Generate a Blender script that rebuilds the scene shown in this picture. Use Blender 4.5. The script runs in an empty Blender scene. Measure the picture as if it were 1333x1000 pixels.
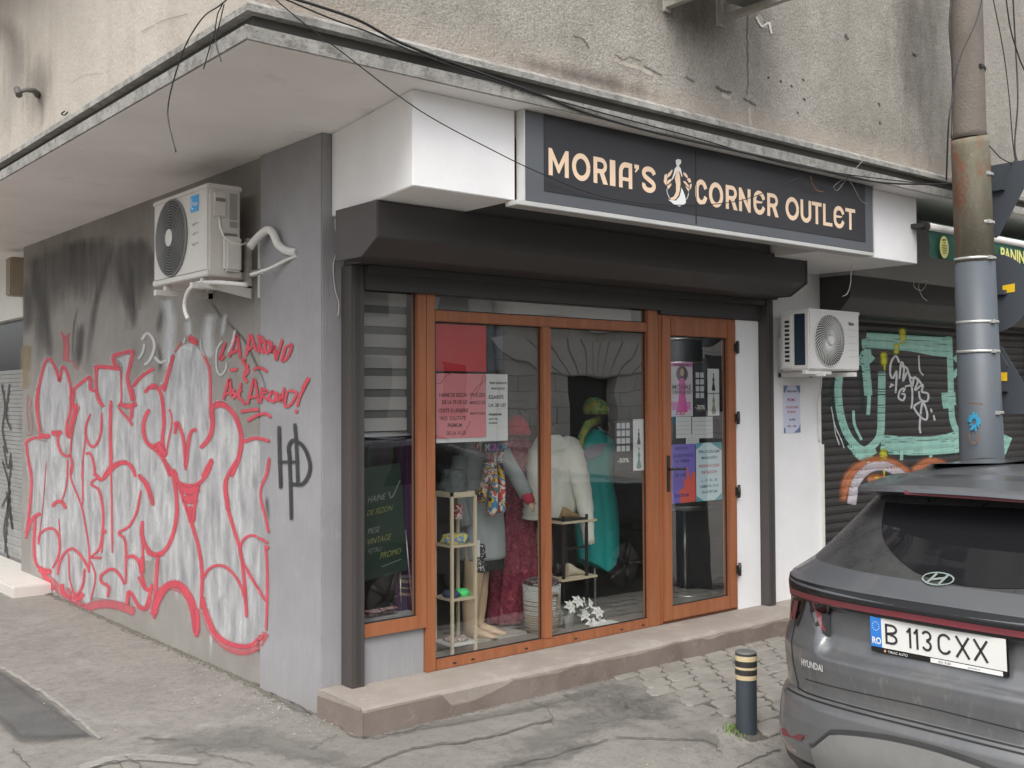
import bpy, bmesh, math, random
from mathutils import Vector, Matrix, Euler
from mathutils.geometry import tessellate_polygon
from mathutils.bvhtree import BVHTree
from mathutils import noise as mnoise
random.seed(7)
S = bpy.context.scene
COL = S.collection
rad = math.radians
# ------------------------------------------------------------------ camera
FPX, PPX, PPY, IW, IH = 1400., 666., 481., 1333., 1000.
yaw, pit, rol = rad(50.2), rad(1.5), rad(-0.25)
FW = Vector((math.cos(yaw)*math.cos(pit), math.sin(yaw)*math.cos(pit), math.sin(pit)))
_r = Vector((math.sin(yaw), -math.cos(yaw), 0)); _u = _r.cross(FW)
RT = _r*math.cos(rol) + _u*math.sin(rol); UP = -_r*math.sin(rol) + _u*math.cos(rol)
CAM = Vector((0, 0, 1.65))
cd = bpy.data.cameras.new('camera'); cam = bpy.data.objects.new('camera', cd); COL.objects.link(cam)
M = Matrix((RT, UP, -FW)).transposed().to_4x4(); M.translation = CAM
cam.matrix_world = M
cd.sensor_width = 36; cd.lens = 36*FPX/IW
cd.shift_x = (IW/2-PPX)/IW; cd.shift_y = (PPY-IH/2)/IW
cd.clip_start = .05; cd.clip_end = 2000
S.camera = cam
# ------------------------------------------------------------------ sky and light
w = bpy.data.worlds.new('World'); S.world = w; w.use_nodes = True
nt = w.node_tree; bg = nt.nodes['Background']
sky = nt.nodes.new('ShaderNodeTexSky'); sky.sky_type = 'NISHITA'; sky.sun_disc = False
SUN_EL, SUN_AZ = rad(52), rad(222)      # azimuth of the sun seen from the scene, from +X counter clockwise
sky.sun_elevation = SUN_EL; sky.sun_rotation = math.pi/2 - SUN_AZ
sky.air_density = 1.0; sky.dust_density = 4.0; sky.ozone_density = 1.0
hs = nt.nodes.new('ShaderNodeHueSaturation'); hs.inputs['Saturation'].default_value = .22
nt.links.new(sky.outputs[0], hs.inputs['Color']); nt.links.new(hs.outputs[0], bg.inputs[0])
bg.inputs[1].default_value = .15
sl = bpy.data.lights.new('sun', 'SUN'); sl.energy = 1.0; sl.angle = rad(30); sl.color = (1, .97, .93)
so = bpy.data.objects.new('sun', sl); COL.objects.link(so)
so.rotation_euler = Vector((-math.cos(SUN_AZ)*math.cos(SUN_EL), -math.sin(SUN_AZ)*math.cos(SUN_EL), -math.sin(SUN_EL))).to_track_quat('-Z', 'Y').to_euler()
S.view_settings.view_transform = 'Standard'; S.view_settings.look = 'None'
S.view_settings.exposure = 0.75; S.view_settings.gamma = 1
S.cycles.max_bounces = 8; S.cycles.transparent_max_bounces = 24; S.cycles.diffuse_bounces = 5
S.cycles.use_denoising = True
S.cycles.caustics_reflective = False; S.cycles.caustics_refractive = False

# ------------------------------------------------------------------ pixel helpers (1333x1000 photograph)
def ray(x, y): return FW + RT*((x-PPX)/FPX) - UP*((y-PPY)/FPX)
def on(x, y, ax, v):
    d = ray(x, y); return CAM + d*((v-CAM[ax])/d[ax])
def gz(x, y):
    t = min(max((3.62-y)/1.1, 0), 1); t = t*t*(3-2*t)
    return -.22*t
def ong(x, y, dz=0.):
    z = 0
    for _ in range(6):
        p = on(x, y, 2, z+dz); z = gz(p.x, p.y)
    return p

# ------------------------------------------------------------------ materials
def rgb(c): return (c[0], c[1], c[2], 1)
class NT:
    def __init__(s, name):
        s.m = bpy.data.materials.new(name); s.m.use_nodes = True
        s.t = s.m.node_tree; s.b = s.t.nodes['Principled BSDF']; s.out = s.t.nodes['Material Output']
        s.co = s.n('ShaderNodeNewGeometry').outputs['Position']
    def n(s, typ, **kw):
        nd = s.t.nodes.new(typ)
        for k, v in kw.items(): setattr(nd, k, v)
        return nd
    def l(s, a, b): s.t.links.new(a, b)
    def setv(s, nd, **kw):
        for k, v in kw.items():
            i = nd.inputs[k.replace('_', ' ')]
            if hasattr(v, 'is_linked'): s.l(v, i)
            else: i.default_value = v
    def mapping(s, scale=(1,1,1), rot=(0,0,0), loc=(0,0,0), src=None):
        m = s.n('ShaderNodeMapping'); s.l(src or s.co, m.inputs[0])
        m.inputs['Scale'].default_value = scale; m.inputs['Rotation'].default_value = rot; m.inputs['Location'].default_value = loc
        return m.outputs[0]
    def noise(s, scale, detail=4, rough=.55, vec=None, dist=0):
        nd = s.n('ShaderNodeTexNoise'); s.l(vec or s.co, nd.inputs['Vector'])
        s.setv(nd, Scale=scale, Detail=detail, Roughness=rough, Distortion=dist); return nd.outputs[0]
    def vor(s, scale, feature='F1', vec=None):
        nd = s.n('ShaderNodeTexVoronoi', feature=feature); s.l(vec or s.co, nd.inputs['Vector']); s.setv(nd, Scale=scale); return nd.outputs[0]
    def ramp(s, f, stops):
        r = s.n('ShaderNodeValToRGB'); s.l(f, r.inputs[0]); e = r.color_ramp.elements
        while len(e) < len(stops): e.new(.5)
        for i, (p, c) in enumerate(stops):
            e[i].position = p
            e[i].color = (c, c, c, 1) if not isinstance(c, (tuple, list)) else rgb(c)
        return r.outputs[0]
    def mix(s, f, a, b, mode='MIX'):
        m = s.n('ShaderNodeMix', data_type='RGBA', blend_type=mode)
        for i, v in ((0, f), (6, a), (7, b)):
            if hasattr(v, 'is_linked'): s.l(v, m.inputs[i])
            else: m.inputs[i].default_value = v if i == 0 else rgb(v)
        return m.outputs[2]
    def math(s, op, a, b=0., clamp=False):
        m = s.n('ShaderNodeMath', operation=op, use_clamp=clamp)
        for i, v in ((0, a), (1, b)):
            if hasattr(v, 'is_linked'): s.l(v, m.inputs[i])
            else: m.inputs[i].default_value = v
        return m.outputs[0]
    def bump(s, h, dist=.01, st=1., prev=None):
        b = s.n('ShaderNodeBump'); s.l(h, b.inputs['Height']); s.setv(b, Distance=dist, Strength=st)
        if prev: s.l(prev, b.inputs['Normal'])
        return b.outputs[0]
    def fin(s, base=None, rough=None, normal=None, metal=None, **kw):
        if base is not None: s.setv(s.b, Base_Color=base if hasattr(base, 'is_linked') else rgb(base))
        if rough is not None: s.setv(s.b, Roughness=rough)
        if metal is not None: s.setv(s.b, Metallic=metal)
        if normal is not None: s.l(normal, s.b.inputs['Normal'])
        for k, v in kw.items(): s.setv(s.b, **{k: v})
        return s.m
MATS = {}
def simple(name, c, rough=.5, metal=0., var=.12, nscale=6., bump=0., bscale=200., dirt=0., **kw):
    if name in MATS: return MATS[name]
    q = NT(name)
    f = q.noise(nscale, 5)
    a = tuple(max(0, v*(1-var)) for v in c); b = tuple(min(1, v*(1+var)) for v in c)
    col = q.mix(f, a, b)
    if dirt:
        d = q.ramp(q.noise(nscale*.7, 8, .7), [(.45, 0.), (.75, 1.)])
        col = q.mix(q.math('MULTIPLY', d, dirt), col, (.09, .08, .065))
    r = q.math('ADD', rough-.08, q.math('MULTIPLY', q.noise(nscale*2.3, 4), .16))
    nm = q.bump(q.noise(bscale, 3), bump, 1.) if bump else None
    MATS[name] = q.fin(col, r, nm, metal, **kw)
    return MATS[name]

# ------------------------------------------------------------------ mesh helpers
class MB:
    def __init__(s): s.v = []; s.f = []; s.a = []; s.sm = []
    def add(s, vs, fs, al=None, smooth=False):
        o = len(s.v); s.v += [tuple(v) for v in vs]; s.f += [tuple(i+o for i in f) for f in fs]
        s.a += list(al) if al is not None else [1.]*len(vs); s.sm += [smooth]*len(fs)
        return s
    def box(s, x0, x1, y0, y1, z0, z1, bev=0.):
        if bev:
            bm = bmesh.new(); bmesh.ops.create_cube(bm, size=1)
            for v in bm.verts: v.co = ((x0+x1)/2+v.co.x*(x1-x0), (y0+y1)/2+v.co.y*(y1-y0), (z0+z1)/2+v.co.z*(z1-z0))
            bmesh.ops.bevel(bm, geom=bm.edges[:]+bm.verts[:], offset=bev, segments=2, affect='EDGES')
            s.bm(bm); bm.free(); return s
        v = [(x, y, z) for x in (x0, x1) for y in (y0, y1) for z in (z0, z1)]
        return s.add(v, [(0,1,3,2),(4,6,7,5),(0,4,5,1),(2,3,7,6),(0,2,6,4),(1,5,7,3)])
    def bm(s, bm, smooth=False):
        bm.verts.index_update()
        return s.add([v.co[:] for v in bm.verts], [[v.index for v in f.verts] for f in bm.faces], smooth=smooth)
    def prism(s, poly, axis, a, b):
        """polygon in the two other axes, extruded along axis from a to b"""
        n = len(poly)
        def P(p, t):
            q = [0,0,0]; o = [i for i in range(3) if i != axis]; q[o[0]] = p[0]; q[o[1]] = p[1]; q[axis] = t; return tuple(q)
        v = [P(p, a) for p in poly]+[P(p, b) for p in poly]
        f = [(i, (i+1) % n, n+(i+1) % n, n+i) for i in range(n)]
        tr = tessellate_polygon([[Vector((p[0], p[1], 0)) for p in poly]])
        f += [tuple(t) for t in tr]+[tuple(n+i for i in reversed(t)) for t in tr]
        return s.add(v, f)
    def tube(s, pts, r, seg=8, cap=True, smooth=True):
        pts = [Vector(p) for p in pts]; n = len(pts)
        rs = r if isinstance(r, (list, tuple)) else [r]*n
        vs = []; prev = None
        for i, p in enumerate(pts):
            d = (pts[min(i+1, n-1)]-pts[max(i-1, 0)]).normalized()
            if prev is None:
                a = Vector((0, 0, 1)) if abs(d.z) < .9 else Vector((1, 0, 0))
                u = d.cross(a).normalized()
            else:
                u = (prev-d*prev.dot(d)).normalized()
            prev = u; v = d.cross(u)
            rr = rs[i]; rx, ry = rr if isinstance(rr, (tuple, list)) else (rr, rr)
            vs += [p+u*math.cos(2*math.pi*k/seg)*rx+v*math.sin(2*math.pi*k/seg)*ry for k in range(seg)]
        fs = [(i*seg+k, i*seg+(k+1) % seg, (i+1)*seg+(k+1) % seg, (i+1)*seg+k) for i in range(n-1) for k in range(seg)]
        s.add(vs, fs, smooth=smooth)
        if cap:
            o = len(s.v)-len(vs)
            s.f += [tuple(o+k for k in reversed(range(seg))), tuple(o+(n-1)*seg+k for k in range(seg))]; s.sm += [False]*2
        return s
    def rings(s, rings, seg=24, cap=True, wob=None, smooth=True):
        """rings: (cx, cy, z, rx, ry[, rot]) stacked ellipses; wob(theta, t)->radius factor"""
        vs = []; n = len(rings)
        for i, rg in enumerate(rings):
            cx, cy, z, rx, ry = rg[:5]; rt = rg[5] if len(rg) > 5 else 0
            for k in range(seg):
                th = 2*math.pi*k/seg; f = wob(th, i/(n-1)) if wob else 1
                a, b = rx*math.cos(th)*f, ry*math.sin(th)*f
                vs.append((cx+a*math.cos(rt)-b*math.sin(rt), cy+a*math.sin(rt)+b*math.cos(rt), z))
        fs = [(i*seg+k, i*seg+(k+1) % seg, (i+1)*seg+(k+1) % seg, (i+1)*seg+k) for i in range(n-1) for k in range(seg)]
        o = len(s.v); s.add(vs, fs, smooth=smooth)
        if cap: s.f += [tuple(o+k for k in reversed(range(seg))), tuple(o+(n-1)*seg+k for k in range(seg))]; s.sm += [False]*2
        return s
    def poly(s, pts):
        tr = tessellate_polygon([[Vector(p) for p in pts]])
        return s.add(pts, [tuple(t) for t in tr])
    def ball(s, c, r, seg=14, sc=(1,1,1)):
        rg = []; n = 9
        for i in range(n):
            a = -math.pi/2+math.pi*(i+.001)/(n-1+.002)
            rg.append((c[0], c[1], c[2]+math.sin(a)*r*sc[2], max(math.cos(a), .01)*r*sc[0], max(math.cos(a), .01)*r*sc[1]))
        return s.rings(rg, seg)
    def xf(s, fn, start=0):
        for i in range(start, len(s.v)): s.v[i] = tuple(fn(Vector(s.v[i])))
        return s
    def build(s, name, mat, parent=None, bevel=0., mats=None, fmat=None):
        me = bpy.data.meshes.new(name)
        off = ORG.get(parent.name, Vector()) if parent else Vector()
        me.from_pydata([(v[0]-off.x, v[1]-off.y, v[2]-off.z) for v in s.v], [], s.f)
        me.polygons.foreach_set('use_smooth', s.sm)
        if mat.name in FADE or any(a != 1 for a in s.a):
            at = me.attributes.new('fade', 'FLOAT', 'POINT'); at.data.foreach_set('value', s.a)
        me.materials.append(mat)
        bm = bmesh.new(); bm.from_mesh(me)
        if not any(a != 1 for a in s.a): bmesh.ops.recalc_face_normals(bm, faces=bm.faces)
        if bevel: bmesh.ops.bevel(bm, geom=[e for e in bm.edges if len(e.link_faces) == 2 and e.calc_face_angle(0) > .5], offset=bevel, segments=2, affect='EDGES', clamp_overlap=True)
        bm.to_mesh(me); bm.free(); me.update()
        o = bpy.data.objects.new(name, me); COL.objects.link(o)
        if parent:
            o.parent = parent; ORG[o.name] = off
        return o
ORG = {}; FADE = set()
def tag(o, label=None, cat=None, group=None, kind=None):
    if label: o['label'] = label
    if cat: o['category'] = cat
    if group: o['group'] = group
    if kind: o['kind'] = kind
    return o
def thing(name, loc, label, cat, group=None):
    o = bpy.data.objects.new(name, None); COL.objects.link(o); o.location = loc; ORG[o.name] = Vector(loc); o.empty_display_size = .1
    return tag(o, label, cat, group)
def cat_rom(pts, n=6):
    pts = [Vector(p) for p in pts]
    if len(pts) < 3:
        return [pts[0].lerp(pts[-1], i/n) for i in range(n+1)]
    out = []
    P = [pts[0]*2-pts[1]]+pts+[pts[-1]*2-pts[-2]]
    for i in range(1, len(P)-2):
        for k in range(n):
            t = k/n; a, b, c, d = P[i-1], P[i], P[i+1], P[i+2]
            out.append(.5*((2*b)+(c-a)*t+(2*a-5*b+4*c-d)*t*t+(3*b-a-3*c+d)*t**3))
    out.append(pts[-1]); return out
def ribbon(mb, pts, wd, fn, soft=.45, n=6, taper=False, smooth=True, ends=0., rows=((-1, 0.), (-.55, 1.), (.55, 1.), (1, 0.))):
    """spray/brush stroke: 2-D points -> 3-D by fn(x, y); alpha fades at the edges"""
    P = cat_rom([(p[0], p[1], 0) for p in pts], n) if smooth else [Vector((p[0], p[1], 0)) for p in pts]
    m = len(P); vs = []; al = []
    for i, p in enumerate(P):
        d = P[min(i+1, m-1)]-P[max(i-1, 0)]
        if d.length < 1e-6: d = Vector((1, 0, 0))
        d.normalize(); nn = Vector((-d.y, d.x, 0)); t = i/(m-1)
        ww = wd/2*(1 if not taper else (.35+.65*math.sin(math.pi*min(1, t*1.0+.08))))
        for k, a in ((-1, 0), (-(1-soft), 1), ((1-soft), 1), (1, 0)) if rows is None or len(rows) == 4 else rows:
            q = p+nn*ww*k; vs.append(fn(q.x, q.y)); al.append((a if 0 < i < m-1 or soft == 0 else a*.5)*(1 if not ends else min(1, min(t, 1-t)/ends)))
    R_ = len(vs)//m
    fs = [(R_*i+k, R_*i+k+1, R_*i+R_+1+k, R_*i+R_+k) for i in range(m-1) for k in range(R_-1)]
    mb.add(vs, fs, al); return mb
def strip(mb, pts, wd, fn, smooth=True, n=6):
    """hard-edged flat stroke"""
    pts = [q_ for i_, q_ in enumerate(pts) if i_ == 0 or math.dist(q_[:2], pts[i_-1][:2]) > 1e-6]
    P = cat_rom([(p[0], p[1], 0) for p in pts], n) if smooth else [Vector((p[0], p[1], 0)) for p in pts]
    m = len(P); vs = []
    for i, p in enumerate(P):
        d0 = (p-P[i-1]).normalized() if i else None; d1 = (P[i+1]-p).normalized() if i < m-1 else None
        d = ((d0 or d1)+(d1 or d0)); d = d.normalized() if d.length > 1e-4 else (d1 or d0)
        nn = Vector((-d.y, d.x, 0)); c = max(.5, abs(d.dot(d1 or d0)))
        for k in (-1, 1):
            q = p+nn*wd/2/c*k; vs.append(fn(q.x, q.y))
    mb.add(vs, [(2*i, 2*i+1, 2*i+3, 2*i+2) for i in range(m-1)]); return mb
def text_mb(mb, body, size, fn, align='LEFT', sx=1., bold=0., space=1.):
    """flat lettering: font outline points (u, v) -> fn(u, v)"""
    cu = bpy.data.curves.new('t', 'FONT'); cu.body = body; cu.size = size; cu.align_x = align; cu.offset = bold; cu.space_character = space; cu.resolution_u = 3
    ob = bpy.data.objects.new('t', cu); COL.objects.link(ob)
    dg = bpy.context.evaluated_depsgraph_get(); me = ob.evaluated_get(dg).to_mesh()
    vs = [fn(v.co.x*sx, v.co.y) for v in me.vertices]; fs = [tuple(p.vertices) for p in me.polygons]
    ob.evaluated_get(dg).to_mesh_clear(); bpy.data.objects.remove(ob); bpy.data.curves.remove(cu)
    if vs: mb.add(vs, fs)
    return mb
# ================================================================== materials used by the setting
def m_upper():
    q = NT('rough_render')
    n1 = q.noise(1.1, 8, .62); n2 = q.noise(5, 8, .7); n3 = q.noise(70, 4, .7); vst = q.noise(1.4, 6, .6, q.mapping((2.2, 2.2, .25)))
    c = q.mix(q.ramp(n1, [(.32, 0.), (.68, 1.)]), (.31, .288, .252), (.46, .436, .392))
    c = q.mix(q.ramp(vst, [(.53, 0.), (.75, .42)]), c, (.185, .17, .152))
    c = q.mix(q.ramp(n2, [(.52, 0.), (.75, .7)]), c, (.52, .49, .44))
    c = q.mix(q.ramp(n3, [(.35, .55), (.6, 0.)]), c, (.16, .145, .12))
    sep = q.n('ShaderNodeSeparateXYZ'); q.l(q.co, sep.inputs[0])
    dz = q.math('ADD', q.math('MULTIPLY', q.noise(3, 6, .7), .55), q.math('MULTIPLY', q.math('SUBTRACT', 3.42, sep.outputs[2]), 2.2))
    c = q.mix(q.ramp(dz, [(.35, 0.), (.7, .8)]), c, (.43, .365, .305))
    nm = q.bump(q.noise(90, 4, .7), .012, .9); nm = q.bump(q.noise(9, 6, .6), .03, .5, nm)
    return q.fin(c, .92, nm)
def m_upper_side():
    q = NT('beige_plaster')
    n1 = q.noise(.9, 8, .6); v = q.noise(1.5, 6, .6, q.mapping((3, 3, .3)))
    c = q.mix(q.ramp(n1, [(.3, 0.), (.7, 1.)]), (.40, .36, .31), (.49, .45, .395))
    c = q.mix(q.ramp(v, [(.52, 0.), (.75, .5)]), c, (.34, .29, .235))
    c = q.mix(q.ramp(q.noise(60, 4, .7), [(.3, .35), (.5, 0.)]), c, (.3, .26, .21))
    nm = q.bump(q.noise(50, 4, .7), .006, .7); nm = q.bump(q.noise(6, 6), .03, .4, nm)
    return q.fin(c, .9, nm)
def m_ledge():
    q = NT('weathered_concrete_ledge')
    c = q.mix(q.ramp(q.noise(7, 8, .7), [(.3, 0.), (.65, 1.)]), (.2, .195, .18), (.40, .39, .365))
    c = q.mix(q.ramp(q.noise(24, 6, .75), [(.5, 0.), (.66, .8)]), c, (.13, .125, .11))
    return q.fin(c, .9, q.bump(q.noise(60, 5, .7), .008, .8))
def m_soffit():
    q = NT('white_painted_soffit')
    c = q.mix(q.ramp(q.noise(1.3, 6, .6), [(.3, 0.), (.7, 1.)]), (.78, .755, .74), (.88, .865, .85))
    c = q.mix(q.ramp(q.noise(2.2, 8, .7, dist=.6), [(.58, 0.), (.72, .35)]), c, (.46, .4, .33))
    c = q.mix(q.ramp(q.noise(14, 8, .75), [(.62, 0.), (.74, .4)]), c, (.42, .38, .32))
    return q.fin(c, .75, q.bump(q.noise(30, 5, .6), .004, .6))
def m_white():
    q = NT('white_wall_paint')
    c = q.mix(q.ramp(q.noise(2.5, 7, .6), [(.3, 0.), (.7, 1.)]), (.78, .775, .78), (.86, .86, .865))
    c = q.mix(q.ramp(q.noise(9, 8, .8), [(.62, 0.), (.76, .5)]), c, (.55, .52, .47))
    c = q.mix(q.ramp(q.noise(1.6, 6, .6, q.mapping((6, 6, .5))), [(.6, 0.), (.78, .3)]), c, (.6, .57, .52))
    return q.fin(c, .6, q.bump(q.noise(26, 5, .6), .004, .5))
def m_grey_render(name, a, b):
    q = NT(name)
    v = q.noise(30, 4, .6, q.mapping((1.6, 1.6, .18)))
    c = q.mix(q.ramp(q.noise(2., 7, .6), [(.3, 0.), (.7, 1.)]), a, b)
    c = q.mix(q.ramp(v, [(.35, .14), (.6, 0.)]), c, tuple(x*.75 for x in a))
    c = q.mix(q.ramp(q.noise(9, 7, .7), [(.6, 0.), (.75, .35)]), c, tuple(min(1, x*1.25) for x in b))
    sep = q.n('ShaderNodeSeparateXYZ'); q.l(q.co, sep.inputs[0])
    dz = q.math('SUBTRACT', q.math('MULTIPLY', q.noise(6, 6, .7), .6), q.math('MULTIPLY', sep.outputs[2], 1.3))
    c = q.mix(q.ramp(dz, [(.05, 0.), (.5, .5)]), c, (.3, .28, .24))
    nm = q.bump(v, .003, .9); nm = q.bump(q.noise(120, 3), .003, .6, nm)
    return q.fin(c, .88, nm)
def m_asphalt():
    q = NT('worn_pavement_asphalt')
    c = q.mix(q.ramp(q.noise(.8, 8, .6), [(.3, 0.), (.7, 1.)]), (.218, .202, .18), (.29, .271, .243))
    c = q.mix(q.ramp(q.noise(2.6, 8, .65, dist=.8), [(.5, 0.), (.7, .5)]), c, (.165, .158, .145))
    c = q.mix(q.ramp(q.noise(1.6, 7, .6, q.mapping((1, 1, 1), loc=(5, 3, 0)), dist=1.), [(.56, 0.), (.68, .6)]), c, (.33, .315, .29))
    c = q.mix(q.ramp(q.noise(3.5, 8, .75, dist=1.2), [(.50, 0.), (.62, .55)]), c, (.17, .165, .148))
    c = q.mix(q.ramp(q.noise(16, 6, .75), [(.36, .6), (.5, 0.)]), c, (.14, .135, .122))
    c = q.mix(q.ramp(q.noise(55, 5, .8), [(.36, .6), (.47, 0.)]), c, (.13, .125, .113))
    c = q.mix(q.ramp(q.noise(48, 5, .8, q.mapping(loc=(3, 1, 2))), [(.58, 0.), (.68, .45)]), c, (.38, .365, .34))
    c = q.mix(q.ramp(q.vor(38), [(.02, .4), (.09, 0.)]), c, (.42, .4, .36))
    nm = q.bump(q.noise(160, 3, .7), .006, .8); nm = q.bump(q.noise(7, 6), .03, .4, nm)
    return q.fin(c, .88, nm)
def m_dark_asphalt():
    q = NT('dark_asphalt_patch')
    c = q.mix(q.ramp(q.noise(3, 8, .65), [(.3, 0.), (.7, 1.)]), (.07, .069, .066), (.125, .122, .117))
    c = q.mix(q.ramp(q.noise(120, 3, .7), [(.3, .5), (.5, 0.), (.66, 0.), (.75, .5)]), c, (.2, .2, .19))
    at = q.n('ShaderNodeAttribute', attribute_name='fade')
    q.fin(c, .85, q.bump(q.noise(150, 3, .7), .006, .8))
    q.l(q.math('MULTIPLY', at.outputs['Fac'], q.ramp(q.math('ADD', q.noise(9, 8, .7), q.math('MULTIPLY', at.outputs['Fac'], .7)), [(.5, 0.), (.75, 1.)])), q.b.inputs['Alpha'])
    return q.m
def m_step():
    q = NT('pinkish_step_concrete')
    c = q.mix(q.ramp(q.noise(3, 8, .6), [(.3, 0.), (.7, 1.)]), (.275, .24, .208), (.36, .322, .285))
    c = q.mix(q.ramp(q.noise(90, 4, .7), [(.3, .5), (.48, 0.)]), c, (.28, .22, .18))
    c = q.mix(q.ramp(q.noise(6, 8, .7), [(.55, 0.), (.7, .5)]), c, (.47, .42, .365))
    return q.fin(c, .88, q.bump(q.noise(110, 4, .7), .005, .9))
def m_step_dark():
    q = NT('damp_step_mortar')
    c = q.mix(q.ramp(q.noise(3, 8, .6), [(.3, 0.), (.7, 1.)]), (.155, .122, .105), (.225, .185, .162))
    c = q.mix(q.ramp(q.noise(11, 8, .7), [(.55, 0.), (.75, .5)]), c, (.38, .3, .26))
    return q.fin(c, .85, q.bump(q.noise(60, 5, .7), .006, .7))
def paint(name, c, c2=None, rough=.6, alpha=1., scale=7., metal=0., lo=.1, hi=.45, streak=True, nz=.5, nsc=45):
    """sprayed paint: 'fade' attribute gives soft edges, noise breaks it up"""
    q = NT(name); FADE.add(q.m.name)
    c2 = c2 or tuple(v*.8 for v in c)
    vec = q.mapping((1.5, 1.5, .5)) if streak else None
    col = q.mix(q.ramp(q.noise(scale, 7, .65, vec), [(.32, 0.), (.66, 1.)]), c2, c)
    at = q.n('ShaderNodeAttribute', attribute_name='fade')
    f = q.math('ADD', at.outputs['Fac'], q.math('MULTIPLY', q.math('SUBTRACT', q.noise(nsc, 6, .7, q.mapping((1.3, 1.3, .3)) if streak and nz > .6 else None), .5), nz))
    a = q.math('MULTIPLY', q.ramp(f, [(lo, 0.), (hi, 1.)]), alpha)
    q.fin(col, rough, q.bump(q.noise(30, 4, .6, q.mapping((1.6, 1.6, .18))), .004, .7), metal)
    q.l(a, q.b.inputs['Alpha']); return q.m
def m_wood(name, a, b, rough=.42):
    q = NT(name)
    g = q.noise(22, 6, .6, q.mapping((1, 1, .07)), dist=.6)
    c = q.mix(q.ramp(g, [(.3, 0.), (.7, 1.)]), a, b)
    c = q.mix(q.ramp(q.noise(5, 7, .7), [(.6, 0.), (.8, .3)]), c, (.25, .16, .1))
    return q.fin(c, rough, q.bump(g, .001, .5))
def m_glass(name, ior=1.75, tint=(.93, .95, .94), dirt=.05):
    q = NT(name); t = q.t
    t.nodes.remove(q.b)
    lw = q.n('ShaderNodeLayerWeight'); lw.inputs['Blend'].default_value = .5
    f0 = min(.2, 3.4*((ior-1)/(ior+1))**2)
    frf = q.math('ADD', f0, q.math('MULTIPLY', q.math('POWER', lw.outputs['Facing'], 4.), 1-f0), True)
    gl = q.n('ShaderNodeBsdfGlossy'); gl.inputs['Roughness'].default_value = .0; gl.inputs['Color'].default_value = (1, 1, 1, 1)
    q.l(q.bump(q.noise(1.3, 2), .006, .5), gl.inputs['Normal'])
    tr = q.n('ShaderNodeBsdfTransparent'); tr.inputs[0].default_value = rgb(tint)
    df = q.n('ShaderNodeBsdfDiffuse'); df.inputs[0].default_value = (.5, .49, .46, 1)
    m0 = q.n('ShaderNodeMixShader'); q.l(q.math('MULTIPLY', q.ramp(q.noise(3, 8, .7), [(.35, .15), (.75, 1.)]), dirt), m0.inputs[0]); q.l(tr.outputs[0], m0.inputs[1]); q.l(df.outputs[0], m0.inputs[2])
    m1 = q.n('ShaderNodeMixShader'); q.l(frf, m1.inputs[0]); q.l(m0.outputs[0], m1.inputs[1]); q.l(gl.outputs[0], m1.inputs[2])
    q.l(m1.outputs[0], q.out.inputs['Surface']); return q.m
UPPER, USIDE, LEDGE, SOFF, WHITE = m_upper(), m_upper_side(), m_ledge(), m_soffit(), m_white()
SIDE = m_grey_render('grey_side_render', (.215, .2, .182), (.31, .292, .27))
PILL = m_grey_render('lilac_grey_render', (.265, .262, .27), (.325, .322, .333))
ASPH, DASPH, STEP, STEPD = m_asphalt(), m_dark_asphalt(), m_step(), m_step_dark()
WOOD = m_wood('brown_laminate_frame', (.265, .092, .038), (.37, .142, .066))
BROWN = simple('dark_brown_aluminium', (.047, .043, .043), .5, 0, .1, 5, dirt=.12)
BROWN2 = simple('brown_rail_aluminium', (.066, .058, .055), .5, 0, .1, 5, dirt=.12)
GLASS = m_glass('window_glass', 1.62, (.95, .97, .96), .03)
RUBBER = simple('black_gasket', (.02, .02, .02), .6)
STEEL = simple('brushed_steel', (.5, .5, .5), .35, .9)
WHITEP = simple('white_plastic', (.74, .73, .69), .45, 0, .05, 4, dirt=.1)

# ================================================================== ground
mb = MB(); xs = [-60, -30, -12, -5, -1]+[i*.25 for i in range(0, 41)]+[12, 16, 24, 40, 70]
ys = [-60, -30, -12, -4, 0, 1, 2]+[2.4+i*.08 for i in range(0, 18)]+[4, 4.5, 5, 6, 8, 12, 20, 40, 70]
nx, ny = len(xs), len(ys)
mb.add([(x, y, gz(x, y)) for x in xs for y in ys], [(i*ny+j, (i+1)*ny+j, (i+1)*ny+j+1, i*ny+j+1) for i in range(nx-1) for j in range(ny-1)], smooth=True)
tag(mb.build('ground', ASPH), kind='structure')
# dirt along the foot of the side wall
mb = MB()
for i in range(1500):
    t = random.random(); y = 5.0+t*5.2; x = (2.868 if y > 5.66 else 2.84)-abs(random.gauss(0, .022+.02*mnoise.noise(Vector((y*1.5, 0, 0)))))-.003
    r = random.uniform(.003, .012); a = random.uniform(0, 6.28)
    mb.add([(x+math.cos(a+k_*1.57)*r, y+math.sin(a+k_*1.57)*r*1.4, .001) for k_ in range(4)]+[(x, y, r*.8)], [(k_, (k_+1) % 4, 4) for k_ in range(4)])
for i in range(500):
    x = random.uniform(2.8, 7.4); y = 4.515-abs(random.gauss(0, .012)); r = random.uniform(.003, .009); a = random.uniform(0, 6.28)
    mb.add([(x+math.cos(a+k_*1.57)*r*1.4, y+math.sin(a+k_*1.57)*r, .001) for k_ in range(4)]+[(x, y, r*.8)], [(k_, (k_+1) % 4, 4) for k_ in range(4)])
tag(mb.build('dirt', simple('gutter_dirt', (.13, .12, .1), .95, 0, .4, 30)), 'crumbly dirt gathered along the foot of the walls', 'dirt', kind='stuff')
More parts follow.
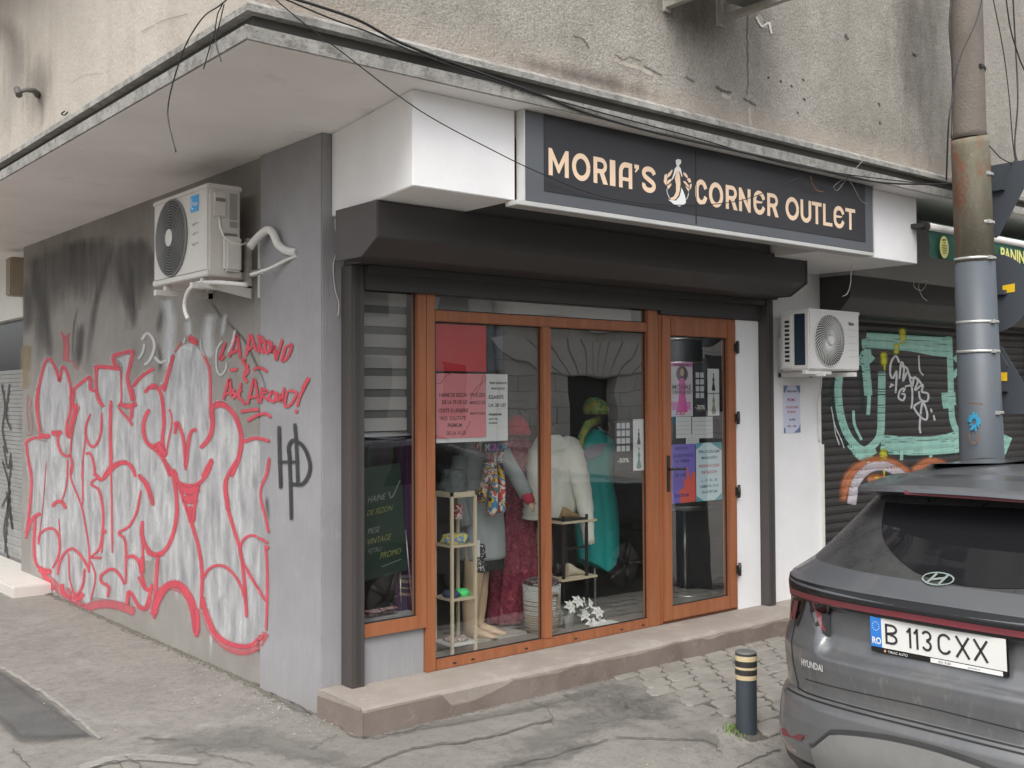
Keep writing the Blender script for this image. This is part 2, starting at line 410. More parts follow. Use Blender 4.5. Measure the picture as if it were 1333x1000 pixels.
# dark asphalt patch at the left
def soft_patch(mb, pts, fn, grow=6.):
    c = sum((Vector((p[0], p[1])) for p in pts), Vector((0, 0)))/len(pts)
    n = len(pts); P = [Vector((p[0], p[1])) for p in pts]
    vs = [fn(c.x, c.y)]; al = [1.]
    for p in P:
        d = (p-c); L = d.length; q = c+d*(max(L-grow, L*.3)/L); vs.append(fn(q.x, q.y)); al.append(1.)
    for p in P: vs.append(fn(p.x, p.y)); al.append(0.)
    fs = [(0, 1+i, 1+(i+1) % n) for i in range(n)]+[(1+i, 1+n+i, 1+n+(i+1) % n, 1+(i+1) % n) for i in range(n)]
    mb.add(vs, fs, al)
mb = MB(); soft_patch(mb, [(-60, 830), (-2, 868), (18, 878), (45, 892), (80, 920), (128, 962), (95, 966), (45, 972), (26, 972), (10, 960), (-5, 948), (-60, 900)], lambda x, y: ong(x, y, .004), 20)
tag(mb.build('road_patch', DASPH), kind='structure')
# dark stains and cracks; strips at wall and step foot add painted contact shade
STAIN_SHADE = paint('pavement_stain_contact_shade', (.16, .155, .14), (.21, .2, .18), .85, .75, 5, lo=.25, hi=1.1, streak=False, nz=2.2, nsc=9)
CRACK = paint('pavement_crack', (.07, .065, .058), (.11, .105, .095), .95, .75, 12, lo=.3, hi=1.0, streak=False, nz=2., nsc=26)
PALE = paint('pale_cement_edge', (.36, .345, .315), (.27, .26, .24), .9, .8, 6, lo=.3, hi=1.1, streak=False, nz=1.8, nsc=14)
mb = MB(); k = [0]
def gfn(x, y):
    return ong(x, y, .006)
for pts, wd in [([(150, 975), (240, 968), (330, 962), (420, 985), (520, 1010)], 26), ([(640, 985), (720, 960), (800, 930), (870, 915)], 30), ([(610, 1000), (720, 985), (780, 960)], 16),
                ([(700, 925), (790, 905), (850, 920), (900, 945)], 34), ([(880, 955), (925, 960), (935, 978)], 14), ([(60, 770), (160, 800), (250, 835), (330, 880)], 9), ([(340, 895), (380, 918), (412, 934)], 9),
                ([(475, 962), (560, 945), (700, 918), (830, 885)], 8)]:
    ribbon(mb, pts, wd*1.7, gfn, .9, 10, ends=.3)
tag(mb.build('pavement_stains_contact_shade', STAIN_SHADE), kind='structure')
mb = MB()
def wig(pts, a):
    P = cat_rom([(p[0], p[1], 0) for p in pts], 8); return [(p.x+random.uniform(-a, a), p.y+random.uniform(-a, a)*.6) for p in P]
def gfn2(x, y): return ong(x, y, .009)
for pts, wd in [([(470, 1000), (530, 975), (620, 962), (720, 935)], 5), ([(690, 912), (715, 925), (720, 945)], 2), ([(960, 1000), (990, 985), (1015, 975)], 5), ([(650, 1000), (740, 978), (790, 962)], 4),
                ([(800, 960), (870, 962), (920, 965), (940, 980)], 3.5), ([(15, 975), (28, 988), (45, 1005)], 4), ([(120, 1000), (150, 990), (170, 1010)], 3), ([(160, 983), (180, 995), (185, 1008)], 3), ([(180, 960), (230, 962)], 4),
                ([(250, 975), (290, 985), (330, 995)], 3), ([(55, 768), (100, 782), (160, 805), (230, 835), (300, 868), (342, 893)], 4), ([(345, 896), (380, 914), (408, 930)], 3.5), ([(424, 932), (470, 960), (560, 944)], 3), ([(440, 955), (420, 965), (405, 975)], 2), ([(925, 930), (945, 925), (965, 935)], 3), ([(985, 950), (1000, 945), (1012, 955)], 6)]:
    ribbon(mb, wig(pts, 2.4), wd*.6, gfn2, .6, 2)
tag(mb.build('pavement_cracks', CRACK), kind='structure')
mb = MB()
for pts, wd in [([(0, 868), (30, 885), (60, 905), (100, 935), (130, 962)], 7), ([(100, 1000), (170, 985), (260, 992)], 12)]:
    ribbon(mb, wig(pts, 1.5), wd, lambda x, y: ong(x, y, .0075), .5, 2)
tag(mb.build('pavement_edging', PALE), kind='structure')
# interlocking pavers by the step
PAV = simple('concrete_paver', (.27, .255, .228), .88, 0, .22, 5, bump=.006, bscale=120, dirt=.6)
JOINT = simple('paver_joint_dirt', (.12, .11, .09), .95, bump=.02, bscale=60)
edge = [(822, 884), (862, 900), (915, 922), (962, 935), (1015, 965)]
E3 = [ong(*p) for p in edge]
def left_of_edge(x, y):     # True on the paved side
    for a, b in zip(E3, E3[1:]):
        if min(a.y, b.y) <= y <= max(a.y, b.y): return x > a.x+(b.x-a.x)*(y-a.y)/(b.y-a.y)
    return x > (E3[0].x if y > E3[0].y else E3[-1].x+.1)
mb = MB(); jb = MB()
PW, PL = .125, .205
for iy in range(0, 17):
    for ix in range(-4, 30):
        cx = 4.0+ix*PL+(iy % 2)*PL/2; cy = 4.50-iy*PW
        if not left_of_edge(cx+.03, cy) or cy < 2.3 or cx > 9: continue
        g = .0035; a, b = PL/2-g, PW/2-g; cc = .028
        pl = [(-a, -b+cc), (-a+cc*.9, -b-.0), (-a*.35, -b), (a*.35, -b), (a-cc*.9, -b), (a, -b+cc), (a-cc*.6, 0), (a, b-cc), (a-cc*.9, b), (a*.35, b), (-a*.35, b), (-a+cc*.9, b), (-a, b-cc), (-a+cc*.6, 0)]
        pl = [(px_+(.014 if py_ > 0 else -.014), py_) for px_, py_ in pl]
        h = .012+random.uniform(-.003, .003); tx, ty = random.uniform(-.02, .02), random.uniform(-.02, .02); rz = random.uniform(-.03, .03)
        o = []
        for s_, zz in ((1, 0.0), (1, h-.004), (.95, h)):
            for u, v in pl:
                u2, v2 = (u*math.cos(rz)-v*math.sin(rz))*s_, (u*math.sin(rz)+v*math.cos(rz))*s_
                X, Y = cx+u2, cy+v2; o.append((X, Y, gz(X, Y)+zz+u2*tx+v2*ty))
        n = len(pl)
        mb.add(o, [(j*n+i, j*n+(i+1) % n, (j+1)*n+(i+1) % n, (j+1)*n+i) for j in range(2) for i in range(n)]+[tuple(2*n+i for i in range(n))])
tag(mb.build('paving', PAV), kind='structure')
gx = [3.7+i*.2 for i in range(28)]
for i in range(27):
    for j in range(10):
        x0, x1, y1, y0 = gx[i], gx[i+1], 4.56-j*.2, 4.56-(j+1)*.2
        if left_of_edge(x0-.02, (y0+y1)/2): jb.add([(x0, y0, gz(x0, y0)+.0035), (x1, y0, gz(x1, y0)+.0035), (x1, y1, gz(x1, y1)+.0035), (x0, y1, gz(x0, y1)+.0035)], [(0, 1, 2, 3)])
tag(jb.build('paving_bed', JOINT), kind='structure')
# pale specks of litter near the corner
mb = MB()
spots = []
for _ in range(170):
    t = random.random(); px_ = 250+t*175+random.gauss(0, 14); py_ = 850+t*88+abs(random.gauss(0, 14)); spots.append((px_, py_))
for _ in range(28): spots.append((random.uniform(40, 1000), random.uniform(880, 998)))
for _ in range(22): spots.append((random.uniform(150, 420), random.uniform(840, 960)))
for x, y in spots:
    p = ong(x, y, .004)
    if p.x > 2.83 and p.y > 4.5: continue
    if p.x > 2.79 and p.y > 4.9: continue
    r = random.uniform(.0022, .0058); a = random.uniform(0, 6.28)
    n = 5; mb.add([(p.x+math.cos(a+i*1.257)*r*random.uniform(.6, 1.3), p.y+math.sin(a+i*1.257)*r*random.uniform(.6, 1.3), p.z+.001+random.uniform(0, .002)) for i in range(n)]+[(p.x, p.y, p.z+.004)], [(i, (i+1) % n, n) for i in range(n)])
tag(mb.build('litter', simple('pale_litter', (.52, .49, .43), .8, 0, .3, 60)), 'pale crumbs and petals scattered on the pavement by the corner', 'litter', kind='stuff')
# tuft of grass at the bollard
mb = MB(); g0 = ong(962, 952)
for _ in range(160):
    x, y = g0.x+random.gauss(0, .035), g0.y+random.gauss(0, .03); z = gz(x, y); h = random.uniform(.012, .03); a = random.uniform(0, 6.28); dx, dy = math.cos(a)*.004, math.sin(a)*.004
    mb.add([(x-dx, y-dy, z), (x+dx, y+dy, z), (x+random.gauss(0, .012), y+random.gauss(0, .012), z+h)], [(0, 1, 2)])
tag(mb.build('grass', simple('fresh_grass', (.16, .26, .05), .7, 0, .3, 40)), 'small tuft of bright green grass at the foot of the bollard', 'grass', kind='stuff')

# ================================================================== the corner building
B = thing('corner_building', (2.85, 5.04, 0), 'weathered corner building with a boutique at street level under a concrete canopy', 'building')
XS = 2.868            # side wall plane
XP = 2.84             # pillar side face
YP = 4.965            # pillar front
FAR = 10.45
def cbox(n, m, *a, parent=B, bevel=0.): return MB().box(*a).build(n, m, parent, bevel)
MB().box(XS, 3.04, 5.66, FAR, -.3, 3.052).build('side_wall', SIDE, B)
MB().box(XP, 3.035, YP, 5.665, -.3, 3.055).build('pillar', PILL, B, .006)
# upper walls (front at y 3.93, side at x 1.95)
UX, UY = 1.95, 3.94
mb = MB(); mb.box(UX, 24, UY, UY+.3, 3.215, 9); mb.build('upper_front_wall', UPPER, B)
mb = MB(); mb.box(UX-.004, UX+.3, UY+.301, 24, 3.215, 9); mb.box(UX-.004, UX+.002, UY-.001, UY+.3, 3.215, 9); mb.build('upper_side_wall', USIDE, B)
# canopy ledges: profile run round the corner
CX, CY = 1.872, 3.855
def lpath(mb, prof):
    """prof: [(out, z)] closed; out = distance beyond the canopy edge (negative = inwards)"""
    n = len(prof); vs = []
    for st in range(3):
        for o, z in prof:
            if st == 0: vs.append((26, CY-o, z))
            elif st == 1: vs.append((CX-o, CY-o, z))
            else: vs.append((CX-o, 26, z))
    fs = [(s_*n+i, s_*n+(i+1) % n, (s_+1)*n+(i+1) % n, (s_+1)*n+i) for s_ in range(2) for i in range(n)]
    mb.add(vs, fs)
mb = MB(); lpath(mb, [(0, 3.056), (.004, 3.11), (-.05, 3.113), (-.5, 3.113), (-.5, 3.056)])
mb.build('lower_ledge', LEDGE, B)
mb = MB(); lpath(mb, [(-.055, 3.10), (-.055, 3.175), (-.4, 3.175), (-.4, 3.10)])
mb.build('ledge_groove', simple('dark_groove', (.075, .072, .066), .9, 0, .3, 12, dirt=.3), B)  # groove coloured much darker than the ledges above and below
mb = MB(); lpath(mb, [(-.008, 3.172), (-.008, 3.2), (-.035, 3.222), (-.45, 3.222), (-.45, 3.172)])
mb.build('upper_ledge', LEDGE, B)
# soffit slab (white painted), bottom z 3.052
mb = MB(); mb.box(CX+.012, 26, CY+.012, 7, 3.052, 3.10); mb.box(CX+.012, 3.6, 7.0, 26, 3.0521, 3.10); mb.build('soffit', SOFF, B)
# bulkhead blocks: trapezoid at the left, block at the right
mb = MB(); mb.prism([(2.757, 4.0), (3.36, 4.0), (3.36, 4.86), (2.93, 4.962), (2.90, 4.962)], 2, 2.61, 3.051)
mb.build('bulkhead', WHITE, B, .004)
mb = MB(); mb.box(5.95, 7.083, 4.0, 4.84, 2.585, 3.051); mb.build('bulkhead', WHITE, B, .004)
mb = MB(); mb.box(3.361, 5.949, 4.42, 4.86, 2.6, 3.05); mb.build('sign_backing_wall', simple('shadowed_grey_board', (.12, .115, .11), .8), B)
# roller shutter box over the shop front
mb = MB(); mb.prism([(4.385, 2.606), (4.385, 2.43), (4.52, 2.352), (4.76, 2.352), (4.76, 2.606)], 0, 2.818, 6.30)
sb = mb.build('shutter_box', BROWN, B, .004)
mb = MB(); mb.prism([(4.379, 2.607), (4.379, 2.426), (4.516, 2.346), (4.765, 2.346), (4.765, 2.607)], 0, 2.806, 2.82); mb.build('end_cap', BROWN2, sb, .002)
mb = MB(); mb.prism([(4.379, 2.607), (4.379, 2.426), (4.516, 2.346), (4.765, 2.346), (4.765, 2.607)], 0, 6.298, 6.312); mb.build('end_cap', BROWN2, sb, .002)
# dark lintel panel behind the box and guide rails
mb = MB(); mb.box(2.96, 6.49, 4.761, 4.94, 2.353, 2.605); mb.build('lintel_panel', BROWN, B)
mb = MB()
for z in [2.30, 2.255, 2.21]: pass
mb.box(5.33, 6.40, 4.845, 4.9, 2.2, 2.35); mb.box(3.036, 5.329, 4.835, 4.8665, 2.225, 2.35); mb.box(3.04, 6.40, 4.80, 4.835, 2.31, 2.352); mb.build('shutter_curtain_end', BROWN, B, .003)
def rail(x0, x1, y0, y1, z1):
    o = MB().box(x0, x1, y0, y1, .14, z1).build('guide_rail', BROWN2, B, .003)
    MB().box((x0+x1)/2-.012, (x0+x1)/2+.012, y0-.003, y0+.002, .16, z1).build('groove', BROWN, o)
    return o
rail(2.957, 3.035, 4.855, 4.964, 2.35); rail(6.40, 6.475, 4.79, 4.90, 2.35)
# wall under the left window, white door-side panel, white pillar
MB().box(3.036, 3.439, 4.892, 5.04, .1, .39).build('low_wall', PILL, B, .003)
MB().box(6.139, 6.399, 4.865, 5.0, .1, 2.2).build('white_panel', WHITE, B, .004)
mb = MB(); mb.prism([(6.476, .1), (7.165, .1), (7.165, 2.6), (6.476, 2.6)], 1, 4.86, 5.1); mb.build('white_pillar', WHITE, B, .004)
# step in front of the shop, irregular front
def step_mesh():
    mb = MB(); n = 60; vs = []
    for i in range(n+1):
        x = 2.818+i/n*(7.6-2.818)
        w1 = .012*mnoise.noise(Vector((x*2.3, 0, 0)))+.006*mnoise.noise(Vector((x*9, 3, 0)))
        if i == 0: w1 = 0
        dip = .012*mnoise.noise(Vector((x*3, 5, 0)))
        vs += [(x, 4.52+w1*1.4, -.25), (x, 4.53+w1, .118+dip*.3), (x, 4.545+w1, .137+dip*.3), (x, 4.62, .14+dip*.2), (x, 5.2 if x > 2.97 else 4.963, .142)]
    mb.add(vs, [(5*i+k, 5*i+5+k, 5*i+6+k, 5*i+1+k) for i in range(n) for k in range(4)])
    mb.add([(2.818, 4.52, -.25), (2.818, 4.545, .137), (2.818, 4.62, .14), (2.818, 4.97, .14), (2.818, 4.97, -.25)], [(0, 1, 2, 3, 4)])
    return mb
step_mesh().build('step', STEP, B)
mb = MB(); n = 80; vs = []
for i in range(n+1):
    x = 2.812+i/n*(7.6-2.812); zt = .108+.02*mnoise.noise(Vector((x*1.3, 1, 0)))+.02*mnoise.noise(Vector((x*6, 2, 0)))
    if x < 3.35: zt = .118
    elif x < 3.75: zt = .055+.2*max(0, x-3.5)
    w1 = .012*mnoise.noise(Vector((x*2.3, 0, 0)))+.006*mnoise.noise(Vector((x*9, 3, 0)))
    vs += [(x, 4.506+w1*1.3, -.25), (x, 4.516+w1, zt), (x, 4.535+w1, zt+.006)]
mb.add(vs, [(3*i+k, 3*i+3+k, 3*i+4+k, 3*i+1+k) for i in range(n) for k in range(2)])
mb.add([(2.812, 4.505, -.25), (2.812, 4.515, .118), (2.812, 4.535, .124), (2.812, 4.96, .112), (2.812, 4.96, -.25)], [(0, 1, 2, 3, 4)])
mb.build('step_mortar', STEPD, B)
# ---- frames
YF = 4.868
def frame(name, x0, x1, z0, z1, t, parts=None, yb=.06, y=YF, parent=B):
    """t = (left, right, bottom, top) widths"""
    l, r, b, tp = t; mb = MB()
    mb.box(x0, x0+l, y, y+yb, z0, z1); mb.box(x1-r, x1, y, y+yb, z0, z1)
    mb.box(x0+l, x1-r, y+.001, y+yb-.001, z0, z0+b); mb.box(x0+l, x1-r, y+.001, y+yb-.001, z1-tp, z1)
    return mb
def pane(parent, x0, x1, z0, z1, y=YF+.03, mat=None):
    g = MB(); g.box(x0-.004, x1+.004, y+.004, y+.012, z0-.004, z1+.004)
    # the pane is one sheet; gasket strip round it
    p_ = MB(); e = .007
    for a in ((x0, x0+e, z0, z1), (x1-e, x1, z0, z1), (x0+e, x1-e, z0, z0+e), (x0+e, x1-e, z1-e, z1)): p_.box(a[0], a[1], y-.004, y+.003, a[2], a[3])
    p_.build('gasket', RUBBER, parent)
    q = MB(); q.add([(x0, y, z0), (x1, y, z0), (x1, y, z1), (x0, y, z1)], [(0, 1, 2, 3)])
    return q.build('pane', mat or GLASS, parent)
ZT = 2.345
mb = frame('w', 3.036, 3.440, .39, ZT, (.0001, .055, .066, .03)); wl = mb.build('side_window', WOOD, B, .004)
pane(wl, 3.036, 3.385, .456, ZT-.03)
mb = MB(); mb.box(3.4405, 3.505, YF, YF+.06, .14, ZT); mb.box(5.222, 5.328, YF, YF+.06, .14, ZT)      # stiles
mb.box(4.302, 4.37, YF+.0005, YF+.0595, .198, 2.078); mb.box(3.505, 5.222, YF+.001, YF+.059, .14, .198); mb.box(3.505, 5.222, YF+.001, YF+.059, 2.078, 2.14); mb.box(3.505, 5.222, YF+.001, YF+.059, 2.33, ZT)
wm = mb.build('shop_window', WOOD, B, .005)
pane(wm, 3.505, 4.302, .198, 2.078); pane(wm, 4.37, 5.222, .198, 2.078); pane(wm, 3.505, 5.222, 2.14, 2.33)
mb = MB()
for x in (3.62, 3.75, 4.15, 4.55, 4.95, 5.15): mb.box(x, x+.022, YF-.002, YF, .162, .17)
mb.build('drain_slot', RUBBER, wm)
# door
mb = frame('d', 5.3285, 6.137, .145, 2.2, (.03, .03, .012, .03)); mb.build('door_frame', WOOD, B, .004)
mb = frame('d', 5.352, 6.118, .16, 2.178, (.085, .085, .09, .115), y=YF-.014, yb=.06); dr = mb.build('door', WOOD, B, .005)
pane(dr, 5.437, 6.033, .25, 2.063, y=YF+.012)
BLK = simple('black_hardware', (.03, .028, .027), .4)
for z in (2.0, 1.5, .98, .43):
    mb = MB(); mb.tube([(6.122, YF-.03, z-.045), (6.122, YF-.03, z+.045)], .011, 10); mb.box(6.10, 6.15, YF-.024, YF-.012, z-.028, z+.028); mb.build('hinge', BLK, dr)
mb = MB(); mb.box(5.385, 5.413, YF-.022, YF-.012, 1.02, 1.26, .003); mb.tube([(5.399, YF-.02, 1.17), (5.399, YF-.06, 1.17)], .009, 10); mb.tube([(5.392, YF-.06, 1.172), (5.45, YF-.063, 1.17), (5.52, YF-.058, 1.165)], .009, 10); mb.build('handle', BLK, dr)

# ---- interior shell
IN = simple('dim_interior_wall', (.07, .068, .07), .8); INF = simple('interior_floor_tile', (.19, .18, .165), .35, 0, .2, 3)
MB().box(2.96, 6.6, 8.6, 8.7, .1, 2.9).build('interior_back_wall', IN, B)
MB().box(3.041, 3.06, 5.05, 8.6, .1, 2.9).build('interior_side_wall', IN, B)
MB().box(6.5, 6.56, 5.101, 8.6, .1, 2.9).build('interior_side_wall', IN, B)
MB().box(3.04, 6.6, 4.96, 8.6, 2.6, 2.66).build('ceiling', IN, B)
MB().box(3.04, 6.5, 4.93, 8.6, .05, .155).build('interior_floor', INF, B)
# ---- joint and cracks on the upper front wall
CR = paint('plaster_crack', (.11, .10, .085), (.16, .145, .13), .95, .7, 12, lo=.3, hi=1., nz=1.2, nsc=40)
PLW = paint('bare_plaster_patch', (.5, .46, .39), (.38, .34, .29), .9, .9, 9, lo=.2, hi=.8)
SOOT = paint('soot_mark', (.07, .065, .06), (.13, .12, .11), .95, .4, 4, lo=.15, hi=1.4, nz=1.6, nsc=8)
uf = lambda x, y: on(x, y, 1, UY-.003)
uf2 = lambda x, y: on(x, y, 1, UY-.0015)
mb = MB()
for pts, wd in [([(973, -60), (973, 40), (973.5, 90), (973, 125)], 2.2), ([(745, 45), (760, 52), (768, 63)], 3), ([(800, 70), (812, 78), (820, 74), (835, 80)], 2), ([(838, 85), (850, 92), (862, 98)], 3), ([(892, 100), (905, 107)], 3), ([(932, 112), (940, 118), (952, 120)], 5), ([(1100, 45), (1104, 52)], 5), ([(1188, 70), (1194, 74)], 5),
                ([(968, 128), (985, 138)], 4), ([(1000, 100), (1001, 102)], 3), ([(1016, 105), (1017, 107)], 3), ([(1045, 103), (1046, 105)], 3), ([(1030, 111), (1031, 113)], 3), ([(1046, 128), (1048, 130)], 3), ([(1144, 134), (1145, 138)], 3), ([(1145, 158), (1146, 162)], 3), ([(1036, 145), (1040, 148)], 2)]:
    ribbon(mb, wig(pts, .8), wd, uf, .4, 2)
mb.build('plaster_cracks', CR, B)
mb = MB()
for pts, wd in [([(800, 78), (815, 84), (835, 90), (850, 98)], 7), ([(940, 122), (950, 130)], 8), ([(975, 140), (978, 165)], 7), ([(985, 20), (995, 33), (1004, 30)], 12), ([(520, 60), (640, 92), (760, 118), (840, 132)], 8)]:
    ribbon(mb, wig(pts, 1), wd, uf2, .5, 3)
mb.build('plaster_patch', PLW, B)
mb = MB()
for pts, wd in [([(850, -60), (890, 10), (950, 70)], 90), ([(1182, -80), (1186, 20), (1194, 110), (1205, 240)], 80), ([(640, 70), (760, 100), (880, 130)], 30)]:
    ribbon(mb, pts, wd, lambda x, y: on(x, y, 1, UY-.0008), .95, 8, ends=.35)
mb.build('soot_stain', SOOT, B)
us = lambda x, y: on(x, y, 0, UX-.007)
mb = MB()
for pts, wd in [([(50, 60), (52, 110), (45, 170)], 34), ([(-20, 20), (20, 60), (10, 190)], 30)]:
    ribbon(mb, pts, wd*1.5, us, .95, 8, ends=.4)
mb.build('soot_stain', paint('faint_soot', (.12, .11, .1), (.2, .18, .15), .95, .4, 4, lo=0.1, hi=1.3, nz=1.2, nsc=6), B)
mb = MB()
for pts, wd in [([(184, 42), (190, 38), (215, 26), (245, 18)], 1.1), ([(92, 108), (110, 98), (135, 96)], .6)]:
    ribbon(mb, wig(pts, .8), wd, lambda x, y: on(x, y, 0, UX-.009), .4, 2)
mb.build('plaster_cracks', CR, B)
# second storey slab at the far upper left
mb = MB(); mb.box(1.55, UX-.0045, 5.6, 20, 4.52, 4.62); mb.build('balcony_slab', LEDGE, B)

# ---- shop further down the side street
MB().box(2.97, 3.2, FAR, 24, 2.44, 3.052).build('shop_fascia', WHITEP, B)
MB().box(3.05, 3.2, FAR, 24, 1.93, 2.44).build('dark_transom', simple('dark_transom_glass', (.03, .035, .035), .08), B)
mb = MB()
for i in range(46): mb.box(3.03-.006*(i % 2), 3.2, FAR, 24, .06+i*.041, .06+i*.041+.0385)
mb.build('side_shutter', simple('grey_shutter_slats', (.36, .36, .345), .5, .3, .15, 6, dirt=.4), B, )
mb = MB(); mb.box(2.56, 3.0, 9.56, 24, -.1, .09, .01); mb.build('doorstep', simple('white_marble_step', (.6, .57, .53), .5, 0, .1, 5), B)
tb = MB()
SL = lambda x, y: on(x, y, 0, 3.018)
for pts in ([(2, 500), (6, 530), (3, 560), (9, 590)], [(12, 500), (8, 540), (14, 560)], [(3, 600), (12, 640), (5, 690), (11, 730)], [(15, 600), (11, 640), (16, 690), (8, 640)], [(4, 580), (10, 610), (14, 590)], [(2, 660), (10, 650), (6, 720)]):
    ribbon(tb, pts, 2.0, SL, .4, 6)
tb.build('scrawl_marking', paint('black_marker_paint', (.03, .03, .03), (.05, .05, .05), .6, .9, 9), B)
mb = MB(); p0 = on(10, 345, 0, 2.84); mb.box(2.80, 2.966, 10.62, 10.78, 2.62, 2.98, .012); mb.build('meter_box', simple('tan_meter_box', (.33, .27, .2), .6, dirt=.3), B)
# ================================================================== graffiti on the side wall
RED = paint('red_spray_paint', (.66, .085, .115), (.46, .06, .085), .75, .95, 8, lo=.1, hi=.75, nz=.8, nsc=25)
REDF = paint('faded_red_spray', (.58, .13, .15), (.44, .1, .12), .65, .85, 8, lo=.2, hi=.8)
SILV = paint('silver_spray_paint', (.57, .57, .575), (.27, .27, .28), .45, 1., 7, .2, lo=.15, hi=.6)
SILV2 = paint('bright_silver_streaks', (.88, .90, .89), (.72, .73, .72), .45, .55, 9, .1, lo=.1, hi=1.2, nz=1.2, nsc=14)
DKP = paint('dark_grey_overpaint', (.085, .08, .078), (.13, .125, .12), .8, .6, 4, lo=.0, hi=1.3, nz=1.1, nsc=5)
BLP = paint('black_spray_paint', (.02, .02, .02), (.05, .05, .05), .6, .92, 9, lo=.15, hi=.7)
WHP = paint('white_spray_paint', (.70, .72, .73), (.5, .52, .53), .6, .7, 9, lo=.1, hi=.9)
OCH = paint('ochre_stain', (.42, .32, .17), (.36, .28, .18), .85, .5, 5, lo=0., hi=1.2)
def crop(ox, oy, s): return lambda p: (ox+p[0]/s, oy+p[1]/s)
C1, C2, C3, C4, C5, C7 = crop(20, 430, 5.26), crop(180, 430, 5.26), crop(20, 600, 5.), crop(180, 600, 3.844), crop(270, 420, 6.667), crop(20, 320, 4.76)
CZ = crop(0, 320, 2.942)
def side_at(h, flat=False):
    def f(x, y):
        p = on(x, y, 0, XP-h)
        return on(x, y, 0, XS-h) if flat or p.y > 5.665 else p
    return f
GR = B
hh = [.0012]
def layer(name, mat, strokes, kind='ribbon', soft=.4, n=5, taper=False, step=.000012, ends=0.):
    mb = MB()
    for cr, pts, wd in strokes:
        hh[0] += step
        P = [cr(p) for p in pts]
        if kind == 'ribbon': ribbon(mb, P, wd, side_at(hh[0]), soft, n, taper, True, ends)
        else: soft_patch_poly(mb, P, side_at(hh[0], True))
    return mb.build(name, mat, GR)
def soft_patch_poly(mb, P, fn):
    P2 = [(p.x, p.y) for p in cat_rom([(p[0], p[1], 0) for p in P+[P[0]]], 3)][:-1]
    mb.poly([fn(x, y) for x, y in P2])
    i0 = len(mb.a)
# dark over-painting and stains
layer('overpaint_stain', DKP, [
    (C7, [(610, -10), (560, 120), (525, 260), (490, 400), (470, 560), (440, 780)], 11), (C7, [(610, 10), (640, 120), (680, 260), (705, 380), (715, 525)], 19), (C7, [(700, 60), (720, 200), (735, 400), (740, 530)], 12),
    (C7, [(175, 240), (185, 430), (205, 600), (215, 740)], 17), (C7, [(120, 100), (150, 300), (160, 500), (160, 740)], 22), (C7, [(390, 375), (365, 480), (355, 620), (355, 740)], 4), (C7, [(415, 470), (400, 600), (385, 770)], 15), (C7, [(410, 480), (398, 620), (390, 760)], 12),
    (C7, [(940, 300), (900, 450), (880, 560)], 14), 
    (C7, [(1200, 340), (1250, 400), (1290, 470)], 6), (CZ, [(830, 220), (880, 300), (935, 360), (975, 440), (1010, 520), (1030, 620)], 5),
    (C4, [(640, 170), (645, 230), (650, 330)], 8), (C7, [(880, 600), (900, 700), (890, 800)], 8), (C7, [(130, 40), (130, 150), (140, 430)], 34), (C7, [(250, -20), (240, 140), (250, 460)], 40), (C7, [(350, -40), (350, 60), (345, 330)], 34), (C7, [(440, -60), (430, 60), (420, 360)], 40), (C7, [(540, -80), (530, 60), (510, 360)], 34), (C7, [(700, -60), (690, 80), (690, 400)], 44), (C7, [(790, -60), (790, 80), (800, 400)], 40), (C7, [(860, 0), (850, 120), (860, 260)], 18), (C7, [(60, 200), (80, 400), (70, 560)], 18)], soft=.95, n=8, ends=.3)
layer('stain', OCH, [(C7, [(75, 620), (70, 700), (65, 780)], 16), (C1, [(75, 100), (70, 250), (70, 400)], 18)], soft=.9)
layer('pale_overspray_stain', WHP, [(C7, [(930, 330), (960, 450), (950, 620), (960, 760)], 26), (C7, [(1210, 420), (1190, 560), (1200, 700)], 24), (C7, [(1080, 560), (1070, 460)], 16), (C7, [(1300, 420), (1280, 560)], 10)], soft=.9)
layer('silver_pattern', SILV, [
    (C1, [(225, 222), (262, 250), (300, 360), (325, 272), (360, 330), (380, 450), (372, 560), (350, 640), (345, 700), (368, 760), (330, 845), (295, 790), (290, 690), (250, 690), (235, 710), (200, 705), (175, 600), (165, 450), (185, 300)], 0),
    (C1, [(80, 780), (140, 745), (215, 770), (240, 700), (290, 780), (310, 850), (372, 880), (400, 1010), (110, 1010)], 0),
    (C1, [(400, 420), (490, 340), (508, 345), (508, 400), (548, 430), (575, 500), (590, 560), (600, 525), (640, 510), (665, 480), (700, 530), (800, 650), (870, 900), (880, 1010), (390, 1010), (380, 850), (430, 540)], 0),
    (C1, [(565, 270), (715, 270), (720, 490), (650, 515), (600, 515), (570, 430)], 0),
    (C1, [(697, 195), (792, 175), (765, 330), (795, 475), (720, 480), (740, 260)], 0),
    (C1, [(805, 400), (925, 285), (947, 400), (955, 1010), (865, 1010), (810, 640), (830, 500)], 0),
    (C2, [(0, 330), (85, 290), (90, 370), (140, 400), (160, 350), (190, 420), (225, 220), (290, 120), (360, 90), (430, 150), (480, 260), (495, 450), (500, 560), (550, 500), (640, 590), (705, 720), (720, 775), (830, 750), (905, 775), (905, 1010), (-10, 1010)], 0)], 'poly')
layer('silver_pattern', SILV, [
    (C3, [(80, -10), (905, -10), (905, 600), (825, 640), (825, 700), (850, 820), (872, 860), (850, 950), (780, 950), (740, 850), (720, 920), (600, 900), (500, 890), (480, 950), (440, 900), (400, 870), (330, 820), (280, 840), (245, 850), (230, 720), (160, 690), (130, 600), (125, 380), (100, 390), (110, 330), (110, 200)], 0),
    (C4, [(-5, -5), (652, -5), (650, 100), (612, 160), (638, 300), (652, 420), (645, 850), (560, 925), (450, 915), (370, 850), (325, 740), (300, 740), (285, 760), (240, 640), (180, 600), (110, 640), (98, 600), (100, 470), (40, 470), (20, 560), (-5, 560)], 0)], 'poly')
ST = []
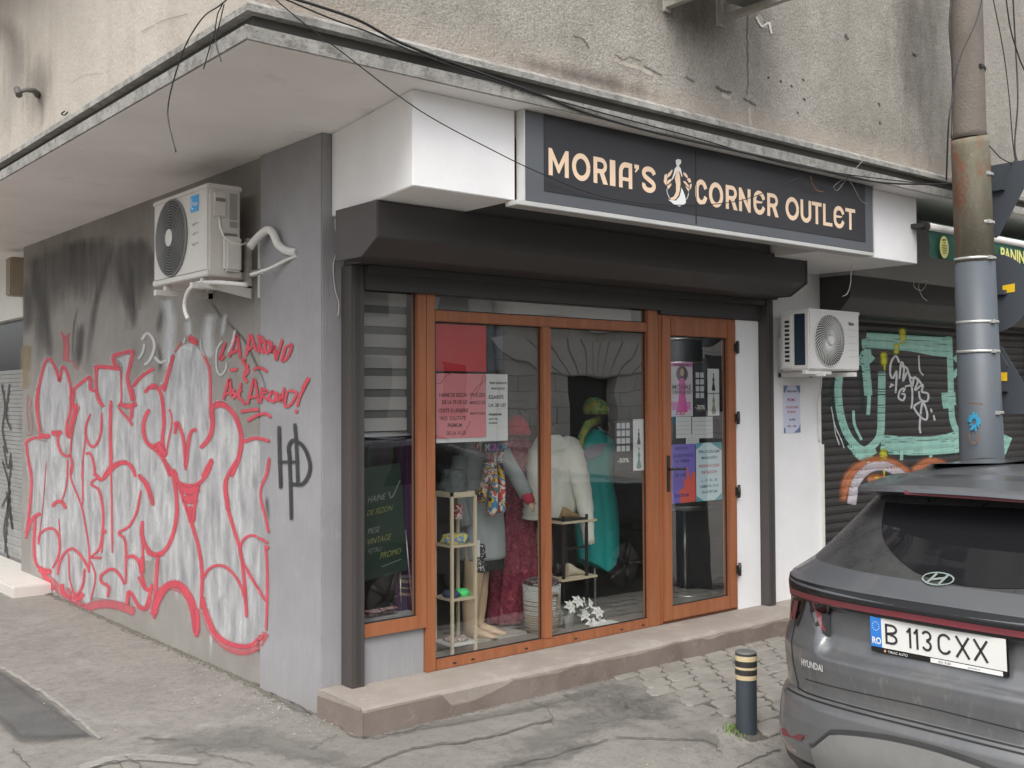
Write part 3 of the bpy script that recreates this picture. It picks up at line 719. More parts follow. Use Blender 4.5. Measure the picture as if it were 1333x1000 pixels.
for _ in range(80):
    x = random.uniform(45, 340); y = random.uniform(520, 800)
    if y > 700+ (x-45)*.35: continue
    L = random.uniform(30, 90); ST.append((lambda p: p, [(x, y), (x+random.uniform(-2, 2), y+L*.5), (x+random.uniform(-3, 3), y+L)], random.uniform(4, 10)))
layer('silver_streak_pattern', SILV2, ST+[(C4, [(150, 130), (160, 250), (150, 380)], 16), (C4, [(60, 180), (90, 260), (100, 420)], 12), (C2, [(560, 560), (600, 700), (560, 850)], 20), (C2, [(250, 150), (300, 120), (400, 130)], 8), (C1, [(600, 850), (590, 950), (570, 1000)], 14)], soft=.95, step=.000012, ends=.4)
layer('red_haze_pattern', REDF, [(C1, [(340, 40), (350, 120), (345, 210)], 11), (C1, [(310, 10), (345, 60), (370, 20)], 5), (C1, [(350, 210), (400, 220), (430, 270)], 3), (C1, [(85, 440), (80, 560), (95, 690)], 1.5), (C1, [(95, 460), (110, 500), (95, 540)], 1.5), (C1, [(110, 560), (115, 700), (85, 720)], 1.5),
    (C3, [(180, 740), (240, 790), (300, 850), (370, 900), (440, 960)], 15), (C3, [(430, 970), (540, 935), (660, 940), (780, 985)], 17), (C3, [(340, 830), (370, 890), (420, 910)], 16), (C4, [(100, 640), (180, 640), (240, 680), (285, 790)], 8),
    (C4, [(330, 740), (370, 850), (440, 925), (520, 955), (590, 930), (640, 860)], 15), (C1, [(375, 450), (395, 560), (370, 740)], 8)], soft=.75, n=8)
R = [
    (C1, [(170, 700), (152, 560), (160, 400), (185, 280), (205, 215), (235, 198), (262, 235), (290, 310), (302, 350), (310, 300), (322, 250), (350, 280), (372, 360), (380, 450), (374, 560), (352, 640), (350, 715), (375, 718)], 3.4),
    (C1, [(150, 390), (140, 520), (165, 690)], 2.5),
    (C1, [(75, 800), (78, 760), (130, 738), (200, 732), (235, 715)], 3.5), (C1, [(160, 712), (200, 724), (240, 725)], 6), (C1, [(245, 705), (290, 705), (315, 690)], 7),
    (C1, [(300, 690), (290, 760), (310, 830), (345, 862), (380, 850)], 3.4), (C1, [(358, 880), (354, 1000)], 2.4), (C1, [(375, 855), (390, 920), (378, 1000)], 3),
    (C1, [(75, 790), (90, 900), (112, 1010)], 3.2), (C1, [(400, 430), (405, 400), (445, 365), (500, 322), (512, 330), (512, 400), (550, 420), (575, 480), (603, 522)], 4.2),
    (C1, [(400, 420), (388, 500), (410, 540)], 5), (C1, [(420, 500), (395, 600), (372, 680), (368, 740)], 5), (C1, [(440, 520), (400, 640), (380, 760), (378, 860)], 2.2),
    (C1, [(512, 572), (485, 650), (482, 730), (518, 795), (555, 780), (585, 700), (590, 560)], 3), (C1, [(478, 740), (462, 880), (455, 1005)], 2.4), (C1, [(478, 845), (515, 848), (538, 920), (542, 1000)], 3),
    (C1, [(562, 285), (560, 250), (720, 264)], 5.5), (C1, [(556, 245), (552, 380), (575, 490), (610, 522)], 3.5), (C1, [(652, 480), (650, 700), (655, 935)], 4.6), (C1, [(720, 270), (724, 400), (724, 480), (705, 522)], 2.6),
    (C1, [(712, 500), (760, 520), (832, 505)], 6.5), (C1, [(702, 530), (780, 620), (800, 655)], 3), (C1, [(798, 500), (795, 560), (790, 610)], 4.5),
    (C1, [(705, 250), (680, 235), (670, 180), (700, 165), (760, 150), (812, 140)], 4.8), (C1, [(805, 150), (785, 240), (768, 330), (800, 482)], 5), (C1, [(798, 390), (860, 320), (950, 258)], 4.5), (C1, [(800, 400), (818, 490)], 3.5),
    (C2, [(45, 430), (70, 395), (115, 388), (150, 425), (168, 520), (175, 640), (165, 750), (185, 870)], 5), (C2, [(78, 400), (100, 380), (130, 390)], 7),
    (C2, [(75, 540), (45, 600), (35, 690), (60, 770), (110, 810), (170, 880), (220, 1000)], 5.5), (C2, [(80, 800), (120, 790), (160, 770)], 7), (C2, [(110, 820), (150, 800), (175, 860)], 9), (C2, [(130, 780), (160, 820), (190, 860)], 8),
    (C1, [(600, 1005), (655, 935), (735, 902), (790, 930), (825, 1005)], 4.6), (C2, [(190, 850), (205, 760), (228, 650), (225, 580), (208, 540)], 2.6), (C2, [(178, 420), (195, 330), (215, 260), (240, 165)], 5), (C2, [(150, 380), (185, 400)], 6), (C2, [(245, 150), (270, 120), (290, 80)], 2.2), (C2, [(340, 60), (410, 92)], 6.5), (C2, [(345, 40), (370, 50), (405, 80)], 4),
    (C2, [(430, 140), (475, 230), (492, 320), (492, 480), (497, 610)], 3.2), (C2, [(250, 710), (262, 640), (285, 670), (312, 770), (325, 960)], 4.4), (C2, [(325, 940), (340, 780), (362, 695), (400, 680)], 5), (C2, [(245, 650), (262, 632), (280, 650)], 4),
    (C2, [(425, 808), (480, 745), (508, 650), (505, 540), (545, 500), (610, 525), (668, 600), (703, 720), (690, 860), (635, 1005)], 6.6), (C2, [(520, 520), (560, 508), (600, 520)], 8),
    (C2, [(712, 768), (800, 738), (900, 758)], 4.8), (C2, [(895, 870), (878, 1000)], 3.4), (C2, [(438, 1005), (470, 940), (505, 878)], 5), (C2, [(240, 950), (268, 1005)], 3.6),
    (C3, [(85, 0), (105, 120), (97, 250), (82, 400), (68, 505)], 3.4), (C3, [(72, 470), (95, 400), (130, 360), (165, 342)], 5), (C3, [(130, 365), (120, 560), (135, 670), (180, 705), (235, 712)], 4),
    (C3, [(200, 0), (178, 300), (155, 480)], 1.2), (C3, [(148, 545), (160, 475), (215, 440), (262, 455), (287, 520), (280, 620), (240, 700)], 3), (C3, [(280, 375), (290, 500)], 1.6), (C3, [(150, 700), (190, 730), (235, 715)], 7), (C3, [(175, 740), (210, 770), (245, 840)], 6),
    (C3, [(340, 0), (335, 130), (312, 230), (295, 265)], 2.2), (C3, [(240, 300), (262, 270), (290, 265), (312, 280), (328, 312)], 4.6), (C3, [(370, 0), (360, 110), (430, 295), (465, 480), (480, 600), (478, 730)], 2.8), (C3, [(437, 0), (437, 285)], 2.6),
    (C3, [(275, 745), (285, 670), (320, 602), (365, 572), (410, 600), (460, 670), (480, 720)], 3.4), (C3, [(345, 600), (352, 760), (375, 850)], 2.4), (C3, [(450, 700), (440, 800), (402, 870), (370, 850)], 3.2), (C3, [(380, 880), (410, 900), (440, 860)], 7), (C3, [(300, 800), (310, 860), (360, 890)], 6),
    (C3, [(530, 110), (492, 150), (545, 195), (570, 330), (565, 470), (545, 570), (488, 630)], 3), (C3, [(518, 85), (560, 122), (620, 62), (675, 20), (735, 18), (775, 70)], 5), (C3, [(618, 0), (625, 200), (630, 600)], 2.8),
    (C3, [(815, 190), (790, 330), (740, 425), (672, 470), (715, 530), (720, 800)], 3.2), (C3, [(800, 88), (850, 160), (898, 280)], 5.2), (C3, [(562, 455), (592, 462)], 5), (C3, [(570, 470), (560, 600)], 2.6), (C3, [(485, 630), (562, 630)], 3.2),
    (C3, [(600, 890), (606, 820), (562, 790), (560, 745), (618, 705), (668, 728), (712, 805)], 3.8), (C3, [(722, 628), (770, 622), (822, 680)], 4.8), (C3, [(820, 400), (828, 560), (830, 690)], 3.2), (C3, [(800, 660), (850, 830), (885, 838)], 4), (C3, [(490, 905), (520, 760), (490, 650)], 2.6),
    (C3, [(728, 935), (735, 855), (765, 880), (805, 950), (850, 952), (890, 800)], 5),
    (C4, [(125, -5), (175, 80), (193, 240), (175, 360), (135, 445), (85, 470), (45, 440), (18, 370), (20, 300)], 5.5), (C4, [(40, 450), (80, 470), (130, 460)], 7),
    (C4, [(180, 50), (222, 180), (265, 310), (300, 430), (318, 560), (315, 740)], 5), (C4, [(195, 110), (250, 125), (300, 115), (340, 70), (370, 0)], 5.5), (C4, [(210, 135), (250, 150), (305, 135)], 11), (C4, [(230, 180), (260, 195), (290, 180)], 13), (C4, [(250, 230), (268, 260), (270, 310)], 9), (C4, [(300, 120), (285, 200), (272, 300)], 5),
    (C4, [(18, 480), (20, 560)], 7), (C4, [(97, 470), (88, 620), (78, 790)], 5), (C4, [(75, 770), (90, 710), (130, 640), (180, 615), (225, 640), (270, 720), (292, 860)], 11), (C4, [(290, 740), (295, 800), (290, 880)], 7),
    (C4, [(490, -5), (438, 100), (445, 220), (480, 350), (510, 450), (530, 600), (542, 785)], 4.6), (C4, [(440, 80), (436, 140), (450, 250)], 6), (C4, [(325, 590), (350, 545), (395, 523), (450, 540), (505, 610), (540, 710)], 3.6),
    (C4, [(640, 705), (560, 575), (512, 475), (520, 405), (570, 373), (652, 412)], 3.6), (C4, [(655, -5), (640, 70), (610, 160), (640, 300), (652, 360)], 3.6), (C4, [(635, 420), (645, 560), (640, 850)], 3.4), (C4, [(636, 430), (650, 440)], 7),
    (C4, [(318, 680), (340, 770), (390, 870), (470, 920), (560, 925), (625, 870)], 7), (C4, [(0, 72), (45, 120), (75, 225)], 5), (C4, [(0, 580), (35, 640), (65, 640)], 4.5), (C4, [(0, 725), (40, 740), (62, 690)], 4),
]
HALO = paint('silver_halo_spray', (.82, .83, .83), (.64, .65, .65), .5, .5, 12, .1, lo=.1, hi=1.1, nz=.9, nsc=18)
layer('silver_halo_pattern', HALO, [(c, p, w_*1.0+7) for c, p, w_ in R if w_ > 2.3], soft=.95, n=4, ends=.1)
OVS = paint('red_overspray', (.62, .12, .15), None, .7, .42, 8, lo=.05, hi=1.2, nz=.9, nsc=20)
layer('red_overspray_pattern', OVS, [(c, p, w_*1.0+4.5) for c, p, w_ in R if w_ > 2.8], soft=.95, n=4, ends=.1)
layer('red_outline_pattern', RED, [(c, p, w_*1.1) for c, p, w_ in R], soft=.6, n=6)
# red writing: LA AROWO & ASK AROWNO!
W5 = [[(155, 170), (130, 240), (105, 320), (150, 290)], [(185, 300), (220, 200), (255, 110), (285, 315)], [(205, 270), (280, 225)],
      [(335, 290), (350, 200), (372, 105), (400, 180), (425, 250)], [(345, 240), (415, 190)], [(440, 105), (448, 180), (445, 265)], [(440, 110), (485, 150), (450, 190), (485, 270)],
      [(510, 150), (495, 210), (515, 265), (545, 215), (520, 150)], [(550, 160), (560, 260), (575, 200), (595, 330)], [(595, 330), (650, 140)], [(600, 320), (610, 250)], [(680, 200), (645, 330), (700, 290), (730, 195), (690, 205)],
      [(190, 415), (260, 405)], [(335, 320), (305, 330), (350, 420), (315, 470), (345, 520)], [(350, 360), (320, 440)], [(395, 410), (450, 390), (520, 425)],
      [(135, 670), (160, 580), (190, 490), (205, 640)], [(150, 620), (205, 610)], [(240, 580), (215, 600), (245, 630), (215, 660)], [(290, 520), (265, 670)], [(300, 580), (265, 620), (325, 715)],
      [(345, 710), (375, 600), (405, 490), (445, 700)], [(365, 650), (435, 640)], [(470, 560), (460, 700)], [(470, 570), (520, 600), (470, 620), (530, 680)], [(560, 590), (535, 650), (570, 690), (590, 630), (560, 590)], [(600, 600), (605, 680), (635, 620), (640, 690), (665, 560)],
      [(690, 590), (670, 720), (720, 710), (770, 610), (700, 590)], [(880, 475), (840, 560), (800, 640), (775, 730)], [(770, 755), (772, 785)], [(285, 775), (360, 760), (450, 755)], [(340, 855), (430, 805), (500, 790), (550, 820)]]
layer('red_lettering', RED, [(C5, p, 4.8 if i < 16 or i > 27 else 4.3) for i, p in enumerate(W5)]+[(C5, [(878, 478), (850, 530), (825, 580)], 6)], soft=.4, n=5)
layer('white_scribble_marking', WHP, [(C5, [(130, 160), (85, 230), (75, 350), (90, 430), (120, 455), (160, 400), (165, 350)], 3), (C5, [(240, 60), (215, 170), (175, 260)], 4),
    (C2, [(20, 70), (60, 20), (100, 60), (110, 120), (80, 200), (40, 240)], 5), (C2, [(40, 90), (30, 150), (0, 200)], 4), (C2, [(110, 180), (150, 220), (200, 200)], 5), (C2, [(215, 120), (210, 230)], 2.5), (C2, [(320, 50), (310, 90)], 3), (C2, [(425, 60), (430, 130), (455, 180)], 2.5)], soft=.5)
layer('black_tag_lettering', BLP, [(CZ, [(1068, 690), (1070, 800), (1075, 930)], 5.760000000000001), (CZ, [(1063, 828), (1145, 828)], 4.800000000000001), (CZ, [(1128, 680), (1135, 780), (1140, 920)], 5.44), (CZ, [(1110, 820), (1105, 770), (1125, 745), (1165, 775), (1187, 850), (1160, 910), (1110, 912)], 5.760000000000001), (CZ, [(1106, 780), (1112, 920), (1115, 1050)], 5.44)], soft=.45, n=8)

# ================================================================== neighbouring shutter with graffiti
NB = B
SLAT = simple('brown_black_slats', (.035, .031, .03), .5, 0, .15, 4, dirt=.1)
YN = 4.985
mb = MB(); pitch = .068; z = .02
prof = []
while z < 2.30:
    prof += [(YN+.008, z), (YN+.001, z+.01), (YN-.004, z+pitch*.5), (YN+.001, z+pitch-.010), (YN+.008, z+pitch-.002)]; z += pitch
def slat_y(z):
    for (ya, za), (yb, zb) in zip(prof, prof[1:]):
        if za <= z <= zb: return ya+(yb-ya)*(z-za)/max(1e-6, zb-za)
    return YN
for i, (y, zz) in enumerate(prof): mb.v += [(7.19, y, zz), (11.0, y, zz)]; mb.a += [1., 1.]
mb.f += [(2*i, 2*i+1, 2*i+3, 2*i+2) for i in range(len(prof)-1)]; mb.sm += [False]*(len(prof)-1)
sh = mb.build('neighbour_shutter', SLAT, B)
MB().box(7.166, 7.23, 4.93, 5.1, -.1, 2.3).build('guide_rail', BROWN2, sh, .003)
MB().box(10.95, 11.05, 4.93, 5.1, -.1, 2.3).build('guide_rail', BROWN2, sh, .003)
mb = MB(); mb.prism([(4.60, 2.57), (4.60, 2.40), (4.70, 2.29), (5.08, 2.29), (5.08, 2.57)], 0, 7.168, 11.1); mb.build('neighbour_shutter_box', BROWN, B, .004)
MB().box(7.17, 24, 4.55, 5.1, 2.57, 3.051).build('neighbour_bulkhead', simple('grey_bulkhead_paint', (.42, .41, .41), .7, 0, .1, 2, dirt=.1), B)
MB().box(11.1, 24, 4.86, 5.1, -.1, 2.57).build('neighbour_wall', WHITE, B)
CN = crop(1070, 400, 4.167)
MINT = paint('mint_spray_paint', (.42, .72, .62), (.30, .58, .50), .6, 1., 7)
MINTD = paint('dark_green_shadow_spray', (.02, .07, .055), (.03, .05, .045), .6, .7, 6, lo=.1, hi=1.)
YEL = paint('yellow_spray_paint', (.75, .72, .03), (.6, .6, .05), .6, 1., 7, lo=.1, hi=.9)
ORN = paint('orange_spray_paint', (.62, .17, .05), (.5, .22, .12), .6, .95, 6, lo=.0, hi=1.)
WSH = paint('white_marker_paint', (.8, .8, .8), (.65, .65, .66), .6, .97, 9, lo=.1, hi=.5)
PKW = paint('pinkish_white_spray', (.68, .62, .66), (.58, .55, .6), .6, .97, 6, lo=.1, hi=.8)
hs_ = [.0008]
def nlayer(name, mat, strokes, soft=.3, n=6, ends=0., wk=1.):
    mb = MB()
    for pts, wd in strokes:
        hs_[0] += .00003; h = hs_[0]
        def f(x, y):
            p = on(x, y, 1, YN); return on(x, y, 1, slat_y(p.z)-h)
        L_ = sum(math.dist(CN(a_), CN(b_)) for a_, b_ in zip(pts, pts[1:])); nn_ = max(6, int(L_/1.6/(len(pts)-1))) if len(pts) > 2 else max(6, int(L_/1.6))
        cr_ = 5 if wd < 5 else 11
        ribbon(mb, [CN(p) for p in pts], wd*wk, f, soft, nn_, ends=ends, rows=[(-1+2*k_/(cr_-1), min(1, (1-abs(-1+2*k_/(cr_-1)))/max(soft, .12))) for k_ in range(cr_)])
    return mb.build(name, mat, B)
nlayer('dark_green_pattern', MINTD, [([(215, 220), (215, 400), (225, 560)], 9), ([(70, 360), (60, 520), (110, 700), (200, 790)], 14), ([(330, 780), (450, 800), (600, 810), (720, 790)], 10), ([(240, 130), (450, 140), (700, 165)], 9)], .8)
nlayer('mint_pattern', MINT, [([(235, 170), (240, 225)], 8), ([(240, 175), (350, 180), (460, 190), (700, 200)], 15), ([(255, 200), (460, 215), (600, 240), (705, 250)], 8), ([(200, 270), (230, 280), (262, 250)], 14), ([(232, 280), (245, 400), (252, 480)], 8), ([(252, 380), (255, 500), (250, 585)], 4), ([(240, 230), (250, 300)], 9),
    ([(95, 365), (88, 470), (105, 600), (150, 710), (220, 775), (275, 750), (315, 690), (322, 560), (325, 350)], 7.5), ([(150, 740), (220, 800), (290, 770)], 8), ([(180, 770), (225, 810), (265, 790)], 10),
    ([(320, 735), (450, 745), (600, 745), (720, 720), (775, 700)], 16), ([(360, 765), (520, 770), (700, 760), (770, 745)], 12), ([(690, 160), (695, 300), (700, 470)], 6), ([(650, 500), (725, 495)], 13), ([(655, 530), (690, 525)], 8), ([(700, 530), (710, 620), (740, 690)], 6),
    ([(720, 290), (745, 270), (770, 300)], 6), ([(710, 380), (730, 350), (750, 340)], 5), ([(432, 770), (432, 830)], 3.5), ([(590, 750), (590, 815)], 3.5), ([(755, 740), (757, 830)], 4), ([(900, 640), (905, 740), (960, 800), (1010, 700)], 9), ([(880, 330), (920, 290), (980, 330), (1040, 420)], 8), ([(800, 280), (860, 300), (900, 420)], 7), ([(250, 800), (252, 850)], 3), ([(560, 480), (600, 500)], .1), ([(170, 560), (178, 640), (215, 720)], 3)], .25, wk=1.42)
nlayer('yellow_drip_pattern', YEL, [([(435, 105), (437, 150), (438, 215)], 10), ([(405, 190), (405, 225), (400, 260)], 8), ([(334, 235), (335, 280), (340, 325)], 10), ([(340, 300), (340, 350)], 3), ([(332, 760), (334, 810), (336, 840)], 11), ([(336, 820), (338, 950)], 3), ([(295, 905), (294, 945), (292, 975)], 9)], .8, ends=.25, wk=1.25)
nlayer('orange_arc_pattern', ORN, [([(115, 1060), (150, 920), (240, 850), (340, 840), (430, 880), (500, 960)], 19), ([(110, 1060), (150, 930), (200, 880)], 9), ([(240, 940), (300, 930), (370, 950)], 16), ([(480, 910), (560, 845), (640, 848), (740, 900)], 15), ([(900, 860), (1000, 850), (1100, 880)], 10), ([(230, 980), (300, 960)], 12)], .6, ends=.12)
nlayer('white_arc_pattern', PKW, [([(160, 1070), (185, 950), (255, 875), (340, 862), (425, 905), (480, 965)], 14), ([(200, 900), (300, 865), (380, 880)], 8)], .35)
nlayer('white_scrawl_lettering', WSH, [([(420, 300), (400, 265), (375, 300), (370, 360), (385, 385), (405, 350), (400, 465)], 3.2), ([(420, 390), (430, 300), (445, 330), (440, 400), (465, 350), (480, 400), (490, 430), (500, 380), (520, 400), (505, 450), (545, 420), (540, 460)], 3.), ([(430, 320), (460, 330), (480, 380), (520, 390), (550, 440)], 3.),
    ([(540, 460), (575, 470), (570, 510), (535, 500), (525, 455)], 3.), ([(440, 460), (450, 440), (425, 450), (415, 490), (440, 505), (450, 475), (430, 470)], 3.), ([(450, 430), (485, 430), (490, 500), (485, 550)], 3.), ([(540, 510), (500, 540), (530, 590), (565, 610), (570, 570), (545, 520), (530, 640), (535, 685)], 3.2), ([(525, 262), (530, 340), (550, 370)], 2.4), ([(365, 435), (390, 420)], 3), ([(380, 425), (372, 415)], 3), ([(590, 550), (596, 570)], 3), ([(605, 585), (612, 615)], 3),
    ([(50, 540), (70, 640), (105, 720), (120, 765)], 1.6), ([(78, 700), (95, 748)], 1.8), ([(745, 400), (740, 450)], 2), ([(745, 590), (748, 630)], 2), ([(920, 560), (930, 680), (990, 720)], 2), ([(60, 580), (72, 680), (90, 735)], 1.2)], .35, 7)
# ---- PANINI awning over the neighbour's shop
GRN = simple('dark_green_awning_cloth', (.012, .075, .05), .75, 0, .1, 5)
YPR = simple('yellow_print', (.72, .68, .22), .6)
aw = thing('awning', (9, 3.95, 2.6), 'rolled green awning with white roller tube and yellow lettering beside the concrete pole', 'awning')
mb = MB(); mb.tube([(7.085, 3.93, 2.845), (11.5, 3.93, 2.845)], .028, 14); mb.build('roller_tube', WHITEP, aw)
mb = MB(); mb.tube([(7.06, 3.93, 2.845), (7.085, 3.93, 2.845)], .034, 14); mb.box(7.0, 7.07, 3.915, 4.2, 2.83, 2.86); mb.build('end_bracket', BLK, aw)
mb = MB(); mb.prism([(3.935, 2.875), (4.5, 3.0), (4.5, 3.006), (3.935, 2.882)], 0, 7.1, 11.45); mb.build('canopy_cloth', GRN, aw)
mb = MB(); n = 60; vs = []
for i in range(n+1):
    x = 7.10+i/n*4.3; sc_ = .012*math.cos(i*1.0)
    vs += [(x, 3.925, 2.82), (x, 3.915+.01*math.sin(i*.7), 2.72), (x, 3.91+.014*math.sin(i*.7), 2.625+sc_*0)]
mb.add(vs, [(3*i+k, 3*i+3+k, 3*i+4+k, 3*i+1+k) for i in range(n) for k in range(2)]); mb.build('valance', GRN, aw)
p = on(1229, 322, 1, 3.9); vf = lambda cx, cz: (lambda u, v: (cx+u, 3.895, cz+v))
mb = MB(); mb.poly([(p.x+.062*math.cos(a*.2618), 3.899, p.z+.08*math.sin(a*.2618)) for a in range(24)]); mb.build('emblem', YPR, aw)
mb = MB()
for dz_, ww in ((.03, .03), (.012, .07), (-.006, .07), (-.024, .07), (-.042, .05)): strip(mb, [(p.x-ww/2, p.z+dz_), (p.x+ww/2, p.z+dz_)], .006, lambda x, z: (x, 3.896, z))
strip(mb, [(p.x-.03, p.z+.05), (p.x+.02, p.z+.055)], .012, lambda x, z: (x, 3.896, z)); mb.build('emblem_lines', simple('olive_print', (.15, .16, .04), .6), aw)
p = on(1301, 333, 1, 3.9)
mb = MB(); text_mb(mb, 'PANINI', .135, lambda u, v: (p.x+u, 3.892, p.z-.03+v), sx=1.0, bold=.004); mb.build('lettering', YPR, aw)
# ================================================================== sign board
SY = 3.945
sg = thing('shop_sign', (4.9, SY, 2.58), 'long dark grey shop sign with cream lettering and a lady emblem above the shutter box', 'sign')
SGF = simple('slate_grey_frame', (.10, .108, .12), .45, 0, .05, 3); SGP = simple('charcoal_sign_panel', (.028, .028, .033), .4, 0, .1, 1.5)
SX0, SX1, SZ0, SZ1 = 3.375, 6.43, 2.605, 3.049
mb = MB(); mb.box(SX0, SX1, SY, SY+.055, SZ0, SZ1); mb.build('frame', SGF, sg, .003)
mb = MB(); mb.box(3.50, 6.335, SY-.003, SY, SZ0+.062, SZ1-.001); mb.build('panel', SGP, sg)
mb = MB(); mb.box(4.632, 4.637, SY-.0045, SY-.002, SZ0+.01, SZ1-.002); mb.build('panel_joint', RUBBER, sg)
mb = MB(); mb.box(SX0-.05, SX1, SY-.006, SY+.09, 2.58, 2.6045); mb.build('bottom_trim', simple('silver_trim', (.62, .62, .6), .35, .3, .08, 4, dirt=.2), sg, .003)
mb = MB(); mb.box(SX0-.006, SX0, SY-.004, SY+.055, SZ0, SZ1); mb.box(SX1, SX1+.006, SY-.004, SY+.055, SZ0, SZ1); mb.build('side_trim', simple('silver_trim', (.62, .62, .6), .35, .3), sg)
CREAM = simple('cream_sign_lettering', (.80, .60, .43), .55, 0, .04, 8); WHL = simple('white_sign_print', (.80, .80, .78), .55)
sx = lambda px_, py_=240: on(px_, py_, 1, SY).x
ZTOP, ZBOT = on(714, 192.6, 1, SY).z, on(714, 228, 1, SY).z
ZTOP2, ZBOT2 = on(1104, 271.5, 1, SY).z, on(1104, 299, 1, SY).z
# letter skeletons in a unit box: list of (points, smooth)
T = .2
def arc(cx, cy, rx, ry, a0, a1, n=14): return [(cx+rx*math.cos(rad(a0+(a1-a0)*i/n)), cy+ry*math.sin(rad(a0+(a1-a0)*i/n))) for i in range(n+1)]
def LET(ch, w):     # w = letter width in units of its height
    h = T/2; t = T
    if ch == 'M': return [('P', [(0, 0), (0, 1), (.16, 1), (w/2, .42), (w-.16, 1), (w, 1), (w, 0), (w-t, 0), (w-t, .6), (w/2+.03, .12), (w/2-.03, .12), (t, .6), (t, 0)])]
    if ch == 'O': return [('S', arc(w/2, .5, w/2-h, .5-h*.8, 0, 360, 30), t)]
    if ch == 'C': return [('S', [(w-h*.8, .66)]+arc(w/2, .62, w/2-h, .38-h*.8, 35, 180, 12)+arc(w/2, .38, w/2-h, .38-h*.8, 180, 325, 12)+[(w-h*.8, .34)], t)]
    if ch == 'E': return LET('C', w)+[('P', [(t*.8, .46), (t*.8, .58), (w*.84, .56), (w*.66, .48)])]
    if ch == 'I': return [('P', [(0, 0), (0, 1), (w, 1), (w, 0)])]
    if ch == 'R': return [('P', [(0, 0), (0, 1), (t, 1), (t, 0)]), ('S', [(t*.5, .92), (w*.55, .92)]+arc(w*.55, .7, w*.45-h, .22, 90, -90, 10)+[(t*.5, .48)], t*.85), ('P', [(w*.38, .5), (w*.72, .5), (w+.03, 0), (w-.22, 0)])]
    if ch == 'A': return [('S', [(h, 0), (h, .6)]+arc(w*.5, .6, w*.5-h, .31, 180, 90, 8)+[(w-h, .91)], t), ('P', [(w-t, 0), (w-t, 1), (w, 1), (w, 0)]), ('P', [(h, .28), (h, .42), (w-h, .42), (w-h, .28)])]
    if ch == "'": return [('P', [(0, 1), (w, 1), (w, .86), (w*.3, .68), (w*.1, .72), (w*.4, .84), (0, .84)])]
    if ch == 'S': return [('S', [(w-h*.8, .73)]+arc(w*.5, .735, w*.5-h, .19, 20, 230, 12)+arc(w*.5, .265, w*.5-h, .19, 50, -200, 12), t)]
    if ch == 'N': return [('P', [(0, 0), (0, 1), (.17, 1), (w-t, .38), (w-t, 1), (w, 1), (w, 0), (w-.16, 0), (t, .6), (t, 0)])]
    if ch == 'U': return [('S', [(h, 1), (h, .35)]+arc(w/2, .35, w/2-h, .35-h*.8, 180, 360, 12)+[(w-h, .35), (w-h, 1)], t)]
    if ch == 'T': return [('P', [(0, .83), (0, 1), (w, 1), (w, .83)]), ('P', [(w/2-h, 0), (w/2-h, .84), (w/2+h, .84), (w/2+h, 0)])]
    if ch == 'L': return [('P', [(0, 0), (0, 1), (t, 1), (t, 0)]), ('P', [(t*.9, 0), (t*.9, .16), (w, .16), (w, 0)])]
mb = MB(); li = 0
def put(ch, xa, xb, z0, z1):
    global li
    H = z1-z0; w_ = (xb-xa)/H
    for it in LET(ch, w_):
        li += 1; yy = SY-.0042-.00015*(li % 4)
        fn = lambda u, v: (xa+u*H, yy, z0+v*H)
        if it[0] == 'P': mb.poly([fn(*p) for p in it[1]])
        else: strip(mb, it[1], it[2], fn, smooth=False)
for ch, a, b in [('M', 713.4, 739.6), ('O', 743.8, 767.7), ('R', 771.7, 789.8), ('I', 793, 800.2), ('A', 804.8, 822.2), ("'", 825, 831), ('S', 834.7, 852.7)]: put(ch, sx(a, 215), sx(b, 222), ZBOT, ZTOP)
for ch, a, b in [('C', 904.6, 920), ('O', 922.2, 940.8), ('R', 944, 958.8), ('N', 961.2, 976.4), ('E', 980, 995.2), ('R', 998, 1012.2), ('O', 1021.7, 1039.2), ('U', 1041.3, 1055.2), ('T', 1056, 1068.7), ('L', 1070.4, 1082.6), ('E', 1084.2, 1098.2), ('T', 1099.5, 1112.3)]: put(ch, sx(a, 265), sx(b, 270), ZBOT2, ZTOP2)
# thickness: raised lettering
mb.build('lettering', CREAM, sg)
CE = crop(850, 190, 10)
def ef(h): return lambda x, y: on(x, y, 1, SY-h)
mb = MB(); ek = 0
def pg(pts, mbx, h):
    mbx.poly([ef(h)(*CE(p)) for p in pts])
mc = MB(); mw = MB()
pg([(305, 330), (340, 330), (352, 400), (358, 500), (350, 580), (330, 650), (290, 700), (240, 705), (215, 685), (270, 660), (300, 600), (300, 500), (285, 430)], mc, .0046)
for base, dx in (([(175, 520), (140, 470), (150, 380), (180, 360), (185, 420)], 0), ([(185, 420), (190, 370), (250, 305), (255, 330), (225, 390)], 0), ([(180, 500), (190, 450), (245, 425), (235, 460), (200, 495)], 0), ([(190, 565), (185, 520), (240, 485), (240, 510), (215, 550)], 0),
                 ([(400, 340), (395, 370), (430, 410), (460, 420), (440, 370)], 0), ([(440, 430), (480, 420), (500, 470), (470, 480)], 0), ([(390, 460), (420, 460), (470, 520), (460, 545)], 0), ([(420, 520), (440, 560), (465, 600), (470, 560)], 0), ([(480, 500), (505, 490), (500, 540), (475, 580)], 0)): pg(base, mc, .0044)
pg([(295, 190), (320, 172), (360, 178), (370, 210), (355, 240), (335, 260), (360, 290), (370, 330), (385, 400), (372, 400), (352, 340), (340, 330), (305, 330), (290, 370), (262, 430), (240, 450), (270, 360), (282, 300), (312, 262), (300, 235)], mw, .0048)
pg([(370, 540), (395, 590), (420, 660), (430, 740), (400, 765), (345, 790), (280, 765), (225, 720), (195, 700), (230, 705), (300, 712), (345, 660), (362, 600)], mw, .0049)
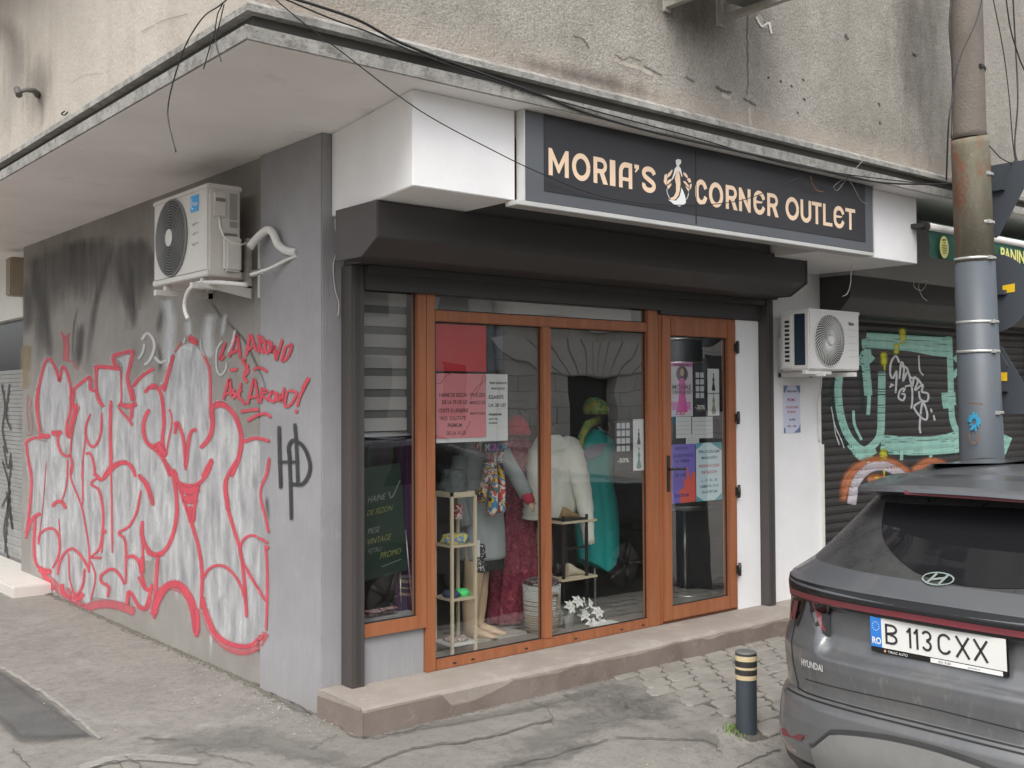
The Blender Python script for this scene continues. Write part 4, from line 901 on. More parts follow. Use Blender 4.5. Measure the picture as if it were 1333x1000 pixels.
strip(mw, [CE(p) for p in [(180, 560), (190, 620), (215, 680)]], .7, ef(.0046)); strip(mw, [CE(p) for p in [(465, 610), (450, 670), (425, 705)]], .7, ef(.0046))
mc.build('emblem_gown', CREAM, sg); mw.build('emblem_figure', WHL, sg)

# ================================================================== air conditioners
ACW = simple('aged_white_casing', (.60, .585, .55), .5, 0, .06, 3, dirt=.18); ACG = simple('dark_grille', (.05, .05, .052), .5, 0, .1, 4); ACG2 = simple('mid_grey_grille', (.2, .2, .2), .5)
def fan_ac(root, face, W, H, cx, cz, R, gm, hub, hubr, swirl, back):
    """face(u, v, d): u along the front, v up, d outwards. Builds grille parts"""
    mb = MB(); n = 40
    vs = [face(cx, cz, -.02)]+[face(cx+R*math.cos(2*math.pi*i/n), cz+R*math.sin(2*math.pi*i/n), -.02) for i in range(n)]
    vs = [face(cx+R*math.cos(2*math.pi*i/n)*s_, cz+R*math.sin(2*math.pi*i/n)*s_, .0016) for s_ in (1, .001) for i in range(n)]
    mb.add(vs, [(i, (i+1) % n, n+(i+1) % n, n+i) for i in range(n)]); mb.build('fan_opening', back, root)
    mb = MB()
    if not swirl:
        k = 11
        for j in range(k+1):
            r = hubr+(R-hubr)*j/k; mb.tube([face(cx+r*math.cos(2*math.pi*i/36), cz+r*math.sin(2*math.pi*i/36), .007+.012*math.sin(math.pi*.5*(1-j/k))) for i in range(37)], .0032 if j < k else .006, 6, False)
        for j in range(8):
            a = 2*math.pi*j/8+.2; mb.tube([face(cx+r*math.cos(a), cz+r*math.sin(a), .008) for r in (hubr, R)], .003, 5)
    else:
        for j in range(44):
            a = 2*math.pi*j/44
            mb.tube([face(cx+(hubr+(R-hubr)*t)*math.cos(a+t*.85), cz+(hubr+(R-hubr)*t)*math.sin(a+t*.85), .004+.014*math.sin(math.pi*min(1, t*1.1))) for t in (0, .2, .4, .6, .8, 1)], .0028, 5)
        for r in (R,): mb.tube([face(cx+r*math.cos(2*math.pi*i/36), cz+r*math.sin(2*math.pi*i/36), .006+(.01 if r < R else 0)) for i in range(37)], .004, 6, False)
    mb.build('fan_grille', gm, root)
    mb = MB(); mb.tube([face(cx, cz, .004), face(cx, cz, .022)], hubr, 20, smooth=False); mb.build('fan_hub', hub, root)
# unit 1 on the side wall: front plane x=2.545, y 5.715..6.53, z 2.345..2.865
a1 = thing('air_conditioner', (2.68, 6.12, 2.34), 'larger white outdoor air conditioning unit bracketed on the grey side wall above the graffiti', 'air conditioner')
AX, AY0, AY1, AZ0, AZ1 = 2.548, 5.722, 6.515, 2.352, 2.862
MB().box(AX, AX+.20, AY0, AY1, AZ0+.0, AZ1, .014).build('casing', ACW, a1)
mb = MB(); mb.box(AX-.006, AX+.206, AY0-.006, AY1+.004, AZ1-.028, AZ1+.006, .008); mb.build('top_cover', ACW, a1)
mb = MB(); mb.box(AX-.005, AX+.205, AY0-.003, AY1+.003, AZ0-.008, AZ0+.028, .005); mb.build('base_tray', ACW, a1)
f1 = lambda u, v, d: (AX-d, AY1-u, AZ0+v)
fan_ac(a1, f1, .79, .51, .285, .262, .228, ACG2, ACW, .052, False, ACG)
blue = simple('bright_blue_sticker', (.02, .33, .72), .4)
mb = MB(); mb.add([f1(*p, .002) for p in ((.558, .375), (.672, .375), (.672, .47), (.558, .47))], [(0, 1, 2, 3)]); mb.build('logo_sticker', blue, a1)
mb = MB(); text_mb(mb, 'Midea', .04, lambda u, v: f1(.578+u*.82, .408+v, .003)); ribbon(mb, [(.578, .452), (.567, .425), (.58, .398), (.60, .395)], .006, lambda u, v: f1(u, v, .0031), 0); mb.build('logo', WHL, a1)
mb = MB()
for zz in (.31, .255, .195): mb.tube([f1(.575, zz, .001), f1(.60, zz-.012, .004), f1(.625, zz, .005), f1(.665, zz-.004, .001)], .004, 6)
mb.build('front_ribs', ACW, a1)
# side face (towards the shop front) details: y = AY0
s1 = lambda u, v, d: (AX+u, AY0-d, AZ0+v)
mb = MB(); mb.box(AX+.03, AX+.105, AY0-.014, AY0, AZ0+.33, AZ0+.47, .005); mb.build('terminal_cover', ACW, a1)
mb = MB(); mb.box(AX+.04, AX+.098, AY0-.0165, AY0-.013, AZ0+.415, AZ0+.435); mb.build('handle_slot', simple('shadow_grey_plastic', (.2, .19, .18), .6), a1)
mb = MB(); mb.box(AX+.13, AX+.175, AY0-.004, AY0, AZ0+.32, AZ0+.47); mb.box(AX+.13, AX+.175, AY0-.004, AY0, AZ0+.275, AZ0+.31); mb.build('rating_label', simple('grey_label', (.3, .3, .3), .5), a1)
mb = MB(); mb.box(AX+.085, AX+.185, AY0-.05, AY0, AZ0+.02, AZ0+.22, .012); mb.build('valve_cover', ACW, a1)
mb = MB(); mb.box(AX+.095, AX+.175, AY0-.012, AY0, AZ0+.20, AZ0+.24, .004); mb.build('handle_recess', simple('shadow_grey_plastic', (.2, .19, .18), .6), a1)
mb = MB(); mb.tube([s1(.06, .33, .012), s1(.058, .27, .03), s1(.075, .215, .04), s1(.12, .18, .05), s1(.18, .175, .05), s1(.24, .2, .03)], .005, 8); mb.build('power_cable', WHITEP, a1)
mb = MB()
for y in (AY0+.1, AY1-.16):
    mb.box(2.50, XS, y, y+.035, AZ0-.075, AZ0-.04); mb.box(XS-.035, XS-.001, y, y+.035, AZ0-.075, AZ0+.24)
    mb.box(2.56, 2.60, y, y+.035, AZ0-.04, AZ0-.008)
mb.box(XS-.03, XS-.001, AY0-.1, AY1, AZ0+.01, AZ0+.045)
mb.build('wall_bracket', ACW, a1, .002)
mb = MB(); mb.prism([(2.50, AZ0-.06), (2.52, AZ0-.045), (XS-.03, AZ0-.06), (XS-.03, AZ0-.12)], 1, AY0+.05, AY0+.054); mb.prism([(XS-.001, AZ0-.12), (XS-.03, AZ0-.12), (XS-.03, AZ0+.22), (XS-.001, AZ0+.22)], 1, AY0-.055, AY0-.03); mb.build('bracket_plate', ACW, a1)
foam = simple('white_foam_lagging', (.66, .65, .63), .7, bump=.004, bscale=40)
pz = lambda x, y, X: on(x, y, 0, X)
pp = [pz(325, 322, 2.74), pz(335, 310, 2.78), pz(347, 300, 2.80), pz(355, 303, 2.80), pz(362, 318, 2.81), pz(372, 326, 2.82), pz(387, 329, 2.845)]
t1 = thing('lagged_pipe', pp[-1], 'pair of white lagged refrigerant pipes from the side wall unit into the pillar', 'pipe')
mb = MB(); mb.tube(cat_rom(pp, 5), .023, 12); mb.build('upper_pipe', foam, t1)
pp = [pz(326, 358, 2.72), pz(350, 350, 2.78), pz(370, 340, 2.82), pz(387, 333, 2.842)]
mb = MB(); mb.tube(cat_rom(pp, 5), .009, 10); mb.build('lower_pipe', foam, t1)
pp = [pz(322, 371, 2.70), pz(285, 368, 2.60), pz(258, 369, 2.57), pz(246, 378, 2.56), pz(241, 392, 2.56), pz(241, 404, 2.56), pz(245, 416, 2.56)]
mb = MB(); mb.tube(cat_rom(pp, 5), .013, 10); o = mb.build('drain_hose', foam); tag(o, 'short white drain hose curling down below the side wall air conditioner', 'hose')
# unit 2 beside the door
a2 = thing('air_conditioner', (6.8, 4.72, 1.8), 'small white outdoor air conditioning unit with swirl grille beside the door', 'air conditioner')
BY = 4.5; BX0, BX1, BZ0, BZ1 = 6.497, 7.13, 1.838, 2.27
ACW2 = simple('clean_white_casing', (.76, .76, .74), .42, 0, .04, 3, dirt=.06)
MB().box(BX0, BX1, BY, BY+.25, BZ0, BZ1, .01).build('casing', ACW2, a2)
mb = MB(); mb.box(BX0-.004, BX1+.004, BY-.004, BY+.254, BZ1-.022, BZ1+.005, .006); mb.build('top_cover', ACW2, a2)
f2 = lambda u, v, d: (BX0+u, BY-d, BZ0+v)
fan_ac(a2, f2, .63, .43, .245, .215, .188, ACW2, ACW2, .032, True, simple('shadow_grey_plastic2', (.13, .127, .125), .6))
mb = MB(); text_mb(mb, 'Beko', .035, lambda u, v: f2(.49+u, .335+v, .002), bold=.001); mb.build('logo', BLK, a2)
mb = MB()
for zz in (.30, .25, .2, .15, .1): mb.box(BX0+.49, BX0+.60, BY-.0015, BY, BZ0+zz, BZ0+zz+.003)
mb.build('front_ribs', simple('faint_grey_rib', (.5, .5, .5), .5), a2)
mb = MB(); mb.box(BX0-.002, BX0, BY+.035, BY+.125, BZ0+.035, BZ1-.03); mb.build('condenser_coil', simple('dark_blue_fins', (.025, .045, .075), .35, .3, .1, 4), a2)
mb = MB(); mb.box(BX0-.012, BX0, BY+.14, BY+.22, BZ0+.015, BZ1-.03, .004); mb.build('side_guard', ACW2, a2)
mb = MB()
for i in range(10): mb.box(BX0-.0145, BX0-.011, BY+.16, BY+.198, BZ0+.06+i*.031, BZ0+.06+i*.031+.018)
mb.build('guard_slots', RUBBER, a2)
mb = MB()
for x in (BX0+.12, BX1-.12): mb.box(x, x+.035, BY-.03, 4.86, BZ0-.045, BZ0-.012); mb.box(x, x+.035, 4.83, 4.858, BZ0-.045, BZ0+.25)
mb.box(BX0-.02, BX0+.3, BY+.02, BY+.05, BZ0-.03, BZ0-.001); mb.build('wall_bracket', ACW2, a2, .002)
mb = MB(); mb.tube(cat_rom([(7.14, 4.84, 1.80), (7.12, 4.835, 1.72), (7.10, 4.84, 1.6), (7.105, 4.846, 1.45), (7.12, 4.85, 1.3)], 6), .008, 8); o = mb.build('conduit', WHITEP); tag(o, 'thin white cable running down the white pillar below the small air conditioner', 'cable')
mb = MB(); mb.box(7.13, 7.163, 4.838, 4.859, .1, 1.28); o = mb.build('cable_trunking', WHITEP); tag(o, 'slim white cable trunking on the corner of the white pillar', 'trunking')

# ================================================================== cables and wires
CB = simple('black_cable', (.02, .02, .021), .55); CBG = simple('grey_cable', (.22, .215, .21), .6)
def cable(label, pts, r, mat=CB, name='cable', n=7, group=None):
    mb = MB(); mb.tube(cat_rom(pts, n), r*.62, 7); o = mb.build(name, mat); return tag(o, label, 'cable', group)
Q = lambda x, y, ax, v: on(x, y, ax, v)
cable('loose black cable hanging from the canopy corner over the soffit', [Q(300, -5, 1, 3.8), Q(285, 8, 1, 3.82), Q(265, 22, 0, 1.86), Q(245, 52, 0, 1.85), Q(233, 82, 0, 1.84), Q(221, 125, 0, 1.84), Q(219, 155, 0, 1.84), Q(229, 198, 0, 1.84)], .005)
cable('long thin black cable sagging from the canopy corner across the sign', [Q(345, -12, 1, 3.85), Q(395, 30, 1, 3.84), Q(440, 64, 1, 3.84), Q(545, 143, 1, 3.86), Q(640, 195, 1, 3.88), Q(700, 224, 1, 3.90), Q(770, 252, 1, 3.91), Q(830, 264, 1, 3.91), Q(900, 267, 1, 3.91), Q(960, 262, 1, 3.91), Q(1005, 247, 1, 3.9), Q(1045, 229, 1, 3.87)], .0042)
cable('thick black cable lying along the concrete ledge', [Q(368, -6, 1, 3.84), Q(420, 10, 1, 3.84), Q(470, 28, 1, 3.84), Q(520, 55, 1, 3.845), Q(600, 86, 1, 3.845), Q(700, 122, 1, 3.845), Q(760, 146, 1, 3.845), Q(850, 172, 1, 3.85), Q(960, 197, 1, 3.85), Q(1060, 220, 1, 3.85), Q(1150, 238, 1, 3.85), Q(1250, 240, 1, 3.7)], .010)
cable('twin black cable beside the thick one on the concrete ledge', [Q(360, -6, 1, 3.84), Q(425, 22, 1, 3.83), Q(480, 42, 1, 3.83), Q(540, 68, 1, 3.845), Q(640, 104, 1, 3.845), Q(740, 135, 1, 3.845), Q(900, 178, 1, 3.845), Q(1050, 219, 1, 3.84), Q(1240, 244, 1, 3.7)], .006)
cable('short cable ends dangling from the canopy corner', [Q(290, 5, 0, 1.86), Q(283, 20, 0, 1.86), Q(279, 45, 0, 1.86), Q(273, 62, 0, 1.86), Q(265, 90, 0, 1.86)], .004)
cable('second short cable end dangling beside it at the canopy corner', [Q(292, 5, 0, 1.86), Q(286, 30, 0, 1.86), Q(281, 55, 0, 1.86), Q(288, 80, 0, 1.86)], .004)
cable('pale cable clipped down the grey pillar edge beside the shutter box', [Q(441, 275, 1, 4.955), Q(436, 290, 1, 4.955), Q(440, 320, 1, 4.955), Q(434, 345, 1, 4.955), Q(436, 375, 1, 4.955), Q(441, 395, 1, 4.955), Q(440, 412, 1, 4.95)], .006, simple('grey_white_cable', (.5, .49, .48), .6))
cable('knotted grey wires at the right end of the sign', [Q(1126, 206, 1, 3.84), Q(1112, 222, 1, 3.86), Q(1100, 236, 1, 3.88), Q(1090, 248, 1, 3.89), Q(1086, 242, 1, 3.89), Q(1104, 234, 1, 3.88), Q(1120, 260, 1, 3.88), Q(1130, 266, 1, 3.89)], .0035, CBG)
cable('orange and grey wire stub sticking out over the sign lettering', [Q(1055, 230, 1, 3.88), Q(1058, 240, 1, 3.9), Q(1064, 248, 1, 3.91), Q(1072, 250, 1, 3.92)], .004, simple('rusty_orange_wire', (.4, .18, .08), .7))
cable('thin wire looping under the ledge above the sign', [Q(1045, 229, 1, 3.87), Q(1060, 238, 1, 3.88), Q(1080, 248, 1, 3.89), Q(1100, 236, 1, 3.88)], .003)
cable('white wire hanging below the right end of the sign', [Q(1109, 338, 1, 4.3), Q(1108, 355, 1, 4.3), Q(1107, 370, 1, 4.3), Q(1103, 382, 1, 4.3), Q(1097, 386, 1, 4.3)], .005, WHITEP)
cable('curled white wire loops hanging by the neighbouring shutter box', [Q(1202, 342, 1, 4.4), Q(1192, 360, 1, 4.4), Q(1190, 373, 1, 4.4), Q(1200, 378, 1, 4.4), Q(1207, 366, 1, 4.4), Q(1196, 370, 1, 4.42), Q(1200, 385, 1, 4.4), Q(1207, 392, 1, 4.4)], .0035, WHITEP)
# broken hook on the side wall
mb = MB(); hp = [Q(24, 120, 0, 1.80), Q(34, 117, 0, 1.83), Q(44, 118, 0, 1.88), Q(50, 124, 0, 1.945)]; mb.tube(hp, [.014, .013, .016, .022], 8); mb.tube([Q(22, 116, 0, 1.8), Q(25, 124, 0, 1.8)], .02, 8)
o = mb.build('pipe_stub', simple('dirty_iron', (.12, .11, .1), .7, .2)); tag(o, 'short iron pipe stub sticking out of the beige wall at the upper left', 'pipe')
mb = MB(); mb.tube(cat_rom([Q(84, 145, 0, 1.925), Q(80, 148, 0, 1.92), Q(84, 150, 0, 1.925), Q(88, 146, 0, 1.93)], 5), .004, 6); tag(mb.build('wire_hook', CB), 'tiny bent wire hook on the beige wall above the ledge', 'hook')
# metal support of the AC upstairs
us_ = thing('wall_bracket', (5.0, 3.9, 3.9), 'rusty white metal bracket arms under a unit high on the upper wall', 'bracket')
wb = simple('rusty_white_metal', (.42, .40, .36), .6, .2, .25, 8, dirt=.6)
for px_, py_ in ((935, 31), (866, 12)):
    c_ = Q(px_, py_, 1, UY); mb = MB()
    mb.box(c_.x-.02, c_.x+.02, UY-.55, UY-.002, c_.z, c_.z+.035); mb.box(c_.x-.025, c_.x+.025, UY-.02, UY-.001, c_.z-.02, c_.z+.45)
    mb.prism([(UY-.02, c_.z+.10), (UY-.02, c_.z+.13), (UY-.4, c_.z+.035), (UY-.44, c_.z+.035)], 0, c_.x-.004, c_.x+.004); mb.build('bracket_arm', wb, us_, .002)
c_ = Q(935, 31, 1, UY); c2_ = Q(866, 12, 1, UY)
mb = MB(); mb.box(c2_.x-.12, c_.x+.16, UY-.46, UY-.14, c_.z+.06, c_.z+.62, .01); mb.build('unit_casing', simple('grimy_unit_underside', (.2, .2, .18), .7, 0, .3, 6, dirt=.5), us_)
mb = MB(); strip(mb, wig([(985, 22), (992, 34), (1001, 30), (1004, 44)], .6), 2.4, lambda x, y: on(x, y, 1, UY-.006), False); mb.build('pipe_end', WHITEP, us_)
# ================================================================== concrete pole with road signs
def m_pole():
    q = NT('painted_concrete_pole')
    c = q.mix(q.ramp(q.noise(9, 6, .6, q.mapping((1, 1, .3))), [(.3, 0.), (.7, 1.)]), (.14, .135, .09), (.26, .235, .18))
    c = q.mix(q.ramp(q.noise(6, 8, .7, q.mapping((1.5, 1.5, .6), loc=(1, 2, .35))), [(.52, 0.), (.62, .85)]), c, (.27, .10, .06))
    c = q.mix(q.ramp(q.noise(30, 5, .7), [(.6, 0.), (.7, .5)]), c, (.4, .37, .3))
    return q.fin(c, .8, q.bump(q.noise(50, 5, .7), .006, .8))
pl = thing('street_pole', (7.2, 3.585, 0), 'weathered concrete pole with a grey metal sleeve and steel bands beside the neighbouring shutter', 'pole')
PY = 3.585; KS = 1.087
def pc(px_, py_): p = on(px_, py_, 1, PY); return (p.x, PY, p.z)
PM = m_pole(); GS = simple('blue_grey_sleeve_paint', (.085, .10, .117), .5, .0, .1, 4, dirt=.25)
c0, c1, c2, c3 = pc(1279, 620), pc(1269, 342), pc(1263, 190), pc(1257, -40)
bot = (c0[0]+(c0[0]-c1[0])/(c1[2]-c0[2])*(c0[2]-0), PY, 0-.02)
mb = MB(); mb.tube([bot, c0, c1], [.148, .1435, .1295], 32); mb.build('metal_sleeve', GS, pl)
mb = MB(); mb.tube([c1, c2, pc(1262, 180)], [.126, .123, .1205], 32); mb.build('lower_shaft', PM, pl)
mb = MB(); mb.tube([pc(1262, 182), pc(1262, 172), c3, (c3[0]-.1, PY, 9)], [.1185, .1065, .102, .09], 32); mb.build('upper_shaft', simple('plain_concrete_shaft', (.15, .13, .112), .85, 0, .3, 5, bump=.005, bscale=60, dirt=.5), pl)
ST2 = simple('steel_band', (.62, .62, .6), .4, .6, .1, 20)
for i, (x, y, r) in enumerate([(1267, 230, .1155), (1268, 292, .117), (1269, 338, .121), (1272, 420, .1235), (1273, 458, .125), (1277, 537, .1295), (1261, 92, .097)]):
    c = pc(x, y); r *= KS; mb = MB(); mb.tube([(c[0], c[1], c[2]-.009), (c[0], c[1], c[2]+.009)], r+.003, 32, smooth=True); mb.box(c[0]-.02-r*.3, c[0]+.015-r*.3, c[1]-r-.006, c[1]-r+.012, c[2]-.012, c[2]+.012)
    mb.build('steel_band', ST2 if i < 6 else CB, pl)
# small paint marks on the sleeve
mb = MB()
def sleeve(x, y):
    c = pc(1276, y); d = ray(x, y); rr = .1445
    # intersect with vertical cylinder
    ox, oy = CAM.x-c[0], CAM.y-c[1]; A = d.x**2+d.y**2; Bq = 2*(ox*d.x+oy*d.y); Cq = ox*ox+oy*oy-rr*rr; D = max(0, Bq*Bq-4*A*Cq)
    return CAM+d*((-Bq-math.sqrt(D))/(2*A))
random.seed(3)
for _ in range(26):
    a = random.uniform(0, 6.28); ribbon(mb, [(1268+3*math.cos(a), 549+4*math.sin(a)), (1268+9*math.cos(a+.3)*random.uniform(.5, 1.1), 549+14*math.sin(a+.3)*random.uniform(.5, 1))], 2.4, sleeve, .4, 3)
mb.build('blue_paint_splat', paint('blue_paint', (.03, .3, .5), None, .6, .95, 9), pl)
mb = MB(); ribbon(mb, [(1262, 563), (1263, 575), (1272, 576), (1272, 565)], 2, sleeve, .4, 3); ribbon(mb, [(1258, 524), (1280, 526)], 1.5, sleeve, .6, 3); mb.build('rust_mark', paint('rust_paint', (.25, .12, .06), None, .8, .8, 9), pl)
# road signs seen from behind
SB = simple('sign_back_grey', (.07, .08, .095), .45, .2, .06, 3, dirt=.1)
STK = simple('yellow_sticker', (.78, .5, .02), .5)
def plate_px(pts, X, th=.004):
    P = [on(x, y, 0, X) for x, y in pts]
    mb = MB(); n = len(P)
    mb.add([(X, p.y, p.z) for p in P]+[(X+th, p.y, p.z) for p in P], [(i, (i+1) % n, n+(i+1) % n, n+i) for i in range(n)]+[tuple(reversed(range(n))), tuple(n+i for i in range(n))])
    return mb
XSN = 7.37
def sign_fix(t, z, y0=3.3):
    mb = MB(); mb.box(XSN-.03, XSN-.001, 3.5, 3.68, z-.015, z+.015); mb.tube([(XSN-.03, 3.6, z), (7.2, 3.6, z)], .02, 8); mb.build('clamp', SB, t)
pc_ = on(1290, 382, 0, XSN)
ts = thing('road_sign', (XSN, 3.6, 2.6), 'triangular grey sign back pointing down, topmost behind the concrete pole', 'road sign', 'backs of road signs on the pole')
def rtri(cx, cz, R, up=True):
    out = []
    for k in range(3):
        a = math.pi/2+k*2*math.pi/3 if up else -math.pi/2+k*2*math.pi/3
        c = (cx+R*.9*math.cos(a), cz+R*.9*math.sin(a))
        for j in (-1, 0, 1): out.append((c[0]+R*.1*math.cos(a+j*.9), c[1]+R*.1*math.sin(a+j*.9)))
    return out
def flat_yz(poly, X, th=.004):
    mb = MB(); mb.prism([(y, z) for y, z in poly], 0, X, X+th); return mb
a = on(1297, 308, 0, XSN); tl = on(1340, 214, 0, XSN)
flat_yz(rtri(a.y+.005, a.z+.32, .33, False), XSN).build('plate', SB, ts); sign_fix(ts, a.z+.33)
ts2 = thing('road_sign', (XSN, 3.6, 2.0), 'round grey sign back with a yellow sticker behind the concrete pole', 'road sign', 'backs of road signs on the pole')
c = on(1291, 382, 0, XSN); Rr = (on(1285, 331, 0, XSN).z-on(1285, 433, 0, XSN).z)/2
mb = MB(); mb.tube([(XSN, c.y, c.z), (XSN+.004, c.y, c.z)], Rr, 48, smooth=False); mb.build('plate', SB, ts2); sign_fix(ts2, c.z)
mb = plate_px([(1305, 372), (1321, 369), (1321, 380), (1305, 382)], XSN-.003, .001); mb.build('sticker', STK, ts2)
ts3 = thing('road_sign', (XSN, 3.6, 1.5), 'triangular grey sign back with a yellow sticker, lowest behind the pole', 'road sign', 'backs of road signs on the pole')
a = on(1300, 449, 0, XSN); b_ = on(1300, 536, 0, XSN); Rt = (a.z-b_.z)/1.5
flat_yz(rtri(a.y+.003, a.z-Rt, Rt, True), XSN).build('plate', SB, ts3); sign_fix(ts3, a.z-Rt)
mb = plate_px([(1303, 485), (1311, 485), (1311, 496), (1303, 496)], XSN-.003, .001); mb.build('sticker', STK, ts3)
# cables by the pole
cable('black cable running down the left side of the concrete pole', [Q(1242, -20, 1, 3.42), Q(1236, 30, 1, 3.42), Q(1240, 90, 1, 3.42), Q(1240, 125, 1, 3.42), Q(1235, 160, 1, 3.42), Q(1232, 235, 1, 3.5)], .009)
cable('black cable crossing the front of the concrete pole at the top', [Q(1282, -15, 1, 3.40), Q(1270, 30, 1, 3.40), Q(1250, 75, 1, 3.40), Q(1241, 120, 1, 3.42), Q(1238, 180, 1, 3.42)], .006)
cable('grey cable hanging in front of the upper wall just right of the pole', [Q(1290, -15, 1, 3.6), Q(1305, 60, 1, 3.6), Q(1313, 120, 1, 3.6), Q(1318, 180, 1, 3.6), Q(1322, 212, 1, 3.6)], .006)
cable('tangled black cable hanging at the right edge beside the pole', [Q(1308, -15, 1, 3.5), Q(1315, 35, 1, 3.5), Q(1325, 70, 1, 3.5), Q(1333, 90, 1, 3.5), Q(1350, 120, 1, 3.5)], .008)
cable('black cable dropping to the yield sign at the right edge', [Q(1318, -15, 1, 3.55), Q(1322, 60, 1, 3.55), Q(1325, 130, 1, 3.5), Q(1321, 190, 1, 3.5), Q(1326, 216, 1, 3.45)], .009)
cable('slack black cable looping from the pole towards the yield sign', [Q(1288, 190, 1, 3.4), Q(1302, 205, 1, 3.4), Q(1316, 212, 1, 3.45), Q(1322, 208, 1, 3.45)], .006)
cable('thin diagonal cable beside the lowest road sign', [Q(1300, 455, 1, 3.5), Q(1320, 490, 1, 3.5), Q(1340, 525, 1, 3.5)], .004, CBG)

# ================================================================== bollard
bp = ong(972, 953)
bo = thing('bollard', (bp.x, bp.y, bp.z), 'short dark grey steel bollard with two worn cream bands near its top', 'bollard')
bh = on(975, 846, 1, bp.y).z-bp.z
r = .052
mb = MB(); mb.tube([(bp.x, bp.y, bp.z-.03), (bp.x, bp.y, bp.z+bh-.012), ], r, 32, cap=False); mb.build('post', simple('blue_grey_bollard_paint', (.05, .065, .08), .45, .2, .12, 6, dirt=.35), bo)
mb = MB(); mb.rings([(bp.x, bp.y, bp.z+bh-.014, r+.001, r+.001), (bp.x, bp.y, bp.z+bh-.004, r, r), (bp.x, bp.y, bp.z+bh, r-.01, r-.01), (bp.x, bp.y, bp.z+bh-.002, .02, .02)], 32); mb.build('cap', simple('worn_grey_cap', (.14, .14, .135), .6, .2, .2, 20), bo)
YB = simple('worn_cream_reflective_band', (.62, .50, .30), .5, 0, .2, 30, dirt=.4); BB = simple('black_band', (.03, .03, .028), .5, dirt=.2)
for z0, z1, m, nm in ((.02, .045, YB, 'cream_band'), (.045, .075, BB, 'black_band'), (.075, .087, YB, 'cream_band'), (.087, .115, BB, 'black_band'), (.115, .137, YB, 'cream_band')):
    mb = MB(); mb.tube([(bp.x, bp.y, bp.z+bh-z1), (bp.x, bp.y, bp.z+bh-z0)], r+.0025, 32, cap=False); mb.build(nm, m, bo)
mb = MB()
mb = MB(); n = 30; rg = []
for i in range(n):
    a = i/n*6.283; rr = .10+.05*mnoise.noise(Vector((math.cos(a)*2, math.sin(a)*2, 3))); X, Y = bp.x+rr*math.cos(a), bp.y+rr*math.sin(a); rg.append((X, Y, gz(X, Y)-.002))
mb.add(rg+[(bp.x, bp.y, bp.z+.018)], [(i, (i+1) % n, n) for i in range(n)], smooth=True); o = mb.build('rubble', JOINT); tag(o, kind='stuff', label='broken concrete rubble round the foot of the bollard')

# ================================================================== the car
CYC, CZG = 2.035, -.215
car = thing('parked_car', (4.8, CYC, CZG), 'dusty grey parked SUV seen from behind with a white number plate', 'car')
# key table (world z, rear x, corner length, half width, corner exponent, front x)
KEY = [(-.02, 3.86, .56, 0.812, 2.4, 8.02), (.06, 3.74, .60, 0.874, 2.5, 7.98), (.16, 3.645, .60, 0.899, 2.5, 7.95), (.26, 3.60, .60, 0.906, 2.5, 7.93), (.36, 3.592, .62, 0.909, 2.45, 7.92), (.43, 3.60, .63, 0.912, 2.4, 7.91), (.455, 3.618, .63, 0.912, 2.4, 7.91), (.465, 3.645, .62, 0.906, 2.4, 7.905), (.50, 3.645, .62, 0.908, 2.4, 7.90),
       (.58, 3.632, .62, 0.912, 2.4, 7.89), (.64, 3.632, .62, 0.914, 2.4, 7.875), (.70, 3.655, .61, 0.900, 2.4, 7.855), (.78, 3.665, .59, 0.886, 2.45, 7.82), (.84, 3.663, .58, 0.882, 2.5, 7.76), (.872, 3.655, .58, 0.878, 2.5, 7.62), (.895, 3.675, .57, 0.872, 2.5, 7.3), (.925, 3.735, .57, 0.852, 2.4, 6.55), (.95, 3.79, .57, 0.838, 2.4, 6.40),
       (1.0, 3.865, .56, 0.812, 2.4, 6.26), (1.1, 4.00, .54, 0.757, 2.5, 6.0), (1.2, 4.125, .50, 0.698, 2.6, 5.74), (1.26, 4.19, .48, 0.655, 2.7, 5.55), (1.30, 4.26, .48, 0.610, 2.8, 5.36), (1.33, 4.40, .50, 0.540, 2.6, 5.1), (1.352, 4.62, .4, 0.420, 2.4, 4.95)]
def drop(dy, z): return .055*(abs(dy)/.9)**2*min(max((.80-z)/.3, 0), 1)*min(max((z+.1)/.2, 0), 1)
def kparam(z):
    if z <= KEY[0][0]: return KEY[0][1:]
    for a, b in zip(KEY, KEY[1:]):
        if z <= b[0]:
            t = (z-a[0])/(b[0]-a[0]); return tuple(a[i]+(b[i]-a[i])*t for i in range(1, 6))
    return KEY[-1][1:]
def recess(z, dy):
    # number-plate recess in the tailgate
    if z > .815 or z < .56: return 0
    yb = .50+(z-.62)*.30
    a = min(max((yb-abs(dy))/.025, 0), 1); b = min(max((z-.625)/.02, 0), 1)
    a = a*a*(3-2*a); b = b*b*(3-2*b); c = min(max((.815-z)/.02, 0), 1); return .045*a*b*c
def outline(z):
    xr, L, W_, n, xf = kparam(z); P = []
    m = 52
    for i in range(m+1):
        th = (i/m)**.8*math.pi/2
        y = W_*math.sin(th)**(2/n) if th > 0 else 0; x = xr+L*(1-max(math.cos(th), 0)**(2/n))
        P.append((x+recess(z, y), y))
    ms = 12
    for i in range(1, ms): t = i/ms; P.append((xr+L+(xf-.5-xr-L)*t, W_*(1+.006*math.sin(math.pi*t))))
    for i in range(13):
        th = (1-i/12)*math.pi/2
        P.append((xf-.5*(1-max(math.cos(th), 0)**(2/2.4)), W_*math.sin(th)**(2/2.4) if th > 0 else 0))
    return P
zs = []
z = -.02
for a, b in zip(KEY, KEY[1:]):
    k_ = max(1, int(round((b[0]-a[0])/.01)))
    zs += [a[0]+(b[0]-a[0])*i/k_ for i in range(k_)]
zs.append(KEY[-1][0])
rows = []
